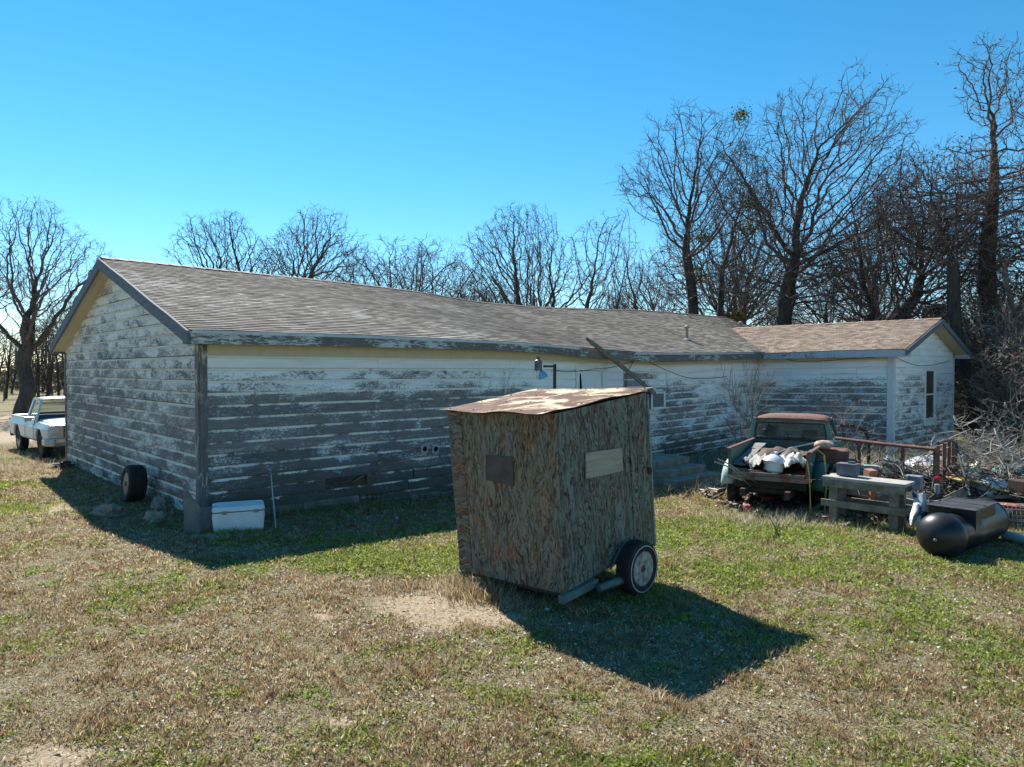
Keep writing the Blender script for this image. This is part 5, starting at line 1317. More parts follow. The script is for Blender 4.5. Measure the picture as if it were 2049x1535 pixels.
for dx, dy in ((-.3, 0), (.3, 0), (-.28, .35), (.28, .35)):
    m = MB(); m.lathe([(.03, -.02), (.09, -.025), (.1, 0), (.09, .025), (.03, .02)], 18, Matrix.Translation(mw0 + Vector((dx, dy, .1))) @ Matrix.Rotation(math.pi / 2, 4, 'Y')); MWB(m, 'wheel', M_cloth if dx > 0 else M_tyred)
p = gp(1494, 1030); m = MB(); m.box(p + Vector((0, 0, .17)), (.11, .06, .05), rz=.3, rx=.3); m.box(p + Vector((.03, 0, .11)), (.09, .04, .05), ry=.3); m.tube([p, p + Vector((.02, 0, .15))], .008, 5); o = m.build('flower_ornament', m_simple('bright_red_plastic', (.5, .03, .05), (.7, .35, .35), 12, .4)); tag(o, 'small bright red and pink bloom on a stick at the grass edge', 'ornament')
# rods lying near the steps
for i, (a, b, lab) in enumerate((((1360, 970), (1448, 987), 'pale rod lying on the ground between the steps and the pickup'), ((1365, 978), (1440, 990), 'second pale rod lying beside the other rod near the steps'))):
    A1, B1 = gp(*a), gp(*b); m = MB(); m.tube([A1 + Vector((0, 0, .04)), B1 + Vector((0, 0, .06))], .014, 6); o = m.build('metal_rod', M_rod); tag(o, lab, 'rod')
m = MB(); m.tube([gp(1423, 948 + 15) + Vector((0, 0, .0)), wallp(1395, 902, -.1)], .016, 6); o = m.build('metal_rod', M_rod); tag(o, 'thin rod leaning on the wall right of the steps', 'rod')

# --- white pickup at the left : local y forward (front), x right
fw = at(90, 915, 22.3); rw_ = at(50, 903, 24.2)
hd = Vector((fw.x - rw_.x, fw.y - rw_.y, 0)); ang_ = math.atan2(hd.y, hd.x) - math.pi / 2
wz = min(fw.z, GZ(fw.x, fw.y)) if 0 else GZ(fw.x, fw.y)
KS = 1.04
# right wheel line at x=+.8 ; put the origin at the middle of the truck under front axle
right = Vector((math.cos(ang_), math.sin(ang_), 0)); org = Vector((fw.x, fw.y, 0)) - right * .82 * KS
wt = empty('white_pickup', (org.x, org.y, GZ(org.x, org.y) - .02), ang_, 'white old square bodied pickup parked behind the gable end of the house', 'pickup truck'); WB_ = local(wt); wt.scale = (KS, KS, KS)
M_wp = m_paint('chalky_white_paint', (.50, .55, .60), (.2, .12, .08), rust=.12, rough=.3, seed=3, rz=(.35, .75, -.0)); M_wpd = m_paint('dirty_white_paint', (.46, .50, .54), (.16, .12, .1), rust=.36, rough=.35, seed=4)
M_chrome = m_simple('dull_chrome', (.30, .28, .26), (.55, .54, .53), 6, .38, .05, .7)
HWd = .98
def side_prof():  # body side cross section (x half width, z) lower to belt
    return [(.90, .50), (.96, .56), (.985, .72), (.985, .86), (1.0, .93), (.985, .97), (.955, 1.08), (.93, 1.13)]
# lower body: closed solid from y=-3.9 (tail) to y=.95 (front), wheel arches cut by dark liners
def arch_z(y):
    for yc in (0.0, -2.98):
        d = abs(y - yc)
        if d < .46: return .50 + min(.42, (.46 ** 2 - d ** 2) ** .5 * .95)
    return .50
ysamp = sorted(set([-4.0, -3.9] + list(np.linspace(-3.5, -2.46, 17)) + [-2.2, -1.9, -1.75, -1.72, -1.1, -.62, -.59] + list(np.linspace(-.47, .47, 17)) + [.7, .9, .97]))
m = MB(); vs = []; n = 0
for y in ysamp:
    az = arch_z(y); tp = 0
    sx = 1.0 if y < .6 else 1 - (y - .6) * .12
    pr = []
    for x, z in side_prof():
        z2 = max(z, az + (z - .5) * .05) if z < az + .01 else z
        hz = z2
        if y > -.6 and z > 1.0: hz = z2 - .0 + (-.05 * (y + .6) / 1.5)
        pr.append((x * sx, hz))
    row = [(x, y, z) for x, z in pr] + [(x * -1, y, z) for x, z in pr[::-1]]
    n = len(row); vs += row
fs = []
for i in range(len(ysamp) - 1):
    for k in range(n - 1): a = i * n + k; fs.append((a, a + 1, a + n + 1, a + n))
fs += [tuple(range(n))[::-1], tuple(range((len(ysamp) - 1) * n, len(ysamp) * n))]
m.add(vs, fs); body = WB_(m, 'body', M_wp, sm=True, ang=28)
# remove flat deck inside bed: dark recess sheet
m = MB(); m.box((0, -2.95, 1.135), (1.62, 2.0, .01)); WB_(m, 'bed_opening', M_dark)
m = MB()
for sgn in (-1, 1): m.box((sgn * .89, -2.9, 1.16), (.10, 2.2, .06))
m.box((0, -3.97, 1.16), (1.8, .08, .06)); m.box((0, -1.83, 1.16), (1.8, .08, .06)); WB_(m, 'bed_rail', M_wp, bevel=.012)
# hood
m = MB(); m.sheet(lambda a, b: Vector(((a - .5) * 1.66 * (1 - .06 * b), -.55 + 1.5 * b, 1.17 + .035 * (abs(a - .5) * 2) ** 3 * 0 + .05 * math.sin(a * math.pi) ** .5 - .09 * b - .03 * max(0, b - .9) * 10)), 12, 10, th=.10); WB_(m, 'hood', M_wpd, body, sm=True, ang=30)
# cab
zc = 1.82
def ringc(y0_, y1_, z, hw): return [(-hw, y1_, z), (hw, y1_, z), (hw, y0_, z), (-hw, y0_, z)]
m = MB(); RWC = .74
def roofw(a, b):
    x = (a * 2 - 1); y = (b * 2 - 1); ex = 1 - (1 - abs(x) ** 4) ** .5; ey = 1 - (1 - abs(y) ** 6) ** .5 if abs(y) < 1 else 1
    return Vector((x * RWC, -1.27 + y * .40, zc + .05 - .09 * ex - .05 * ey))
m.sheet(roofw, 20, 12, th=.03); WB_(m, 'cab_roof', M_wp, body, sm=True, ang=50)
for sgn in (-1, 1):
    m = MB(); m.beam((sgn * .90, -.62, 1.12), (sgn * .70, -.92, zc - .03), .06, .07, up=(0, 1, 0)); WB_(m, 'front_pillar', M_wp, body, bevel=.01)
    m = MB(); m.beam((sgn * .91, -1.72, 1.12), (sgn * .72, -1.66, zc - .04), .16, .07, up=(1, 0, 0)); m.beam((sgn * .90, -1.74, 1.12), (sgn * .71, -1.70, zc - .04), .08, .12, up=(0, 1, 0)); WB_(m, 'rear_pillar', M_wp, body, bevel=.01)
    m = MB(); m.beam((sgn * .74, -.95, zc - .02), (sgn * .74, -1.66, zc - .02), .04, .06); WB_(m, 'door_frame', M_wp, body)
    m = MB(); m.beam((sgn * .915, -.70, 1.13), (sgn * .915, -1.68, 1.13), .03, .03); WB_(m, 'window_trim', M_chrome, body)
    # door seams
    m = MB()
    for yy in (-1.70, -.60): m.box((sgn * .998, yy, .78), (.006, .012, .50)); m.box((sgn * .965, yy, 1.06), (.02, .012, .12), ry=sgn * -.25)
    WB_(m, 'door_seam', M_dark, body)
    m = MB(); m.box((sgn * 1.0, -1.55, 1.0), (.02, .14, .03)); WB_(m, 'door_handle', M_chrome, body)
    m = MB(); m.box((sgn * 1.08, -.85, 1.19), (.2, .07, .13)); m.beam((sgn * .94, -.85, 1.13), (sgn * 1.05, -.85, 1.15), .02, .02); WB_(m, 'mirror', M_chrome, body, bevel=.01)
    for yc in (0.0, -2.98):
        m = MB(); m.box((sgn * .72, yc, .66), (.42, .92, .5)); WB_(m, 'wheel_well', M_dark)
        wheel(Vector((sgn * .82, yc, .38)), Vector((sgn, 0, 0)), .385, .25, M_rust if yc == 0 else M_latch, WB_, stripe=False)
M_cg2 = m_clearglass('clear_truck_glass', .12)
m = MB(); m.add([(-.87, -.63, 1.14), (.87, -.63, 1.14), (.68, -.92, zc - .05), (-.68, -.92, zc - .05)], [(0, 1, 2, 3)]); WB_(m, 'windshield', M_cg2, body)
for sgn in (-1, 1):
    m = MB(); m.add([(sgn * .91, -.68, 1.14), (sgn * .91, -1.66, 1.14), (sgn * .74, -1.62, zc - .05), (sgn * .74, -.96, zc - .05)], [(0, 1, 2, 3)]); WB_(m, 'side_window', M_cg2, body)
m = MB(); m.add([(-.82, -1.74, 1.2), (.82, -1.74, 1.2), (.68, -1.69, zc - .08), (-.68, -1.69, zc - .08)], [(0, 1, 2, 3)]); WB_(m, 'rear_window', M_cg2, body)
m = MB(); m.box((0, -1.3, 1.05), (1.6, .2, .5)); m.box((0, -1.5, 1.22), (1.4, .12, .3)); m.box((0, -.7, 1.12), (1.6, .25, .08)); WB_(m, 'bench_seat', m_simple('blue_vinyl', (.02, .03, .06), (.05, .07, .11), 5), body, bevel=.04)
m = MB(); SM_ = Matrix.Translation((-.4, -.92, 1.2)) @ Matrix.Rotation(R(-60), 4, 'X')
m.lathe([(.19 + .012 * math.cos(a), .012 * math.sin(a)) for a in [i * math.pi / 4 for i in range(8)]], 28, SM_, closed=True); WB_(m, 'steering_wheel', M_blk, body)
# grille, lights, bumper
m = MB(); m.box((0, .985, .86), (1.86, .03, .42)); WB_(m, 'grille_surround', M_chrome, bevel=.01)
m = MB()
m.box((0, 1.0, .88), (1.1, .02, .34)); WB_(m, 'grille', M_dark)
m = MB()
for i in range(6): m.box((0, 1.012, .74 + .055 * i), (1.1, .014, .012))
for i in range(9): m.box((-.5 + .125 * i, 1.014, .88), (.012, .012, .34))
WB_(m, 'grille_bars', M_chrome)
M_lensw = m_simple('headlight_glass', (.3, .32, .33), (.5, .52, .52), 12, .12, .1, spec=.7)
for sgn in (-1, 1):
    m = MB(); m.box((sgn * .76, .99, .92), (.32, .05, .27)); WB_(m, 'headlight_bezel', M_wpd, bevel=.02)
    m = MB(); m.lathe([(.115, 0), (.115, .02), (.095, .03), (.06, .045), (.001, .05)], 24, Matrix.Translation((sgn * .76, 1.01, .92)) @ Matrix.Rotation(-math.pi / 2, 4, 'X')); WB_(m, 'headlight', M_lensw, sm=True)
    m = MB(); m.box((sgn * .76, 1.0, .725), (.28, .05, .09)); WB_(m, 'turn_signal', M_lensw, bevel=.01)
m = MB(); 
for x0_, x1_, ya, yb in ((-1.0, -.8, .93, 1.10), (-.8, .8, 1.10, 1.10), (.8, 1.0, 1.10, .93)):
    m.add([(x0_, ya, .46), (x1_, yb, .46), (x1_, yb + .04, .56), (x0_, ya + .04, .56), (x0_, ya, .66), (x1_, yb, .66)], [(0, 1, 2, 3), (3, 2, 5, 4)])
for x0_ in (-1.0, 1.0): m.add([(x0_, .93, .46), (x0_, .60, .48), (x0_, .60, .64), (x0_, .93, .66), (x0_, .97, .56)], [(0, 1, 2, 3, 4)])
bp = WB_(m, 'front_bumper', M_chrome); mdf = bp.modifiers.new('t', 'SOLIDIFY'); mdf.thickness = .03
m = MB(); m.box((0, -4.1, .55), (1.9, .16, .2)); WB_(m, 'rear_bumper', M_blk, bevel=.01)
m = MB(); m.box((0, -1.7, .5), (.9, 4.6, .2)); WB_(m, 'chassis_frame', M_blk)
# ======================= JUNK =======================
def simple(name, mat, m, label, cat, group=None, **k):
    o = m.build(name, mat, None, **k); tag(o, label, cat, group); return o
# --- workbench
wb_c = at(1740, 985, 11.9)
zl = GZ(6.2, 11.9)
q = [at(1651, 955, 12.35), at(1806, 972, 11.45)]
bdir = (q[1] - q[0]); bdir.z = 0; BLn = bdir.length; bdir.normalize(); bn = Vector((-bdir.y, bdir.x, 0)); brz = math.atan2(bdir.y, bdir.x)
ztop = (q[0].z + q[1].z) / 2; bc = (q[0] + q[1]) / 2 + bn * .22
wb = empty('workbench', (bc.x, bc.y, GZ(bc.x, bc.y)), 0, 'heavy grey timber workbench standing at the edge of the scrap heap', 'workbench'); WBB = thing_builder(wb)
M_bench = m_simple('weathered_grey_timber', (.12, .10, .078), (.29, .25, .195), 3.5, bump=.6, stretch=(2, 2, 2), bd=.015)
M_benchtop = m_simple('bleached_bench_top', (.24, .225, .2), (.44, .42, .385), 2.5, bump=.5)
m = MB(); m.box(Vector((bc.x, bc.y, ztop)), (BLn + .1, .50, .05), rz=brz); WBB(m, 'bench_top', M_benchtop, bevel=.006)
m = MB(); m.box(Vector((bc.x, bc.y, ztop - .09)) - bn * .23, (BLn + .06, .04, .13), rz=brz); WBB(m, 'top_rail', M_bench, bevel=.005)
m = MB(); m.box(Vector((bc.x, bc.y, ztop - .09)) + bn * .23, (BLn + .06, .04, .13), rz=brz); WBB(m, 'top_rail', M_bench, bevel=.005)
gzb = GZ(bc.x, bc.y)
for s_ in (-1, 1):
    for t_ in (-1, 1):
        p = bc + bdir * (s_ * (BLn / 2 - .14)) + bn * (t_ * .17); p.z = (ztop + gzb) / 2 - .06
        m = MB(); m.box(p, (.14, .10, ztop - gzb - .02), rz=brz); WBB(m, 'leg', M_bench, bevel=.006)
zlow = at(1700, 1018, bc.y - .3).z
for t_ in (-1, 1):
    m = MB(); p = bc + bn * (t_ * .235); p.z = zlow; m.box(p, (BLn + .12, .04, .12), rz=brz); WBB(m, 'lower_rail', M_bench, bevel=.005)
m = MB(); p = bc + bdir * (BLn / 2 + .03); p.z = zlow; m.box(p, (.04, .46, .12), rz=brz); WBB(m, 'end_rail', M_bench, bevel=.005)
M_box = m_simple('grey_battery_box', (.075, .085, .105), (.15, .16, .185), 8, .6, .2)
m = MB(); bx = q[0].lerp(q[1], .24) + bn * .25; bx.z = ztop + .03; m.box(bx + Vector((0, 0, .11)), (.32, .22, .20), rz=brz); bo = simple('battery_box', M_box, m, 'small dark grey metal box standing on the left end of the workbench', 'box', bevel=.008)
m = MB(); m.box(bx + Vector((0, 0, .215)), (.34, .235, .022), rz=brz); m.box(bx + bdir * .06 + Vector((0, 0, .245)), (.11, .06, .04), rz=brz); o = m.build('lid', M_box, bo, bevel=.004); 
m = MB(); bx2 = at(1828, 965, 12.3); m.box(bx2, (.26, .2, .24), rz=brz); m.box(bx2 + Vector((-.13, -.05, .0)), (.02, .2, .25), rz=brz); simple('grey_crate', m_simple('blue_grey_metal', (.12, .13, .15), (.27, .29, .32), 6, .5), m, 'pale grey box behind the right end of the workbench', 'box', bevel=.006)
# --- black tank smoker
M_tank = m_simple('charcoal_black_paint', (.010, .011, .013), (.026, .027, .031), 3, .38, .08, .1, spec=.45)
tk0 = at(1884, 1075, 9.75); tk1 = at(1972, 1062, 11.1)
tr = .318; z0 = GZ(tk0.x, tk0.y) + tr - .02; tk0.z = z0; tk1.z = GZ(tk1.x, tk1.y) + tr
tk = empty('smoker_tank', (tk0.x, tk0.y, GZ(tk0.x, tk0.y)), 0, 'black steel tank smoker with domed ends lying in the grass at the right', 'smoker'); TKB = thing_builder(tk)
ax = (tk1 - tk0); TL = ax.length; axn = ax.normalized(); Mq = Matrix.Translation(tk0) @ axn.to_track_quat('Z', 'Y').to_matrix().to_4x4()
m = MB(); prof = [(tr * math.sin(a), -tr * .78 * math.cos(a)) for a in [math.pi / 2 * i / 12 for i in range(1, 13)]]
m.lathe([(.001, -tr * .78)] + prof, 40, Mq); TKB(m, 'domed_end', M_tank, sm=True)
m = MB(); m.lathe([(tr * .985, .004), (tr * .99, .05), (tr * .86, .16), (tr * .80, .4), (tr * .86, .62), (tr * .99, .74), (tr, .8), (tr, TL)] + [(tr * math.cos(a), TL + tr * .7 * math.sin(a)) for a in [math.pi / 2 * i / 10 for i in range(1, 11)]], 40, Mq); TKB(m, 'tank_body', M_tank, sm=True, ang=50)
m = MB(); m.lathe([(tr + .003, TL - .05), (tr + .008, TL - .04), (tr + .008, TL - .0), (tr + .003, TL + .01)], 40, Mq, closed=True); TKB(m, 'weld_seam', M_tank, sm=True)
m = MB(); nb = Mq @ Vector((0, 0, -tr * .79)); m.blob(nb - Vector((.0, .0, .03)), (.028, .02, .02), 2, 7, .3); TKB(m, 'valve_stub', M_latch)
side = Vector((axn.y, -axn.x, 0)).normalized(); arz = math.atan2(axn.y, axn.x)
fc = tk0.lerp(tk1, .50); fc.z = z0 + tr - .15
m = MB(); m.box(fc + Vector((0, 0, -.04)) - side * .04, (.95, .62, .34), rz=arz); TKB(m, 'firebox', M_tank, bevel=.004)
m = MB(); tz = fc.z + .145
for i in range(2): m.box(Vector((fc.x, fc.y, tz)) - side * (.04 + (-.30 + .60 * i)), (1.04, .05, .012), rz=arz)
for i in range(9): m.box(Vector((fc.x, fc.y, tz)) - side * .04 + axn * (-.5 + .125 * i), (.08 if i % 3 else .12, .64, .012), rz=arz)
gl = TKB(m, 'slotted_grate', m_simple('sun_bleached_black_steel', (.045, .047, .05), (.10, .10, .105), 6, .45, .2, .2))
# white pipe section, right edge
p0, p1 = at(2012, 1076, 10.9), at(2060, 1080, 10.4); 
for p in (p0, p1): p.z = GZ(p.x, p.y) + .075
m = MB(); d = (p1 - p0).normalized(); m.tube([p0 - d * .02, p0, p0 + d * .03, p1 + d * .5], [.05, .075, .082, .082], 16); simple('plastic_canister', m_simple('ivory_plastic', (.45, .43, .38), (.6, .58, .53), 5, .5, .1), m, 'ivory plastic canister lying in the grass behind the black tank', 'canister', sm=True)
# --- rusty pipe railing (trailer rack)
rk = empty('rusty_pipe_rack', gp(1870, 1010), 0, 'rusty welded pipe railing rising out of the scrap heap', 'railing'); RKB = thing_builder(rk)
Ra, Rb, Rc = at(1672, 877, 14.6), at(1872, 899, 12.9), at(1878, 890, 12.85); Rd = at(1912, 882, 14.0)
def post(pt, z0_, r=.032, name='post'):
    m = MB(); m.tube([Vector((pt.x, pt.y, z0_)), pt], r, 8); RKB(m, name, M_rust2, sm=True)
m = MB(); m.tube([Ra, Ra.lerp(Rb, .5) + Vector((0, 0, -.01)), Rb], .036, 10); RKB(m, 'top_rail', M_rust2, sm=True)
m = MB(); m.tube([Rc + Vector((0, 0, .02)), Rc.lerp(Rd, .3) + Vector((0, 0, .05)), Rd + Vector((0, 0, .02))], .036, 10); RKB(m, 'side_rail', M_rust2, sm=True)
for px, t in ((1722, .26), (1812, .70)): p = Ra.lerp(Rb, t); post(p, GZ(p.x, p.y) + .15)
post(Rb, GZ(Rb.x, Rb.y) + .05, .038); post(Rb + Vector((.06, .02, .06)), GZ(Rb.x, Rb.y) + .3, .03)
for t in (.32, .60, .85, 1.0): p = Rc.lerp(Rd, t); post(p, GZ(p.x, p.y) + .1)
g0, g1 = at(1912, 885, 13.6), at(1942, 992, 12.6); m = MB(); m.tube([g0, g1], .022, 8); simple('green_rod', m_simple('dark_green_paint', (.03, .06, .045), (.07, .10, .08), 9), m, 'dark green rod leaning on the right end of the pipe railing', 'rod')
p0, p1, p2, p3 = wingp(1660, 850) - B_ * 0, None, None, None
cpts = [at(1680, 851, 18), at(1712, 853, 17.9), at(1731, 862, 17.8), at(1738, 880, 17.7), at(1738, 905, 17.7), at(1738, 940, 17.7)]
m = MB(); m.tube(cpts, .045, 10); simple('bent_pipe', M_scr, m, 'dark rusty bent pipe standing before the wing wall behind the pickup', 'pipe', sm=True)
# --- trailer deck under the heap
dk = empty('flatbed_trailer', gp(1780, 1010), 0, 'low grey flatbed trailer frame buried under scrap behind the workbench', 'trailer'); DKB = thing_builder(dk)
M_gsteel = m_simple('chalky_grey_steel', (.16, .165, .165), (.33, .34, .34), 5, .6, .3, .2)
e0_, e1_ = at(1632, 966, 13.3), at(1860, 1016, 11.9)
m = MB(); m.beam(e0_, e1_, .08, .16); DKB(m, 'side_beam', M_gsteel, bevel=.008)
m = MB(); m.beam(e0_ + Vector((.9, 2.0, .02)), e1_ + Vector((1.5, 1.9, .1)), .08, .16); DKB(m, 'side_beam', M_gsteel)
m = MB()
m.add([e0_ + Vector((0, .05, .0)), e1_ + Vector((0, .05, .0)), e1_ + Vector((1.5, 1.9, .08)), e0_ + Vector((.9, 2.0, .0))], [(0, 1, 2, 3), (3, 2, 1, 0)]); DKB(m, 'deck', M_sill)
m = MB(); e2_ = at(1868, 1008, 12.2); m.beam(at(1862, 1010, 12.1), at(1935, 1002, 12.9), .05, .13); DKB(m, 'end_beam', M_gsteel)
tcen_ = Vector((e0_.x * .4 + e1_.x * .6, e0_.y * .4 + e1_.y * .6 + .25, 0)); tcen_.z = GZ(tcen_.x, tcen_.y) + .28
wheel(tcen_, Vector((-.55, -.83, 0)).normalized(), .28, .18, M_rust, DKB, stripe=False)
# --- heap: dark debris mound of many sticks and scraps
hp_r = random.Random(21)
def stick_pile(name, cx0, cx1, n, L, r, zfun, mat, label, cat, flat=.3, kind='stuff', curved=.15):
    m = MB()
    for i in range(n):
        t = hp_r.random(); c = cx0.lerp(cx1, t) + Vector((hp_r.gauss(0, .5), hp_r.gauss(0, .45), 0)); c.z = GZ(c.x, c.y) + zfun() 
        d = Vector((hp_r.gauss(0, 1), hp_r.gauss(0, 1), hp_r.gauss(0, flat))).normalized() * L * hp_r.uniform(.4, 1.3)
        k = Vector((hp_r.gauss(0, 1), hp_r.gauss(0, 1), hp_r.gauss(0, 1))) * L * curved
        rr_ = r * hp_r.uniform(.6, 1.5); m.tube([c - d / 2, c - d / 6 + k, c + d / 6 + k * .7, c + d / 2], [rr_, rr_ * .9, rr_ * .7, rr_ * .4], 4)
    o = m.build(name, mat); tag(o, label, cat, kind=kind); return o
M_twig = m_simple('grey_twigs', (.12, .10, .085), (.32, .28, .24), 8)
M_twigd = m_simple('dark_twigs', (.03, .025, .02), (.10, .085, .07), 8)
hA, hB = Vector((7.4, 13.8, 0)), Vector((10.6, 14.0, 0))
mound = MB(); mound.sheet(lambda a, b: (lambda x, y: Vector((x, y, GZ(x, y) - .05 + .62 * math.sin(math.pi * a) ** .5 * math.sin(math.pi * b) ** .6 + .22 * mnoise.noise(Vector((x * 2.2, y * 2.2, 1))) + .12 * mnoise.noise(Vector((x * 6, y * 6, 1))))))(6.6 + 5.2 * a, 12.9 + 3.0 * b), 60, 36)
def m_debris():
    g = Mt('scrap_debris', .85, spec=.3); o = g.obj(); v1 = g.nt.nodes.new('ShaderNodeTexVoronoi'); v1.inputs['Scale'].default_value = 11; g.nt.links.new(g.map(o, (1, 1, 1.5)), v1.inputs['Vector'])
    s_ = g.sep(v1.outputs['Color']); c = g.ramp(s_[0], [(.0, (.02, .017, .014)), (.5, (.06, .05, .042)), (.72, (.12, .08, .055)), (.84, (.22, .20, .18)), (.94, (.09, .11, .12)), (1, (.36, .34, .31))], 'CONSTANT')
    n = g.noise(o, 30, 6, .75); c = g.mix(.8, c, g.ramp(n, [(.3, (.3, .3, .3)), (.65, (1.3, 1.3, 1.3))]), 'MULTIPLY')
    return g.set(c, bump=g.math('ADD', v1.outputs['Distance'], n), bs=1.0, bd=.06)
o = mound.build('scrap_heap', m_debris(), sm=False); tag(o, 'low dark mound of mixed scrap and rubbish beside the pickup', 'scrap heap', kind='stuff')
# many small chips on the heap
def chips(n, x0, x1, y0_, y1_, zf, cols, s0, s1, name, label):
    Vs, Fs, Cs = [], [], []
    for i in range(n):
        x = hp_r.uniform(x0, x1); y = hp_r.uniform(y0_, y1_); s_ = hp_r.uniform(s0, s1) * (hp_r.random() + .3)
        q_ = Matrix.Rotation(hp_r.uniform(0, 6.28), 3, 'Z') @ Matrix.Rotation(hp_r.gauss(0, .6), 3, 'X') @ Matrix.Rotation(hp_r.gauss(0, .5), 3, 'Y')
        c = Vector((x, y, GZ(x, y) + zf(x, y))); d = (s_, s_ * hp_r.uniform(.2, 1), s_ * hp_r.uniform(.05, .4)); col = hp_r.choice(cols); b = len(Vs)
        for sz in (-1, 1):
            for sy in (-1, 1):
                for sx in (-1, 1): Vs.append(tuple(c + q_ @ Vector((sx * d[0] / 2, sy * d[1] / 2, sz * d[2] / 2)))); Cs.append([k * hp_r.uniform(.85, 1.1) for k in col])
        Fs += [[b + k for k in f] for f in ((0, 2, 3, 1), (4, 5, 7, 6), (0, 1, 5, 4), (2, 6, 7, 3), (0, 4, 6, 2), (1, 3, 7, 5))]
    o = mesh_np(name, np.array(Vs), np.array(Fs), m_vcol(name + '_colour', .6, 0, .3), dict(col=np.array(Cs))); tag(o, label, 'scrap', kind='stuff'); return o
HC = [(.03, .03, .03), (.08, .06, .05), (.2, .18, .16), (.16, .07, .045), (.1, .11, .12), (.42, .42, .4), (.24, .2, .15), (.05, .045, .04), (.06, .05, .04), (.12, .1, .08)]
def hz_(x, y): a = (x - 6.6) / 5.2; b = (y - 12.9) / 3.0; return max(0, .62 * math.sin(math.pi * min(max(a, 0), 1)) ** .5 * math.sin(math.pi * min(max(b, 0), 1)) ** .6) + hp_r.uniform(-.05, .22)
chips(2600, 6.4, 11.9, 12.9, 15.6, hz_, HC, .04, .30, 'scrap_pieces', 'small pieces of scrap metal, wood and plastic strewn over the heap')
chips(420, 4.4, 7.6, 13.3, 16.2, lambda x, y: hp_r.uniform(0, .12), [(.03, .025, .02), (.06, .05, .04), (.10, .08, .06), (.16, .13, .1)], .06, .3, 'shade_litter', 'litter coloured dark for the shade on the ground under the green pickup')  # litter added in dark colours to stand in for shade under the truck
chips(260, 5.6, 9.0, 11.9, 12.9, lambda x, y: hp_r.uniform(0, .14), HC, .04, .22, 'ground_litter', 'bits of rubbish lying under and behind the workbench')
stick_pile('twig_heap', Vector((7.0, 13.6, 0)), Vector((11.5, 14.6, 0)), 520, .6, .008, lambda: hp_r.uniform(.45, .95), M_twig, 'pale tangled dry twigs and vines on the scrap heap', 'twigs', .7)
stick_pile('dark_twig_heap', Vector((6.4, 13.2, 0)), Vector((12, 14.4, 0)), 700, .7, .010, lambda: hp_r.uniform(.3, .8), M_twigd, 'dark sticks tangled through the scrap heap', 'twigs', .5)
# car fender / body panels
M_carw = m_paint('pale_grey_car_paint', (.40, .43, .45), rust=.36, rough=.3, seed=21); M_carb = m_paint('blue_green_car_paint', (.12, .33, .31), rust=.40, rough=.4, seed=23); M_carg = m_paint('dark_grey_panel', (.07, .08, .10), rust=.3, rough=.25, seed=24)
def shell(name, c, sx, sy, h, rz, mat, label, cat, tilt=0, lip=True):
    m = MB(); q_ = Matrix.Translation(c) @ Matrix.Rotation(rz, 4, 'Z') @ Matrix.Rotation(tilt, 4, 'X')
    def f(a, b):
        x = (a - .5) * 2; y = (b - .5) * 2; ed = max(abs(x) ** 8, abs(y) ** 8)
        return q_ @ Vector((x * sx, y * sy * (1 - .12 * x), h * (1 - .5 * x * x - .6 * y * y) - .07 * ed + (.03 if abs(y) < .35 else 0) * (1 - x * x)))
    m.sheet(f, 24, 18, th=.012); return simple(name, mat, m, label, cat, sm=True, ang=40)
shell('car_hood', at(1915, 950, 14.3) + Vector((0, 0, -.05)), .62, .45, .20, -.15, M_carw, 'pale grey car bonnet panel lying behind the pipe railing', 'car panel', -.1)
shell('loose_bodywork', at(1862, 932, 15.2), .55, .38, .2, .1, M_carw, 'white curved car panel on the heap left of the pipe railing', 'car panel', -.05)
shell('loose_bodywork', at(1945, 965, 13.7), .5, .3, .16, -.35, M_carg, 'dark grey glossy car panel in front of the grey bonnet', 'car panel', .1)
shell('plastic_strip', at(1745, 938, 13.7) + Vector((0, 0, -.02)), .34, .07, .07, -.75, m_simple('pale_turquoise_plastic', (.22, .34, .30), (.38, .48, .44), 5, .5), 'pale turquoise plastic strip on the twigs left of the railing', 'plastic panel', .3)
shell('car_fender', at(2020, 950, 14.2), .62, .26, .16, .38, M_carb, 'turquoise car fender leaning among branches at the right edge', 'car panel', .4)
shell('loose_bodywork', at(1985, 972, 13.4), .45, .2, .12, .45, m_paint('pale_blue_car_paint', (.38, .46, .52), rust=.3, rough=.3, seed=27), 'pale blue car panel half buried left of the turquoise fender', 'car panel', .3)
# yellow board
m = MB(); y0p = at(1935, 963, 13.2); m.sheet(lambda a, b: y0p + Vector((-.28 + .95 * a, -.2 + .45 * b, .05 - .16 * a + .04 * math.sin(a * 5))), 10, 4, th=.03); simple('yellow_board', m_simple('ochre_yellow_paint', (.42, .27, .07), (.68, .48, .17), 5, .6), m, 'ochre yellow board lying right of the green rod', 'board')
# yellow jug
jp = at(1948, 943, 13.8); M_jug = m_simple('yellowed_translucent_plastic', (.5, .45, .24), (.68, .64, .42), 5, .4, .1)
jg = empty('plastic_jug', jp + Vector((0, 0, -.14)), .4, 'yellowed square plastic jug tipped on top of the scrap heap', 'jug'); JB = local(jg)
JM = Matrix.Translation((0, 0, .14)) @ Matrix.Rotation(R(38), 4, 'Y'); m = MB(); loft([(.19, .19, -.14, .03), (.21, .21, -.12, .03), (.21, .21, .06, .03), (.14, .14, .13, .03), (.06, .06, .15, .02), (.06, .06, .19, .02)], JM, m); JB(m, 'jug_body', M_jug, sm=True, ang=40)
m = MB(); m.tube([JM @ Vector((.08, 0, .05)), JM @ Vector((.13, 0, .1)), JM @ Vector((.1, 0, .17)), JM @ Vector((.03, 0, .17))], .014, 7); JB(m, 'handle', M_jug, sm=True)
m = MB(); m.lathe([(.032, .185), (.032, .215), (.001, .216)], 14, JM); JB(m, 'cap', M_white)
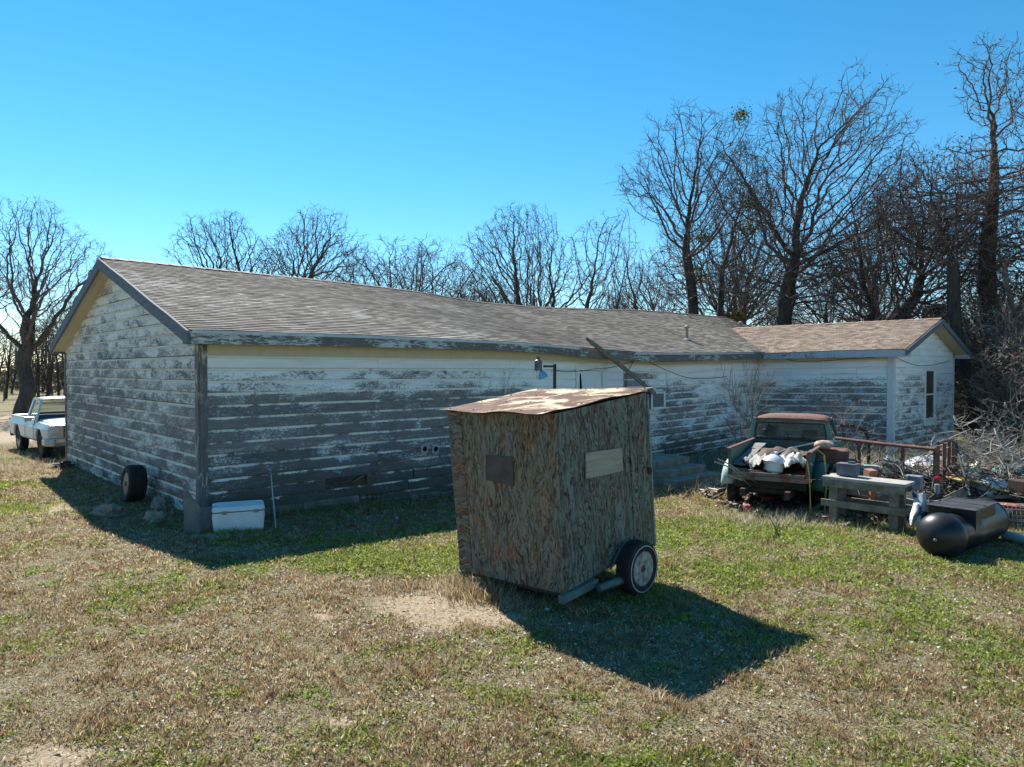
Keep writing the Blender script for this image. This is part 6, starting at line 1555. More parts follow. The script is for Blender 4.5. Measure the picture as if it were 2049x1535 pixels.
# brown planks and odd boards
for a, b, wd, th2, mt, lab in (((1893, 1003, 12.0), (1937, 980, 12.9), .16, .03, M_plank, 'tan plank propped on the trailer end left of the brick pile'),
        ((1862, 1000, 12.2), (1885, 982, 12.8), .08, .03, M_darkb, 'short dark plank leaning between trailer end and railing'),
        ((1930, 1000, 12.6), (2030, 992, 13.0), .07, .03, M_darkb, 'dark plank on top of the brick pile')):
    m = MB(); m.beam(at(*a), at(*b), wd, th2, up=(0, -1, .3)); simple('plank', mt, m, lab, 'plank')
m = MB(); p = at(1741, 950, 12.7); m.box(p, (.17, .15, .20), rz=.3, rx=.2); simple('clay_block', m_simple('orange_clay', (.3, .12, .07), (.5, .25, .16), 9), m, 'orange clay block just behind the middle of the workbench', 'block', bevel=.01)
m = MB(); p = at(1745, 985, 12.3); m.box(p, (.09, .05, .26), rz=.3, ry=.1); simple('orange_plate', m_simple('orange_paint', (.35, .10, .04), (.5, .2, .1), 9), m, 'narrow orange plate hanging under the workbench top', 'plate')
m = MB(); p = at(1876, 957, 12.6); m.box(p, (.1, .06, .05), rz=.3); simple('red_tail_light', m_simple('red_lens', (.45, .01, .02), (.6, .02, .04), 12, .2), m, 'small bright red tail light on the heap at the middle railing post', 'light', bevel=.01)
m = MB(); p = at(1875, 979, 12.4); m.lathe([(.045, -.08), (.045, .08), (.04, .09), (.001, .09)], 16, Matrix.Translation(p)); simple('tin_can', M_gsteel, m, 'small grey can standing on the trailer end by the railing post', 'can')
# torn bag / white strip hanging at the tank
m = MB(); b0 = at(1838, 985, 11.3); b1 = at(1835, 1050, 11.0)
m.sheet(lambda a, b: b0.lerp(b1, b) + Vector(((a - .5) * (.24 - .1 * b) + .06 * math.sin(b * 5), .05 * math.sin(a * 7 + b * 4), .02 * math.sin(a * 9))), 12, 24, th=(0, .006, 0))
g = Mt('torn_printed_bag', .5); nn = g.noise(g.map(g.obj(), (6, 6, 2.5)), 1, 4, .6)
simple('torn_bag', g.set(g.ramp(nn, [(.40, (.03, .04, .05)), (.47, (.12, .17, .21)), (.53, (.55, .56, .54)), (.7, (.34, .34, .31))])), m, 'torn white and blue plastic bag hanging between workbench and black tank', 'bag', sm=True, ang=60)
# brick stack with wire mesh and red steel angle
bk = gp(1995, 1070); bk0 = at(1915, 1000, 12.2); bk1 = at(2075, 1005, 11.6)
kd = (bk1 - bk0); kd.z = 0; kd.normalize(); kn = Vector((-kd.y, kd.x, 0)); krz = math.atan2(kd.y, kd.x)
M_brick = m_simple('red_brown_brick', (.12, .075, .06), (.26, .17, .135), 6, bump=.6); M_brick2 = m_simple('pale_mortared_brick', (.22, .16, .14), (.42, .34, .30), 7, bump=.6)
bz0 = GZ(bk0.x + .8, bk0.y - .3); nbk = 0
bk_r = random.Random(4); proto = {}
rowh = .072; top = int((bk0.z - bz0) / rowh)
for row in range(top):
    nbr = 8 if row < top - 3 else 7
    for i in range(nbr):
        for layer in range(2 if row > top - 3 else 1):
            x = .12 + i * .215 + (.10 if row % 2 else 0) + (0 if row < top - 2 else .15) + bk_r.uniform(-.012, .012)
            if row < top - 5 and i < 1: x += .0
            p = Vector((bk0.x, bk0.y, 0)) + kd * x + kn * (.06 + .12 * layer + bk_r.uniform(-.015, .015)); p.z = bz0 + rowh * (row + .5)
            key = bk_r.random() < .25
            if key not in proto:
                m = MB(); m.box((0, 0, 0), (.2, .1, .062)); o = m.build('brick', M_brick2 if key else M_brick, bevel=.005); proto[key] = o
            else: o = proto[key].copy(); SC.collection.objects.link(o)
            o.location = p; o.rotation_euler = (0, bk_r.uniform(-.03, .03), krz + bk_r.uniform(-.05, .05) + (0 if bk_r.random() < .95 else .3))
            tag(o, 'pale brick with mortar remains in the stack behind the black tank' if key else 'red brown brick in the stack behind the black tank', 'brick', 'bricks stacked behind the black tank')
ra, rb = at(1931, 1004, 11.75), at(2060, 1020, 11.2); m = MB(); m.beam(ra, rb, .05, .05); m.beam(ra + Vector((0, 0, -.02)), rb + Vector((0, 0, -.02)), .09, .012); simple('steel_angle', M_redp, m, 'dull red steel angle bar lying in front of the brick stack', 'steel bar')
wm = empty('wire_mesh', gp(2015, 1075), 0, 'pale welded wire mesh leaning against the brick stack', 'wire mesh'); WMB = thing_builder(wm)
mw_a, mw_b = at(2000, 1006, 11.4), at(2075, 1010, 11.1); M_wirew = m_simple('pale_wire', (.25, .22, .19), (.42, .38, .34), 8)
m = MB(); dn = Vector((0, -.08, -.75))
for i in range(10): p = mw_a.lerp(mw_b, i / 9); m.tube([p, p + dn * .5 + Vector((0, -.01, 0)), p + dn], .004, 4)
WMB(m, 'upright_wires', M_wirew)
m = MB()
for i in range(9): p = dn * (i / 8); m.tube([mw_a + p, mw_b + p], .004, 4)
WMB(m, 'cross_wires', M_wirew)
m = MB(); p = at(2020, 1012, 11.5); m.blob(p, (.14, .10, .04), 8, 10, .3); simple('orange_scrap', m_simple('orange_rust_scrap', (.28, .10, .05), (.45, .2, .12), 9), m, 'orange rusty lump on the brick stack at the right edge', 'scrap metal')
m = MB(); p = at(2045, 972, 12.4); m.box(p, (.30, .3, .2), rz=.3); simple('rusty_box', M_scr, m, 'dark rusty box on the brick stack at the right edge', 'box', bevel=.01)
# white bucket pieces and pads
m = MB(); p = at(1778, 922, 14.4); m.blob(p, (.07, .05, .11), 8, 8, .4); simple('white_bottle', M_white, m, 'small white bottle standing in the twigs between two railing posts', 'bottle')
m = MB(); p = at(1790, 938, 13.9); m.box(p, (.5, .35, .22), rz=.4, rx=.3, ry=.1); simple('black_crate', M_blk, m, 'black tilted box on the heap between two railing posts', 'box', bevel=.015)
m = MB(); p = at(1830, 945, 13.5); m.box(p, (.55, .12, .06), rz=-.5, ry=.35); simple('grey_gutter', M_gsteel, m, 'grey metal channel lying across the heap at the railing', 'scrap metal')
# crate / box debris behind brick stack
for i, (px, py, Y, sz, mt, lab) in enumerate(((1700, 930, 13.9, (.34, .2, .2), M_rust2, 'orange rusty block between the pickup and the railing'), (2035, 935, 15.5, (.5, .4, .3), M_blk, 'black plastic tub behind the turquoise fender'))):
    m = MB(); p = at(px, py, Y); m.box(p, sz, rz=.5 * i + .2, rx=.15); simple('scrap_box', mt, m, lab, 'box', bevel=.015)
# ---- fence post + wire at far left and road sign
pS = gp(22, 806); M_post2 = m_simple('fence_post_wood', (.08, .07, .06), (.18, .16, .14), 6)
# distant wire fence with posts along the road
fr = random.Random(2)
for i, (px, py) in enumerate(((105, 800), (76, 795), (8, 803), (128, 797))):
    p = gp(px, py); m = MB(); m.tube([p, p + Vector((.02, 0, 1.25))], .06, 7); simple('fence_post', M_post2, m, ['fence post at the road just left of the gable end', 'fence post at the road right of the big left oak', 'fence post at the far left edge by the road', 'fence post peeking out beside the gable corner'][i], 'fence post', 'posts of the roadside fence')
# ======================= TREES =======================
def tubes_np(lines, sides):
    """lines: list of (pts list, radii list) -> verts, quads"""
    by = {}
    for p, r in lines: by.setdefault(len(p), []).append((p, r))
    VV, FF_ = [], []; o = 0
    for n, ls in by.items():
        P = np.array([l[0] for l in ls], float); Rr = np.array([l[1] for l in ls], float); m = len(ls)
        T = np.empty_like(P); T[:, 1:-1] = P[:, 2:] - P[:, :-2]; T[:, 0] = P[:, 1] - P[:, 0]; T[:, -1] = P[:, -1] - P[:, -2]
        T /= np.linalg.norm(T, axis=2, keepdims=True) + 1e-9
        ref = np.where(np.abs(T[:, :1, 2:3]) > .8, np.array([1., 0, 0]), np.array([0, 0, 1.])); ref = np.repeat(ref, n, 1)
        U = np.cross(T, ref); U /= np.linalg.norm(U, axis=2, keepdims=True) + 1e-9; W_ = np.cross(T, U)
        a = np.arange(sides) * 2 * np.pi / sides
        V_ = P[:, :, None] + (U[:, :, None] * np.cos(a)[None, None, :, None] + W_[:, :, None] * np.sin(a)[None, None, :, None]) * Rr[:, :, None, None]
        idx = np.arange(m * n * sides).reshape(m, n, sides) + o; nx_ = np.roll(idx, -1, 2)
        F_ = np.stack([idx[:, :-1], nx_[:, :-1], nx_[:, 1:], idx[:, 1:]], -1).reshape(-1, 4)
        VV.append(V_.reshape(-1, 3)); FF_.append(F_); o += m * n * sides
    return np.concatenate(VV), np.concatenate(FF_)
def grow_tree(seed, H, r0, spec):
    """spec dict: trunk_h (fraction before first limbs), limbs, limb_ang (deg from vertical), wander, up, depth, ratio, kids, lean, straight"""
    rn = random.Random(seed); big, mid, fine, tips = [], [], [], []
    wander = spec.get('wander', .28); up = spec.get('up', .12); depth = spec.get('depth', 5)
    def branch(p, d, L, r, lv):
        n = max(3, min(9, int(L / spec.get('seg', .55)) + 2)) if lv < 3 else (4 if lv == 3 else 3)
        pts = [p.copy()]; rs_ = [r]; d = d.normalized(); sl_ = L / n; endr = r * (.42 if lv else .6)
        for i in range(n):
            w_ = wander * (1 if lv else .35) * (1.25 if lv > 2 else 1)
            d = (d + Vector((rn.gauss(0, w_), rn.gauss(0, w_), rn.gauss(0, w_ * .8) + up * (1 if lv > 0 else .4)))).normalized()
            p = p + d * sl_; pts.append(p.copy()); rs_.append(r + (endr - r) * (i + 1) / n)
        (big if lv <= 1 else mid if lv == 2 else fine).append((pts, rs_))
        if lv >= depth: tips.append(pts[-1]); return
        k = spec['kids'][min(lv, len(spec['kids']) - 1)]; k = max(2, int(k + rn.uniform(-.8, .8)))
        for j in range(k):
            t = rn.uniform(.30, 1.0) if j else 1.0
            if lv == 0: t = spec.get('trunk_h', .35) + (1 - spec.get('trunk_h', .35)) * (j / max(1, k - 1)) if k > 1 else 1
            x = t * n; i0 = min(int(x), n - 1); q_ = pts[i0].lerp(pts[i0 + 1], x - i0); dd = (pts[i0 + 1] - pts[i0]).normalized(); rr_ = rs_[i0] + (rs_[i0 + 1] - rs_[i0]) * (x - i0)
            ang = R(rn.uniform(*spec.get('limb_ang', (30, 65)))) if lv == 0 else R(rn.uniform(22, 62))
            if t == 1.0 and lv: ang *= .45
            if t == 1.0 and lv == 0: ang *= .4
            az = rn.uniform(0, 6.283) if lv else j * 2.4 + rn.uniform(-.5, .5) + spec.get('az0', 0)
            e1 = dd.cross(Vector((.3, .2, 1))).normalized(); e2 = dd.cross(e1)
            nd = dd * math.cos(ang) + (e1 * math.cos(az) + e2 * math.sin(az)) * math.sin(ang)
            ratio = spec.get('ratio', (.72, .66, .6, .55, .5, .5))[lv]
            L2 = L * ratio * rn.uniform(.75, 1.25) * (1 - .25 * t if lv else (1.15 - .35 * t))
            if lv == 0: L2 = H * spec.get('limb_len', .5) * rn.uniform(.8, 1.15) * (1.05 - .2 * t)
            branch(q_, nd, L2, max(rr_ * (.62 if j else .85) * rn.uniform(.8, 1.05), .0075), lv + 1)
    tl = H * spec.get('trunk_len', .45); lean = spec.get('lean', (0, 0))
    branch(Vector((0, 0, -.3)), Vector((lean[0], lean[1], 1)), tl, r0, 0)
    pts, rs_ = big[0]; rs_[0] = r0 * 1.35
    return big, mid, fine, tips
def m_bark(name, c0, c1, sc=6):
    g = Mt(name, .9, spec=.15); o = g.obj(); n1 = g.noise(g.map(o, (1, 1, .25)), sc, 6, .7); return g.set(g.ramp(n1, [(.3, c0), (.7, c1)]), bump=n1, bs=.8, bd=.04)

def sc_tree(seed, spec):
    """space colonisation inside a union of blobs; unit: height 1"""
    r_ = np.random.RandomState(seed); step = spec.get('step', .015); infl = spec.get('infl', .16); kill = spec.get('kill', 1.75) * step
    cx_, cz_, rx, rz_h = spec['env']; nA = int(spec.get('n', 1700) * 2.5); blobs = []
    for i in range(spec.get('blobs', 26)):
        d = r_.randn(3); d /= np.linalg.norm(d); q = r_.rand() ** .4
        blobs.append((cx_ + d[0] * rx * q * .82, d[1] * rx * q * .82, cz_ + d[2] * rz_h * q * .82, spec.get('bs', .11) * (.6 + .8 * r_.rand())))
    Bl = np.array(blobs); k = r_.randint(0, len(Bl), nA * 2); d = r_.randn(nA * 2, 3); d /= np.linalg.norm(d, axis=1, keepdims=True)
    A = Bl[k, :3] + d * Bl[k, 3:4] * r_.rand(nA * 2, 1) ** .4
    u = ((A[:, 0] - cx_) / rx) ** 2 + (A[:, 1] / rx) ** 2 + ((A[:, 2] - cz_) / rz_h) ** 2; A = A[u < 1.12][:nA]
    A = A[A[:, 2] > spec.get('zmin', .12)]
    N = []; par = []; 
    for (x0, y0_, x1, y1, h, cv) in spec['stems']:     # stems : base x,y -> top x,y at height h
        m_ = int(h / step); last = -1
        for i in range(m_ + 1):
            t = i / m_; w1 = .012 * spec.get('gn', 1); N.append((x0 + (x1 - x0) * t ** cv + w1 * math.sin(t * 7 + seed), y0_ + (y1 - y0_) * t + w1 * math.sin(t * 5 + seed * 2), h * t - .01)); par.append(last); last = len(N) - 1
    N = np.array(N); par = list(par); minbranch = spec.get('minz', .18)
    elig = N[:, 2] > minbranch
    D = np.linalg.norm(A[:, None] - N[None], axis=2); D[:, ~elig] = 9; near_i = D.argmin(1); near_d = D.min(1); alive = np.ones(len(A), bool); nch = np.zeros(len(N), int)
    for q in par:
        if q >= 0: nch[q] += 1
    for it in range(260):
        m_ = alive & (near_d < (infl if it > 25 else 1.5)); 
        if not m_.any(): break
        full = nch[near_i] >= 3; alive &= ~full; m_ = m_ & ~full
        if not m_.any(): break
        src, inv = np.unique(near_i[m_], return_inverse=True); v = A[m_] - N[near_i[m_]]; v /= np.linalg.norm(v, axis=1, keepdims=True) + 1e-9
        S = np.zeros((len(src), 3)); np.add.at(S, inv, v); S /= np.linalg.norm(S, axis=1, keepdims=True) + 1e-9
        S += r_.randn(*S.shape) * .20 * spec.get('gn', 1); S[:, 2] += spec.get('up', .03)
        # momentum from the parent
        P_ = np.array([N[i] - N[par[i]] if par[i] >= 0 else (0, 0, step) for i in src]); S += P_ / step * .45; S /= np.linalg.norm(S, axis=1, keepdims=True)
        new = N[src] + S * step; o = len(N); N = np.concatenate([N, new]); par += list(src); np.add.at(nch, src, 1); nch = np.concatenate([nch, np.zeros(len(src), int)])
        Dn = np.linalg.norm(A[:, None] - new[None], axis=2); di = Dn.min(1); ii = Dn.argmin(1) + o; b = di < near_d; near_d[b] = di[b]; near_i[b] = ii[b]
        alive &= near_d > kill
        if len(N) > spec.get('maxn', 18000): break
    par = np.array(par); n = len(N); ch = [[] for _ in range(n)]
    for i in range(n):
        if par[i] >= 0: ch[par[i]].append(i)
    e = spec.get('pipe', 2.25); tip = spec.get('tip', .0007); w_ = np.zeros(n)
    for i in range(n - 1, -1, -1):
        if not ch[i]: w_[i] = 1.0
        if par[i] >= 0: w_[par[i]] += w_[i]
    rb = spec['r0']; w0_ = max(w_[i] for i in range(n) if par[i] < 0); e = math.log(w0_) / math.log(rb / tip); rad = tip * w_ ** (1 / e)
    # radial scaling : thick parts scaled to the wanted trunk, tips keep their size
    lines = []; st_ = [i for i in range(n) if par[i] < 0]
    while st_:
        i = st_.pop(); c = [i] if par[i] < 0 else [par[i], i]
        while ch[i]:
            cs = sorted(ch[i], key=lambda q: -rad[q]); st_ += cs[1:]; i = cs[0]; c.append(i)
        rr_ = [rad[c[1]] if (q == 0 and par[c[0]] >= -1 and len(c) > 1 and par[c[1]] == c[0]) else rad[j] for q, j in enumerate(c)]
        lines.append(([N[j] for j in c], rr_))
    tips = [N[i] for i in range(n) if not ch[i]]
    # twigs
    tw = []
    cand = [i for i in range(n) if rad[i] < tip * 3.2 and par[i] >= 0]
    L = spec.get('twig', .026); nt = spec.get('ntw', 4)
    for i in cand:
        if r_.rand() > spec.get('twp', .75): continue
        for k in range(nt if not ch[i] else 1):
            d = (N[i] - N[par[i]]) / step + r_.randn(3) * .75; d[2] += .12; d /= np.linalg.norm(d); l = L * (.5 + r_.rand()); m1 = N[i] + d * l * .5; d2 = d + r_.randn(3) * .45; p2 = m1 + d2 / np.linalg.norm(d2) * l * .5
            tw.append(([N[i], m1, p2], [tip * .8, tip * .65, tip * .4])); 
            if k == 0: tips.append(p2)
            if r_.rand() < .6:
                d3 = d + r_.randn(3) * .8; p3 = m1 + d3 / np.linalg.norm(d3) * l * .45; tw.append(([m1, (m1 + p3) / 2, p3], [tip * .6, tip * .5, tip * .35]))
    big = [l for l in lines if max(l[1]) > rb * .30]; mid = [l for l in lines if max(l[1]) <= rb * .30]
    return big, mid, tw, tips

M_bark = m_bark('dark_oak_bark', (.03, .026, .024), (.105, .092, .083)); M_twigb = m_bark('twig_bark', (.065, .052, .050), (.17, .14, .132), 3)
M_barkg = m_bark('grey_branch_bark', (.14, .12, .105), (.32, .285, .25), 5)
M_brleaf = m_vcol('brown_tree_leaf', .7, .3, .2)
def leaf_cards(pts, n, spread, size, cols, seed):
    r_ = np.random.RandomState(seed); P = np.array([tuple(p) for p in pts]); P = P[r_.randint(0, len(P), n)] + r_.randn(n, 3) * spread
    a = r_.randn(n, 3); a /= np.linalg.norm(a, axis=1, keepdims=True); b = np.cross(a, r_.randn(n, 3)); b /= np.linalg.norm(b, axis=1, keepdims=True)
    s_ = size * (.6 + .8 * r_.rand(n, 1)); V_ = np.stack([P - a * s_, P + b * s_ * .5, P + a * s_, P - b * s_ * .5], 1).reshape(-1, 3)
    F_ = np.arange(n * 4).reshape(n, 4); C_ = np.repeat(np.array(cols)[r_.randint(0, len(cols), n)] * (.7 + .6 * r_.rand(n, 1)), 4, 0); return V_, F_, C_
def tree_meshes(seed, H, r0, spec, leaves=0, mist=0, bark=None, twig=None):
    if 'env' in spec:
        big, mid, fine, tips = sc_tree(seed, spec)
        big, mid, fine = [[([q * H for q in p], [k * H for k in r]) for p, r in l] for l in (big, mid, fine)]; tips = [q * H for q in tips]
    else: big, mid, fine, tips = grow_tree(seed, H, r0, spec)
    V1, F1 = tubes_np(big, 9); V2, F2 = tubes_np(mid, 6); V3, F3 = tubes_np(fine, 3)
    V2 = np.concatenate([V2, V3]); F2 = np.concatenate([F2, F3 + len(V2) - len(V3)])
    def me_(name, V_, F_, mat):
        o = mesh_np(name, V_, F_, mat, None, True); return o
    t = me_('trunk', V1, F1, bark or M_bark); c_ = me_('crown', V2, F2, twig or M_twigb); out = [t, c_]
    if leaves:
        V_, F_, C_ = leaf_cards(tips, leaves, .16, .055, [(.10, .045, .03), (.15, .07, .045), (.07, .035, .028), (.2, .11, .07)], seed); o = mesh_np('dead_leaves', V_, F_, M_brleaf, dict(col=C_)); out.append(o)
    if mist:
        r_ = random.Random(seed); cs = [r_.choice(tips) for i in range(mist)]
        for c in cs:
            V_, F_, C_ = leaf_cards([c], 260, .24, .07, [(.10, .10, .02), (.14, .13, .03), (.07, .08, .02)], seed + 1); o = mesh_np('mistletoe', V_, F_, M_brleaf, dict(col=C_)); out.append(o)
    zmax = max(V1[:, 2].max(), V2[:, 2].max()); return out, zmax
PROTOS = {}
def make_tree(key, px, py_top, Y, seed, spec, r0f=.028, label='', leaves=0, mist=0, H0=14.0, rz=0.0, cat='tree', group=None, name='bare_tree', bark=None, twig=None, width=1.0, pyb=None):
    x = (px - CX) / F * Y; z0_ = GZ(x, Y); top = at(px, py_top, Y).z; Hn = top - z0_
    if key not in PROTOS:
        PROTOS[key] = tree_meshes(seed, H0, H0 * r0f, spec, leaves, mist, bark, twig); first = True
    else: first = False
    parts_, zm = PROTOS[key]; s_ = Hn / zm
    root = empty(name, (x, Y, z0_), rz, label, cat, group); root.scale = (s_ * width, s_ * width, s_)
    for p in parts_:
        if first: q_ = p
        else: q_ = p.copy(); SC.collection.objects.link(q_)
        q_.parent = root
    return root

S1 = lambda x=0, h=.3, cv=1.5, b=0: [(b, 0, x, 0, h, cv)]
OAKA = dict(env=(.05, .66, .35, .36), stems=[(0, 0, .0, 0, .30, 1)], n=2100, r0=0.0320, gn=1.5, blobs=30, minz=.22)
OAKB = dict(env=(.0, .76, .27, .25), stems=[(.02, 0, -.05, 0, .42, 1), (.03, .02, .06, 0, .42, 1)], n=2200, r0=0.0210, gn=1.5, blobs=30, bs=.09, minz=.3)
OAKB2 = dict(env=(.0, .76, .30, .25), stems=[(0, 0, .0, 0, .45, 1)], n=2500, r0=0.0240, gn=1.5, blobs=34, bs=.09, minz=.3)
OAKC = dict(env=(.0, .66, .42, .36), stems=[(-.02, 0, -.03, 0, .38, 1), (.03, 0, .04, .02, .38, 1)], n=5200, r0=0.0288, gn=1.4, blobs=50, minz=.26, maxn=20000)
FANA = dict(env=(.0, .66, .26, .36), stems=[(0, 0, -.02, 0, .55, 1), (.03, 0, .10, .03, .5, 1.3)], n=2700, r0=0.0168, gn=.9, up=.08, blobs=60, bs=.08, minz=.30, maxn=20000, step=.014, twig=.034)
FANB = dict(env=(.06, .62, .38, .40), stems=[(0, 0, .0, 0, .50, 1), (.01, 0, .02, .05, .40, 1)], n=3400, r0=0.0208, gn=1.25, up=.03, blobs=60, bs=.09, minz=.24, maxn=22000, step=.014, twig=.032)
LEANA = dict(env=(.26, .62, .34, .38), stems=[(0, 0, .26, 0, .50, 1.2), (.02, .02, .14, .05, .45, 1)], n=2700, r0=0.0240, gn=.9, up=.06, blobs=34, minz=.2)
GNA = dict(env=(-.02, .66, .26, .37), stems=[(.03, 0, -.02, 0, .75, 1), (.05, .02, .09, .0, .5, 1)], n=2300, r0=0.0205, gn=1.6, blobs=30, bs=.08, minz=.3, twp=.9)
GNB = dict(env=(-.16, .66, .24, .34), stems=[(0, 0, -.12, 0, .62, 1.4), (.02, .02, .05, .0, .5, 1)], n=2000, r0=0.0190, gn=1.6, blobs=20, bs=.09, minz=.28, twp=.9)
SLIMA = dict(env=(.02, .66, .17, .36), stems=[(0, 0, -.03, 0, .5, 1), (.01, 0, .09, 0, .45, 1)], n=1000, r0=0.0112, gn=.9, up=.1, blobs=22, bs=.07, minz=.25)
make_tree('oakA', 50, 388, 44, 5, OAKA, .042, 'tall gnarled bare oak at the left edge beyond the white pickup', H0=13, rz=0)
make_tree('oakB', 462, 418, 46, 8, OAKB, .036, 'bare oak with open forked crown above the left part of the roof', H0=12, width=1.08)
make_tree('oakB2', 610, 410, 47, 9, OAKB2, .036, 'wider bare oak just right of the forked oak above the roof', H0=12, rz=0, width=1.08)
make_tree('oakC', 1062, 402, 45, 14, OAKC, .045, 'broad round crowned bare oak behind the middle of the roof', H0=13)
make_tree('slimA', 1190, 410, 42, 3, SLIMA, .018, 'slender twin stemmed bare tree right of the broad round oak', H0=12, rz=0)
make_tree('slimA', 1268, 460, 46, 3, SLIMA, .018, 'slim bare tree left of the tall mistletoe tree', H0=12, rz=3.6)
make_tree('fanA', 1388, 213, 40, 22, FANA, .024, 'tall fan shaped bare tree holding green mistletoe clumps', H0=17, mist=6)
make_tree('fanB', 1580, 166, 36, 31, FANB, .026, 'tallest bare tree with the thick trunk above the wing roof', H0=17, leaves=900, rz=0)
make_tree('leanA', 1672, 300, 33, 44, LEANA, .03, 'thick trunked bare tree leaning right over the wing roof', H0=14, leaves=1300)
make_tree('gnA', 1980, 98, 30, 57, GNA, .022, 'tall gnarled bare tree with brown leaf tufts right of the wing', H0=16, leaves=1500, rz=0)
make_tree('gnB', 1960, 285, 29, 63, GNB, .022, 'bent grey trunked tree close behind the wing gable', H0=14, leaves=1700, rz=0)
make_tree('gnA', 2085, 130, 27, 57, GNA, .022, 'tall bare tree cut off by the right edge of the picture', H0=16, rz=3.3)
make_tree('gnB', 2000, 330, 33, 63, GNB, .022, 'leaf tufted tree between the two tall gnarled trees at the right', H0=14, rz=2.6)
make_tree('leanA', 1770, 470, 42, 44, LEANA, .03, 'smaller leaning tree behind the wing ridge', H0=14, rz=2.7)
make_tree('oakB', 1480, 470, 50, 8, OAKB, .036, 'low bare oak between the two tallest trees', H0=12, rz=2)
make_tree('oakB2', 1310, 520, 52, 9, OAKB2, .036, 'low bare oak in front of the mistletoe tree, half hidden by the roof', H0=12, rz=2)
make_tree('oakC', 1475, 372, 56, 14, OAKC, .04, 'broad bare oak filling the gap between the two tallest trees', H0=13, rz=1.3)
make_tree('oakC', 1755, 360, 52, 14, OAKC, .04, 'broad bare oak standing behind the leaning trees over the wing roof', H0=13, rz=4.1)
make_tree('oakB2', -45, 470, 50, 9, OAKB2, .036, 'bare oak partly outside the left edge of the picture', H0=12, rz=2)
make_tree('oakC', 150, 580, 66, 14, OAKC, .04, 'low bare oak in the distance right of the big left oak', H0=13, rz=2)
tr_ = random.Random(8)
# thickets and the wood behind : smaller trees, every one its own
THK = dict(env=(0, .62, .20, .38), stems=[(0, 0, -.05, 0, .4, 1), (.02, 0, .06, .03, .4, 1), (0, .02, .0, -.04, .5, 1)], n=420, r0=0.0068, gn=1.0, up=.1, blobs=24, bs=.08, minz=.1, twp=.9)
def desc(i): return None
for i, (px, pt, Y) in enumerate(((722, 500, 48), (770, 472, 50), (815, 486, 47), (845, 470, 52), (885, 492, 49), (930, 520, 47), (690, 520, 50), (960, 540, 52))):
    make_tree('thk', px, pt, Y, 70, THK, .016, ['%s thin bare tree in the thicket left of the broad round oak' % w_ for w_ in ('second from the left,', 'third from the left,', 'fourth from the left,', 'middle tallest', 'sixth from the left,', 'seventh from the left,', 'leftmost', 'rightmost')][i], H0=10, rz=i * 1.3, cat='tree', group='thin trees in the thicket behind the roof', width=1.1, name='thin_tree')
for i in range(46):
    px = tr_.uniform(640, 2150) if i < 34 else tr_.uniform(-120, 330); Y = tr_.uniform(55, 85); pt = tr_.uniform(560, 645) if i < 34 else tr_.uniform(600, 680)
    if px > 1800: pt -= 130 * tr_.random(); Y = tr_.uniform(40, 60)
    k_ = ['thk', 'oakB2', 'slimA', 'leanA'][i % 4]
    o = make_tree(k_, px, pt, Y, 0, None, rz=tr_.uniform(0, 6), label='low bare tree in the far row of woods', group='trees of the far woods', name='distant_tree')
# dense understory to the right of the wing
UND = dict(env=(0, .52, .36, .5), stems=[(0, 0, -.12, 0, .4, 1), (.02, 0, .12, .03, .4, 1), (0, .02, .0, -.1, .4, 1)], n=1100, r0=0.0096, gn=1.5, blobs=30, bs=.12, minz=.03, zmin=.04, twp=.8, tip=.0016)
UND_B = dict(trunk_h=.1, limb_ang=(10, 60), wander=.22, up=.05, depth=4, kids=(8, 6, 5, 4), limb_len=.55, trunk_len=.35, seg=.5)
for i, (px, pt, Y) in enumerate(((1968, 560, 31), (2020, 520, 30), (2070, 600, 26), (1975, 640, 34), (2045, 660, 24), (1945, 660, 36), (1998, 600, 38), (2090, 520, 32))):
    make_tree('und', px, pt, Y, 90, UND, .014, 'many stemmed leafless thicket shrub in the woods right of the wing', H0=6, rz=i * .9, group='thicket shrubs right of the wing', name='thicket_shrub', twig=M_barkg, leaves=500 if i == 0 else 0)
for i, (px, pt, Y, rz__) in enumerate(((2005, 800, 16.5, 0), (2050, 745, 15.5, 2), (1965, 850, 19, 4))):
    make_tree('brush', px, pt, Y, 95, dict(UND_B, depth=4, kids=(8, 6, 4, 3), wander=.2), .0055, ['pale bare bush reaching over the car parts at the right', 'taller pale bare bush at the right edge above the turquoise fender', 'low pale bush close to the wing gable corner'][i], H0=3, rz=rz__, name='bare_bush', twig=M_barkg, bark=M_barkg, cat='bush', width=1.6)
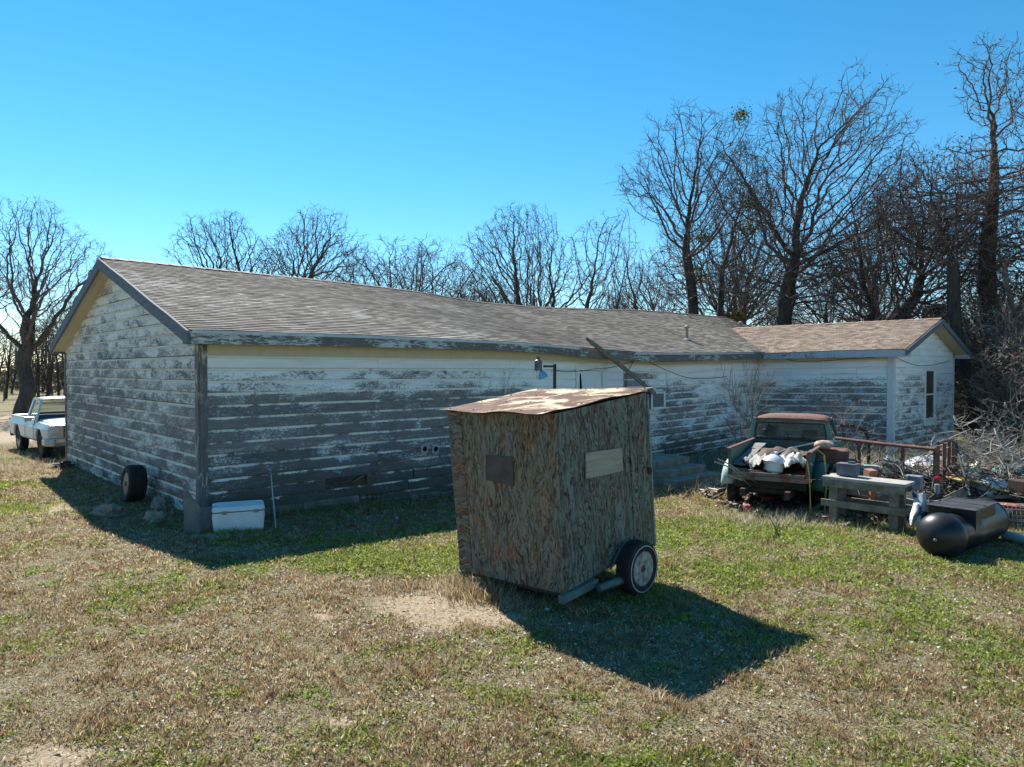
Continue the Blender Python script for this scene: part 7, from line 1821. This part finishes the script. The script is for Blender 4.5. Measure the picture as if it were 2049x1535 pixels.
# saplings in front of the house
SAP = dict(trunk_h=.25, limb_ang=(14, 45), wander=.16, up=.1, depth=3, kids=(7, 5, 3), limb_len=.5, trunk_len=.75, seg=.25)
for i, (px, pt, Y, w_, mt) in enumerate(((1500, 690, 18.0, .8, M_twigb), (1482, 720, 18.6, .7, M_twigb), (1530, 740, 18.2, 1.0, M_barkg), (1690, 770, 19, 1.1, M_barkg), (1618, 800, 20.5, .8, M_twigb), (1655, 760, 20, .9, M_twigb), (1795, 860, 18.5, 1.2, M_twigb), (1850, 850, 19.5, 1.2, M_twigb), (1000, 710, 13.6, .45, M_twigb), (1725, 800, 15.4, 1.0, M_barkg))):
    make_tree('sap' + ('g' if mt is M_barkg else 'd'), px, pt, Y, 101 + (mt is M_barkg), SAP, .009, ['tall dark sapling left of the green pickup cab', 'thin dark sapling nearest the steps', 'pale branched sapling right behind the left edge of the cab', 'pale bushy sapling above the right side of the cab', 'small dark sapling against the wing wall behind the cab', 'dark bushy sapling in the middle of the wing wall', 'scrubby dark shrub at the foot of the wing corner', 'scrubby dark shrub under the wing window', 'thin weedy sapling against the front wall left of the yard light', 'pale dry shrub beside the right fender of the green pickup'][i],
              H0=3.2, rz=i * 1.7, name='sapling', twig=mt, bark=mt, cat='sapling', width=w_)
# cedars (evergreen) : dark green at the back
def cedar(px, pt, Y, seed, label, wf=.32, n=5200):
    x = (px - CX) / F * Y; z0_ = GZ(x, Y); H = at(px, pt, Y).z - z0_; r_ = np.random.RandomState(seed)
    root = empty('cedar_tree', (x, Y, z0_), 0, label, 'cedar', 'dark cedars in the woods')
    m = MB(); m.tube([(0, 0, 0), (0, 0, H * .9)], [H * .03, .02], 7); m.build('trunk', M_bark, root)
    t = r_.rand(n) ** .7; az = r_.rand(n) * 6.283; lump = .7 + .5 * vnoise(az * 1.3 + seed, t * 9); rad = H * wf * np.sin(np.pi * np.clip((1 - t) * .9 + .08, 0, 1)) ** .8 * lump * (r_.rand(n) ** .35)
    P = np.stack([np.cos(az) * rad, np.sin(az) * rad, H * (.06 + .94 * t)], 1); a = r_.randn(n, 3); a[:, 2] += .6; a /= np.linalg.norm(a, axis=1, keepdims=True); b = np.cross(a, r_.randn(n, 3)); b /= np.linalg.norm(b, axis=1, keepdims=True)
    s_ = H * .024 * (.6 + .8 * r_.rand(n, 1)); V_ = np.stack([P - a * s_, P + b * s_ * .45, P + a * s_, P - b * s_ * .45], 1).reshape(-1, 3)
    C_ = np.repeat(np.array([(.03, .05, .018), (.045, .065, .025), (.06, .075, .03)])[r_.randint(0, 3, n)], 4, 0)
    mesh_np('crown', V_, np.arange(n * 4).reshape(n, 4), M_brleaf, dict(col=C_), parent=root)
for i, (px, pt, Y) in enumerate(((1935, 690, 33), (1985, 720, 36), (1880, 612, 50), (2040, 640, 38))):
    cedar(px, pt, Y, i, ['dark cedar right of the wing gable', 'low dark cedar behind the pale bushes', 'cedar peeking over the wing ridge', 'broad cedar near the right edge', 'cedar tip seen over the main roof end', 'cedar top left of the leaning tree', 'cedar behind the big left oak', 'cedar right of the big left oak', 'cedar just left of the gable eave', 'cedar at the left edge', 'cedar hidden mostly by the gable'][i], .34)
# far wood mass : ring of trunks and twigs closing the horizon
r_ = np.random.RandomState(5); lines_b, lines_f = [], []
def far_line(n, x0, x1, y0_, y1_, h0, h1):
    for i in range(n):
        x = r_.uniform(x0, x1); y = r_.uniform(y0_, y1_); h = r_.uniform(h0, h1); z = GZ(x, y); b = Vector((x, y, z - .2)); tp = b + Vector((r_.normal(0, .8), r_.normal(0, .5), h))
        lines_b.append(([tuple(b), tuple(b.lerp(tp, .5) + Vector((r_.normal(0, .2), 0, 0))), tuple(tp)], [h * .02, h * .014, .02]))
        for k in range(16):
            t = r_.uniform(.15, 1); q_ = b.lerp(tp, t); d = Vector((r_.normal(0, 1), r_.normal(0, .6), r_.uniform(.1, 1.3))).normalized() * h * .28 * r_.uniform(.4, 1.1)
            e = q_ + d; lines_f.append(([tuple(q_), tuple(q_ + d * .5 + Vector((r_.normal(0, .12), 0, r_.normal(0, .12)))), tuple(e)], [.05, .035, .015]))
            for kk in range(2):
                q2 = q_ + d * r_.uniform(.3, 1); d2 = Vector((r_.normal(0, 1), r_.normal(0, .6), r_.uniform(-.1, 1))) * h * .08; lines_f.append(([tuple(q2), tuple(q2 + d2 * .5 + Vector((0, 0, .05))), tuple(q2 + d2)], [.025, .02, .01]))
far_line(420, -130, 130, 88, 125, 6.5, 9.5); far_line(110, 22, 60, 42, 62, 5, 9); far_line(60, -75, -38, 68, 85, 5, 8); far_line(120, 18, 50, 30, 42, 2.0, 4.5)
V1, F1 = tubes_np(lines_b, 5); V2, F2 = tubes_np(lines_f, 3)
o = mesh_np('distant_woods', np.concatenate([V1, V2]), np.concatenate([F1, F2 + len(V1)]), M_bark, None, True); tag(o, 'grey leafless woods closing the view behind the yard', 'woods', kind='stuff')
# evergreen / brush undergrowth quads of the far woods
n = 26000; y = r_.uniform(84, 120, n); x = r_.uniform(-125, 125, n); h = 2.0 + 2.6 * fbm(x * .12, y * .1, 3); z = gz(x, y) + h * r_.rand(n) ** 1.2
n2 = 9000; x2 = r_.uniform(19, 55, n2); y2 = r_.uniform(31, 60, n2); z2 = gz(x2, y2) + 2.2 * r_.rand(n2) ** 1.5 * (.5 + fbm(x2 * .3, y2 * .3, 2)); sz = np.concatenate([np.full(n, .34), np.full(n2, .10)])
P = np.concatenate([np.stack([x, y, z], 1), np.stack([x2, y2, z2], 1)]); n = len(P); a = r_.randn(n, 3); a /= np.linalg.norm(a, axis=1, keepdims=True); b = np.cross(a, r_.randn(n, 3)); b /= np.linalg.norm(b, axis=1, keepdims=True)
s_ = sz[:, None] * (.5 + r_.rand(n, 1)); V_ = np.stack([P - a * s_, P + b * s_ * .6, P + a * s_, P - b * s_ * .6], 1).reshape(-1, 3)
C_ = np.repeat(np.array([(.07, .065, .045), (.09, .08, .06), (.12, .10, .08), (.07, .08, .04)])[r_.randint(0, 4, n)], 4, 0)
o = mesh_np('undergrowth', V_, np.arange(n * 4).reshape(n, 4), M_brleaf, dict(col=C_)); tag(o, 'dull brown green undergrowth at the foot of the woods', 'undergrowth', kind='stuff')
# fallen branches lying over the car parts, right
M_pale = m_simple('bleached_branch', (.28, .25, .22), (.5, .46, .41), 6)
for i, (pts, lab) in enumerate((([(1905, 835, 15.5), (1932, 868, 15.3), (1975, 890, 15), (2049, 905, 14.8)], 'long pale fallen branch reaching from the wing corner to the right edge'), ([(1990, 860, 14.5), (2010, 905, 14.2), (2035, 912, 14), (2060, 935, 13.8)], 'forked pale branch over the turquoise fender'), ([(1905, 915, 13.9), (1960, 905, 14.2), (2040, 925, 14.2)], 'pale branch lying on the car bonnet'), ([(1855, 925, 13.6), (1862, 905, 13.7), (1878, 890, 13.8)], 'short forked pale branch sticking up left of the railing corner'))):
    m = MB(); P_ = [at(*p) for p in pts]; fine_ = []
    for a1, b1 in zip(P_, P_[1:]):
        for k in range(4): fine_.append(a1.lerp(b1, k / 4) + Vector((tr_.gauss(0, .03), 0, tr_.gauss(0, .03))))
    fine_.append(P_[-1]); rs_ = [.018 - .012 * k / (len(fine_) - 1) for k in range(len(fine_))]; m.tube(fine_, rs_, 6)
    for k in range(1, len(fine_)):
        for q in range(2):
            d = Vector((tr_.gauss(0, .5), tr_.gauss(0, .3), tr_.uniform(-.1, .6))) * .6; s0_ = fine_[k]; m.tube([s0_, s0_ + d * .5 + Vector((tr_.gauss(0, .05), 0, tr_.gauss(0, .05))), s0_ + d], [.009, .007, .003], 4)
    o = m.build('fallen_branch', M_pale); tag(o, lab, 'branch')
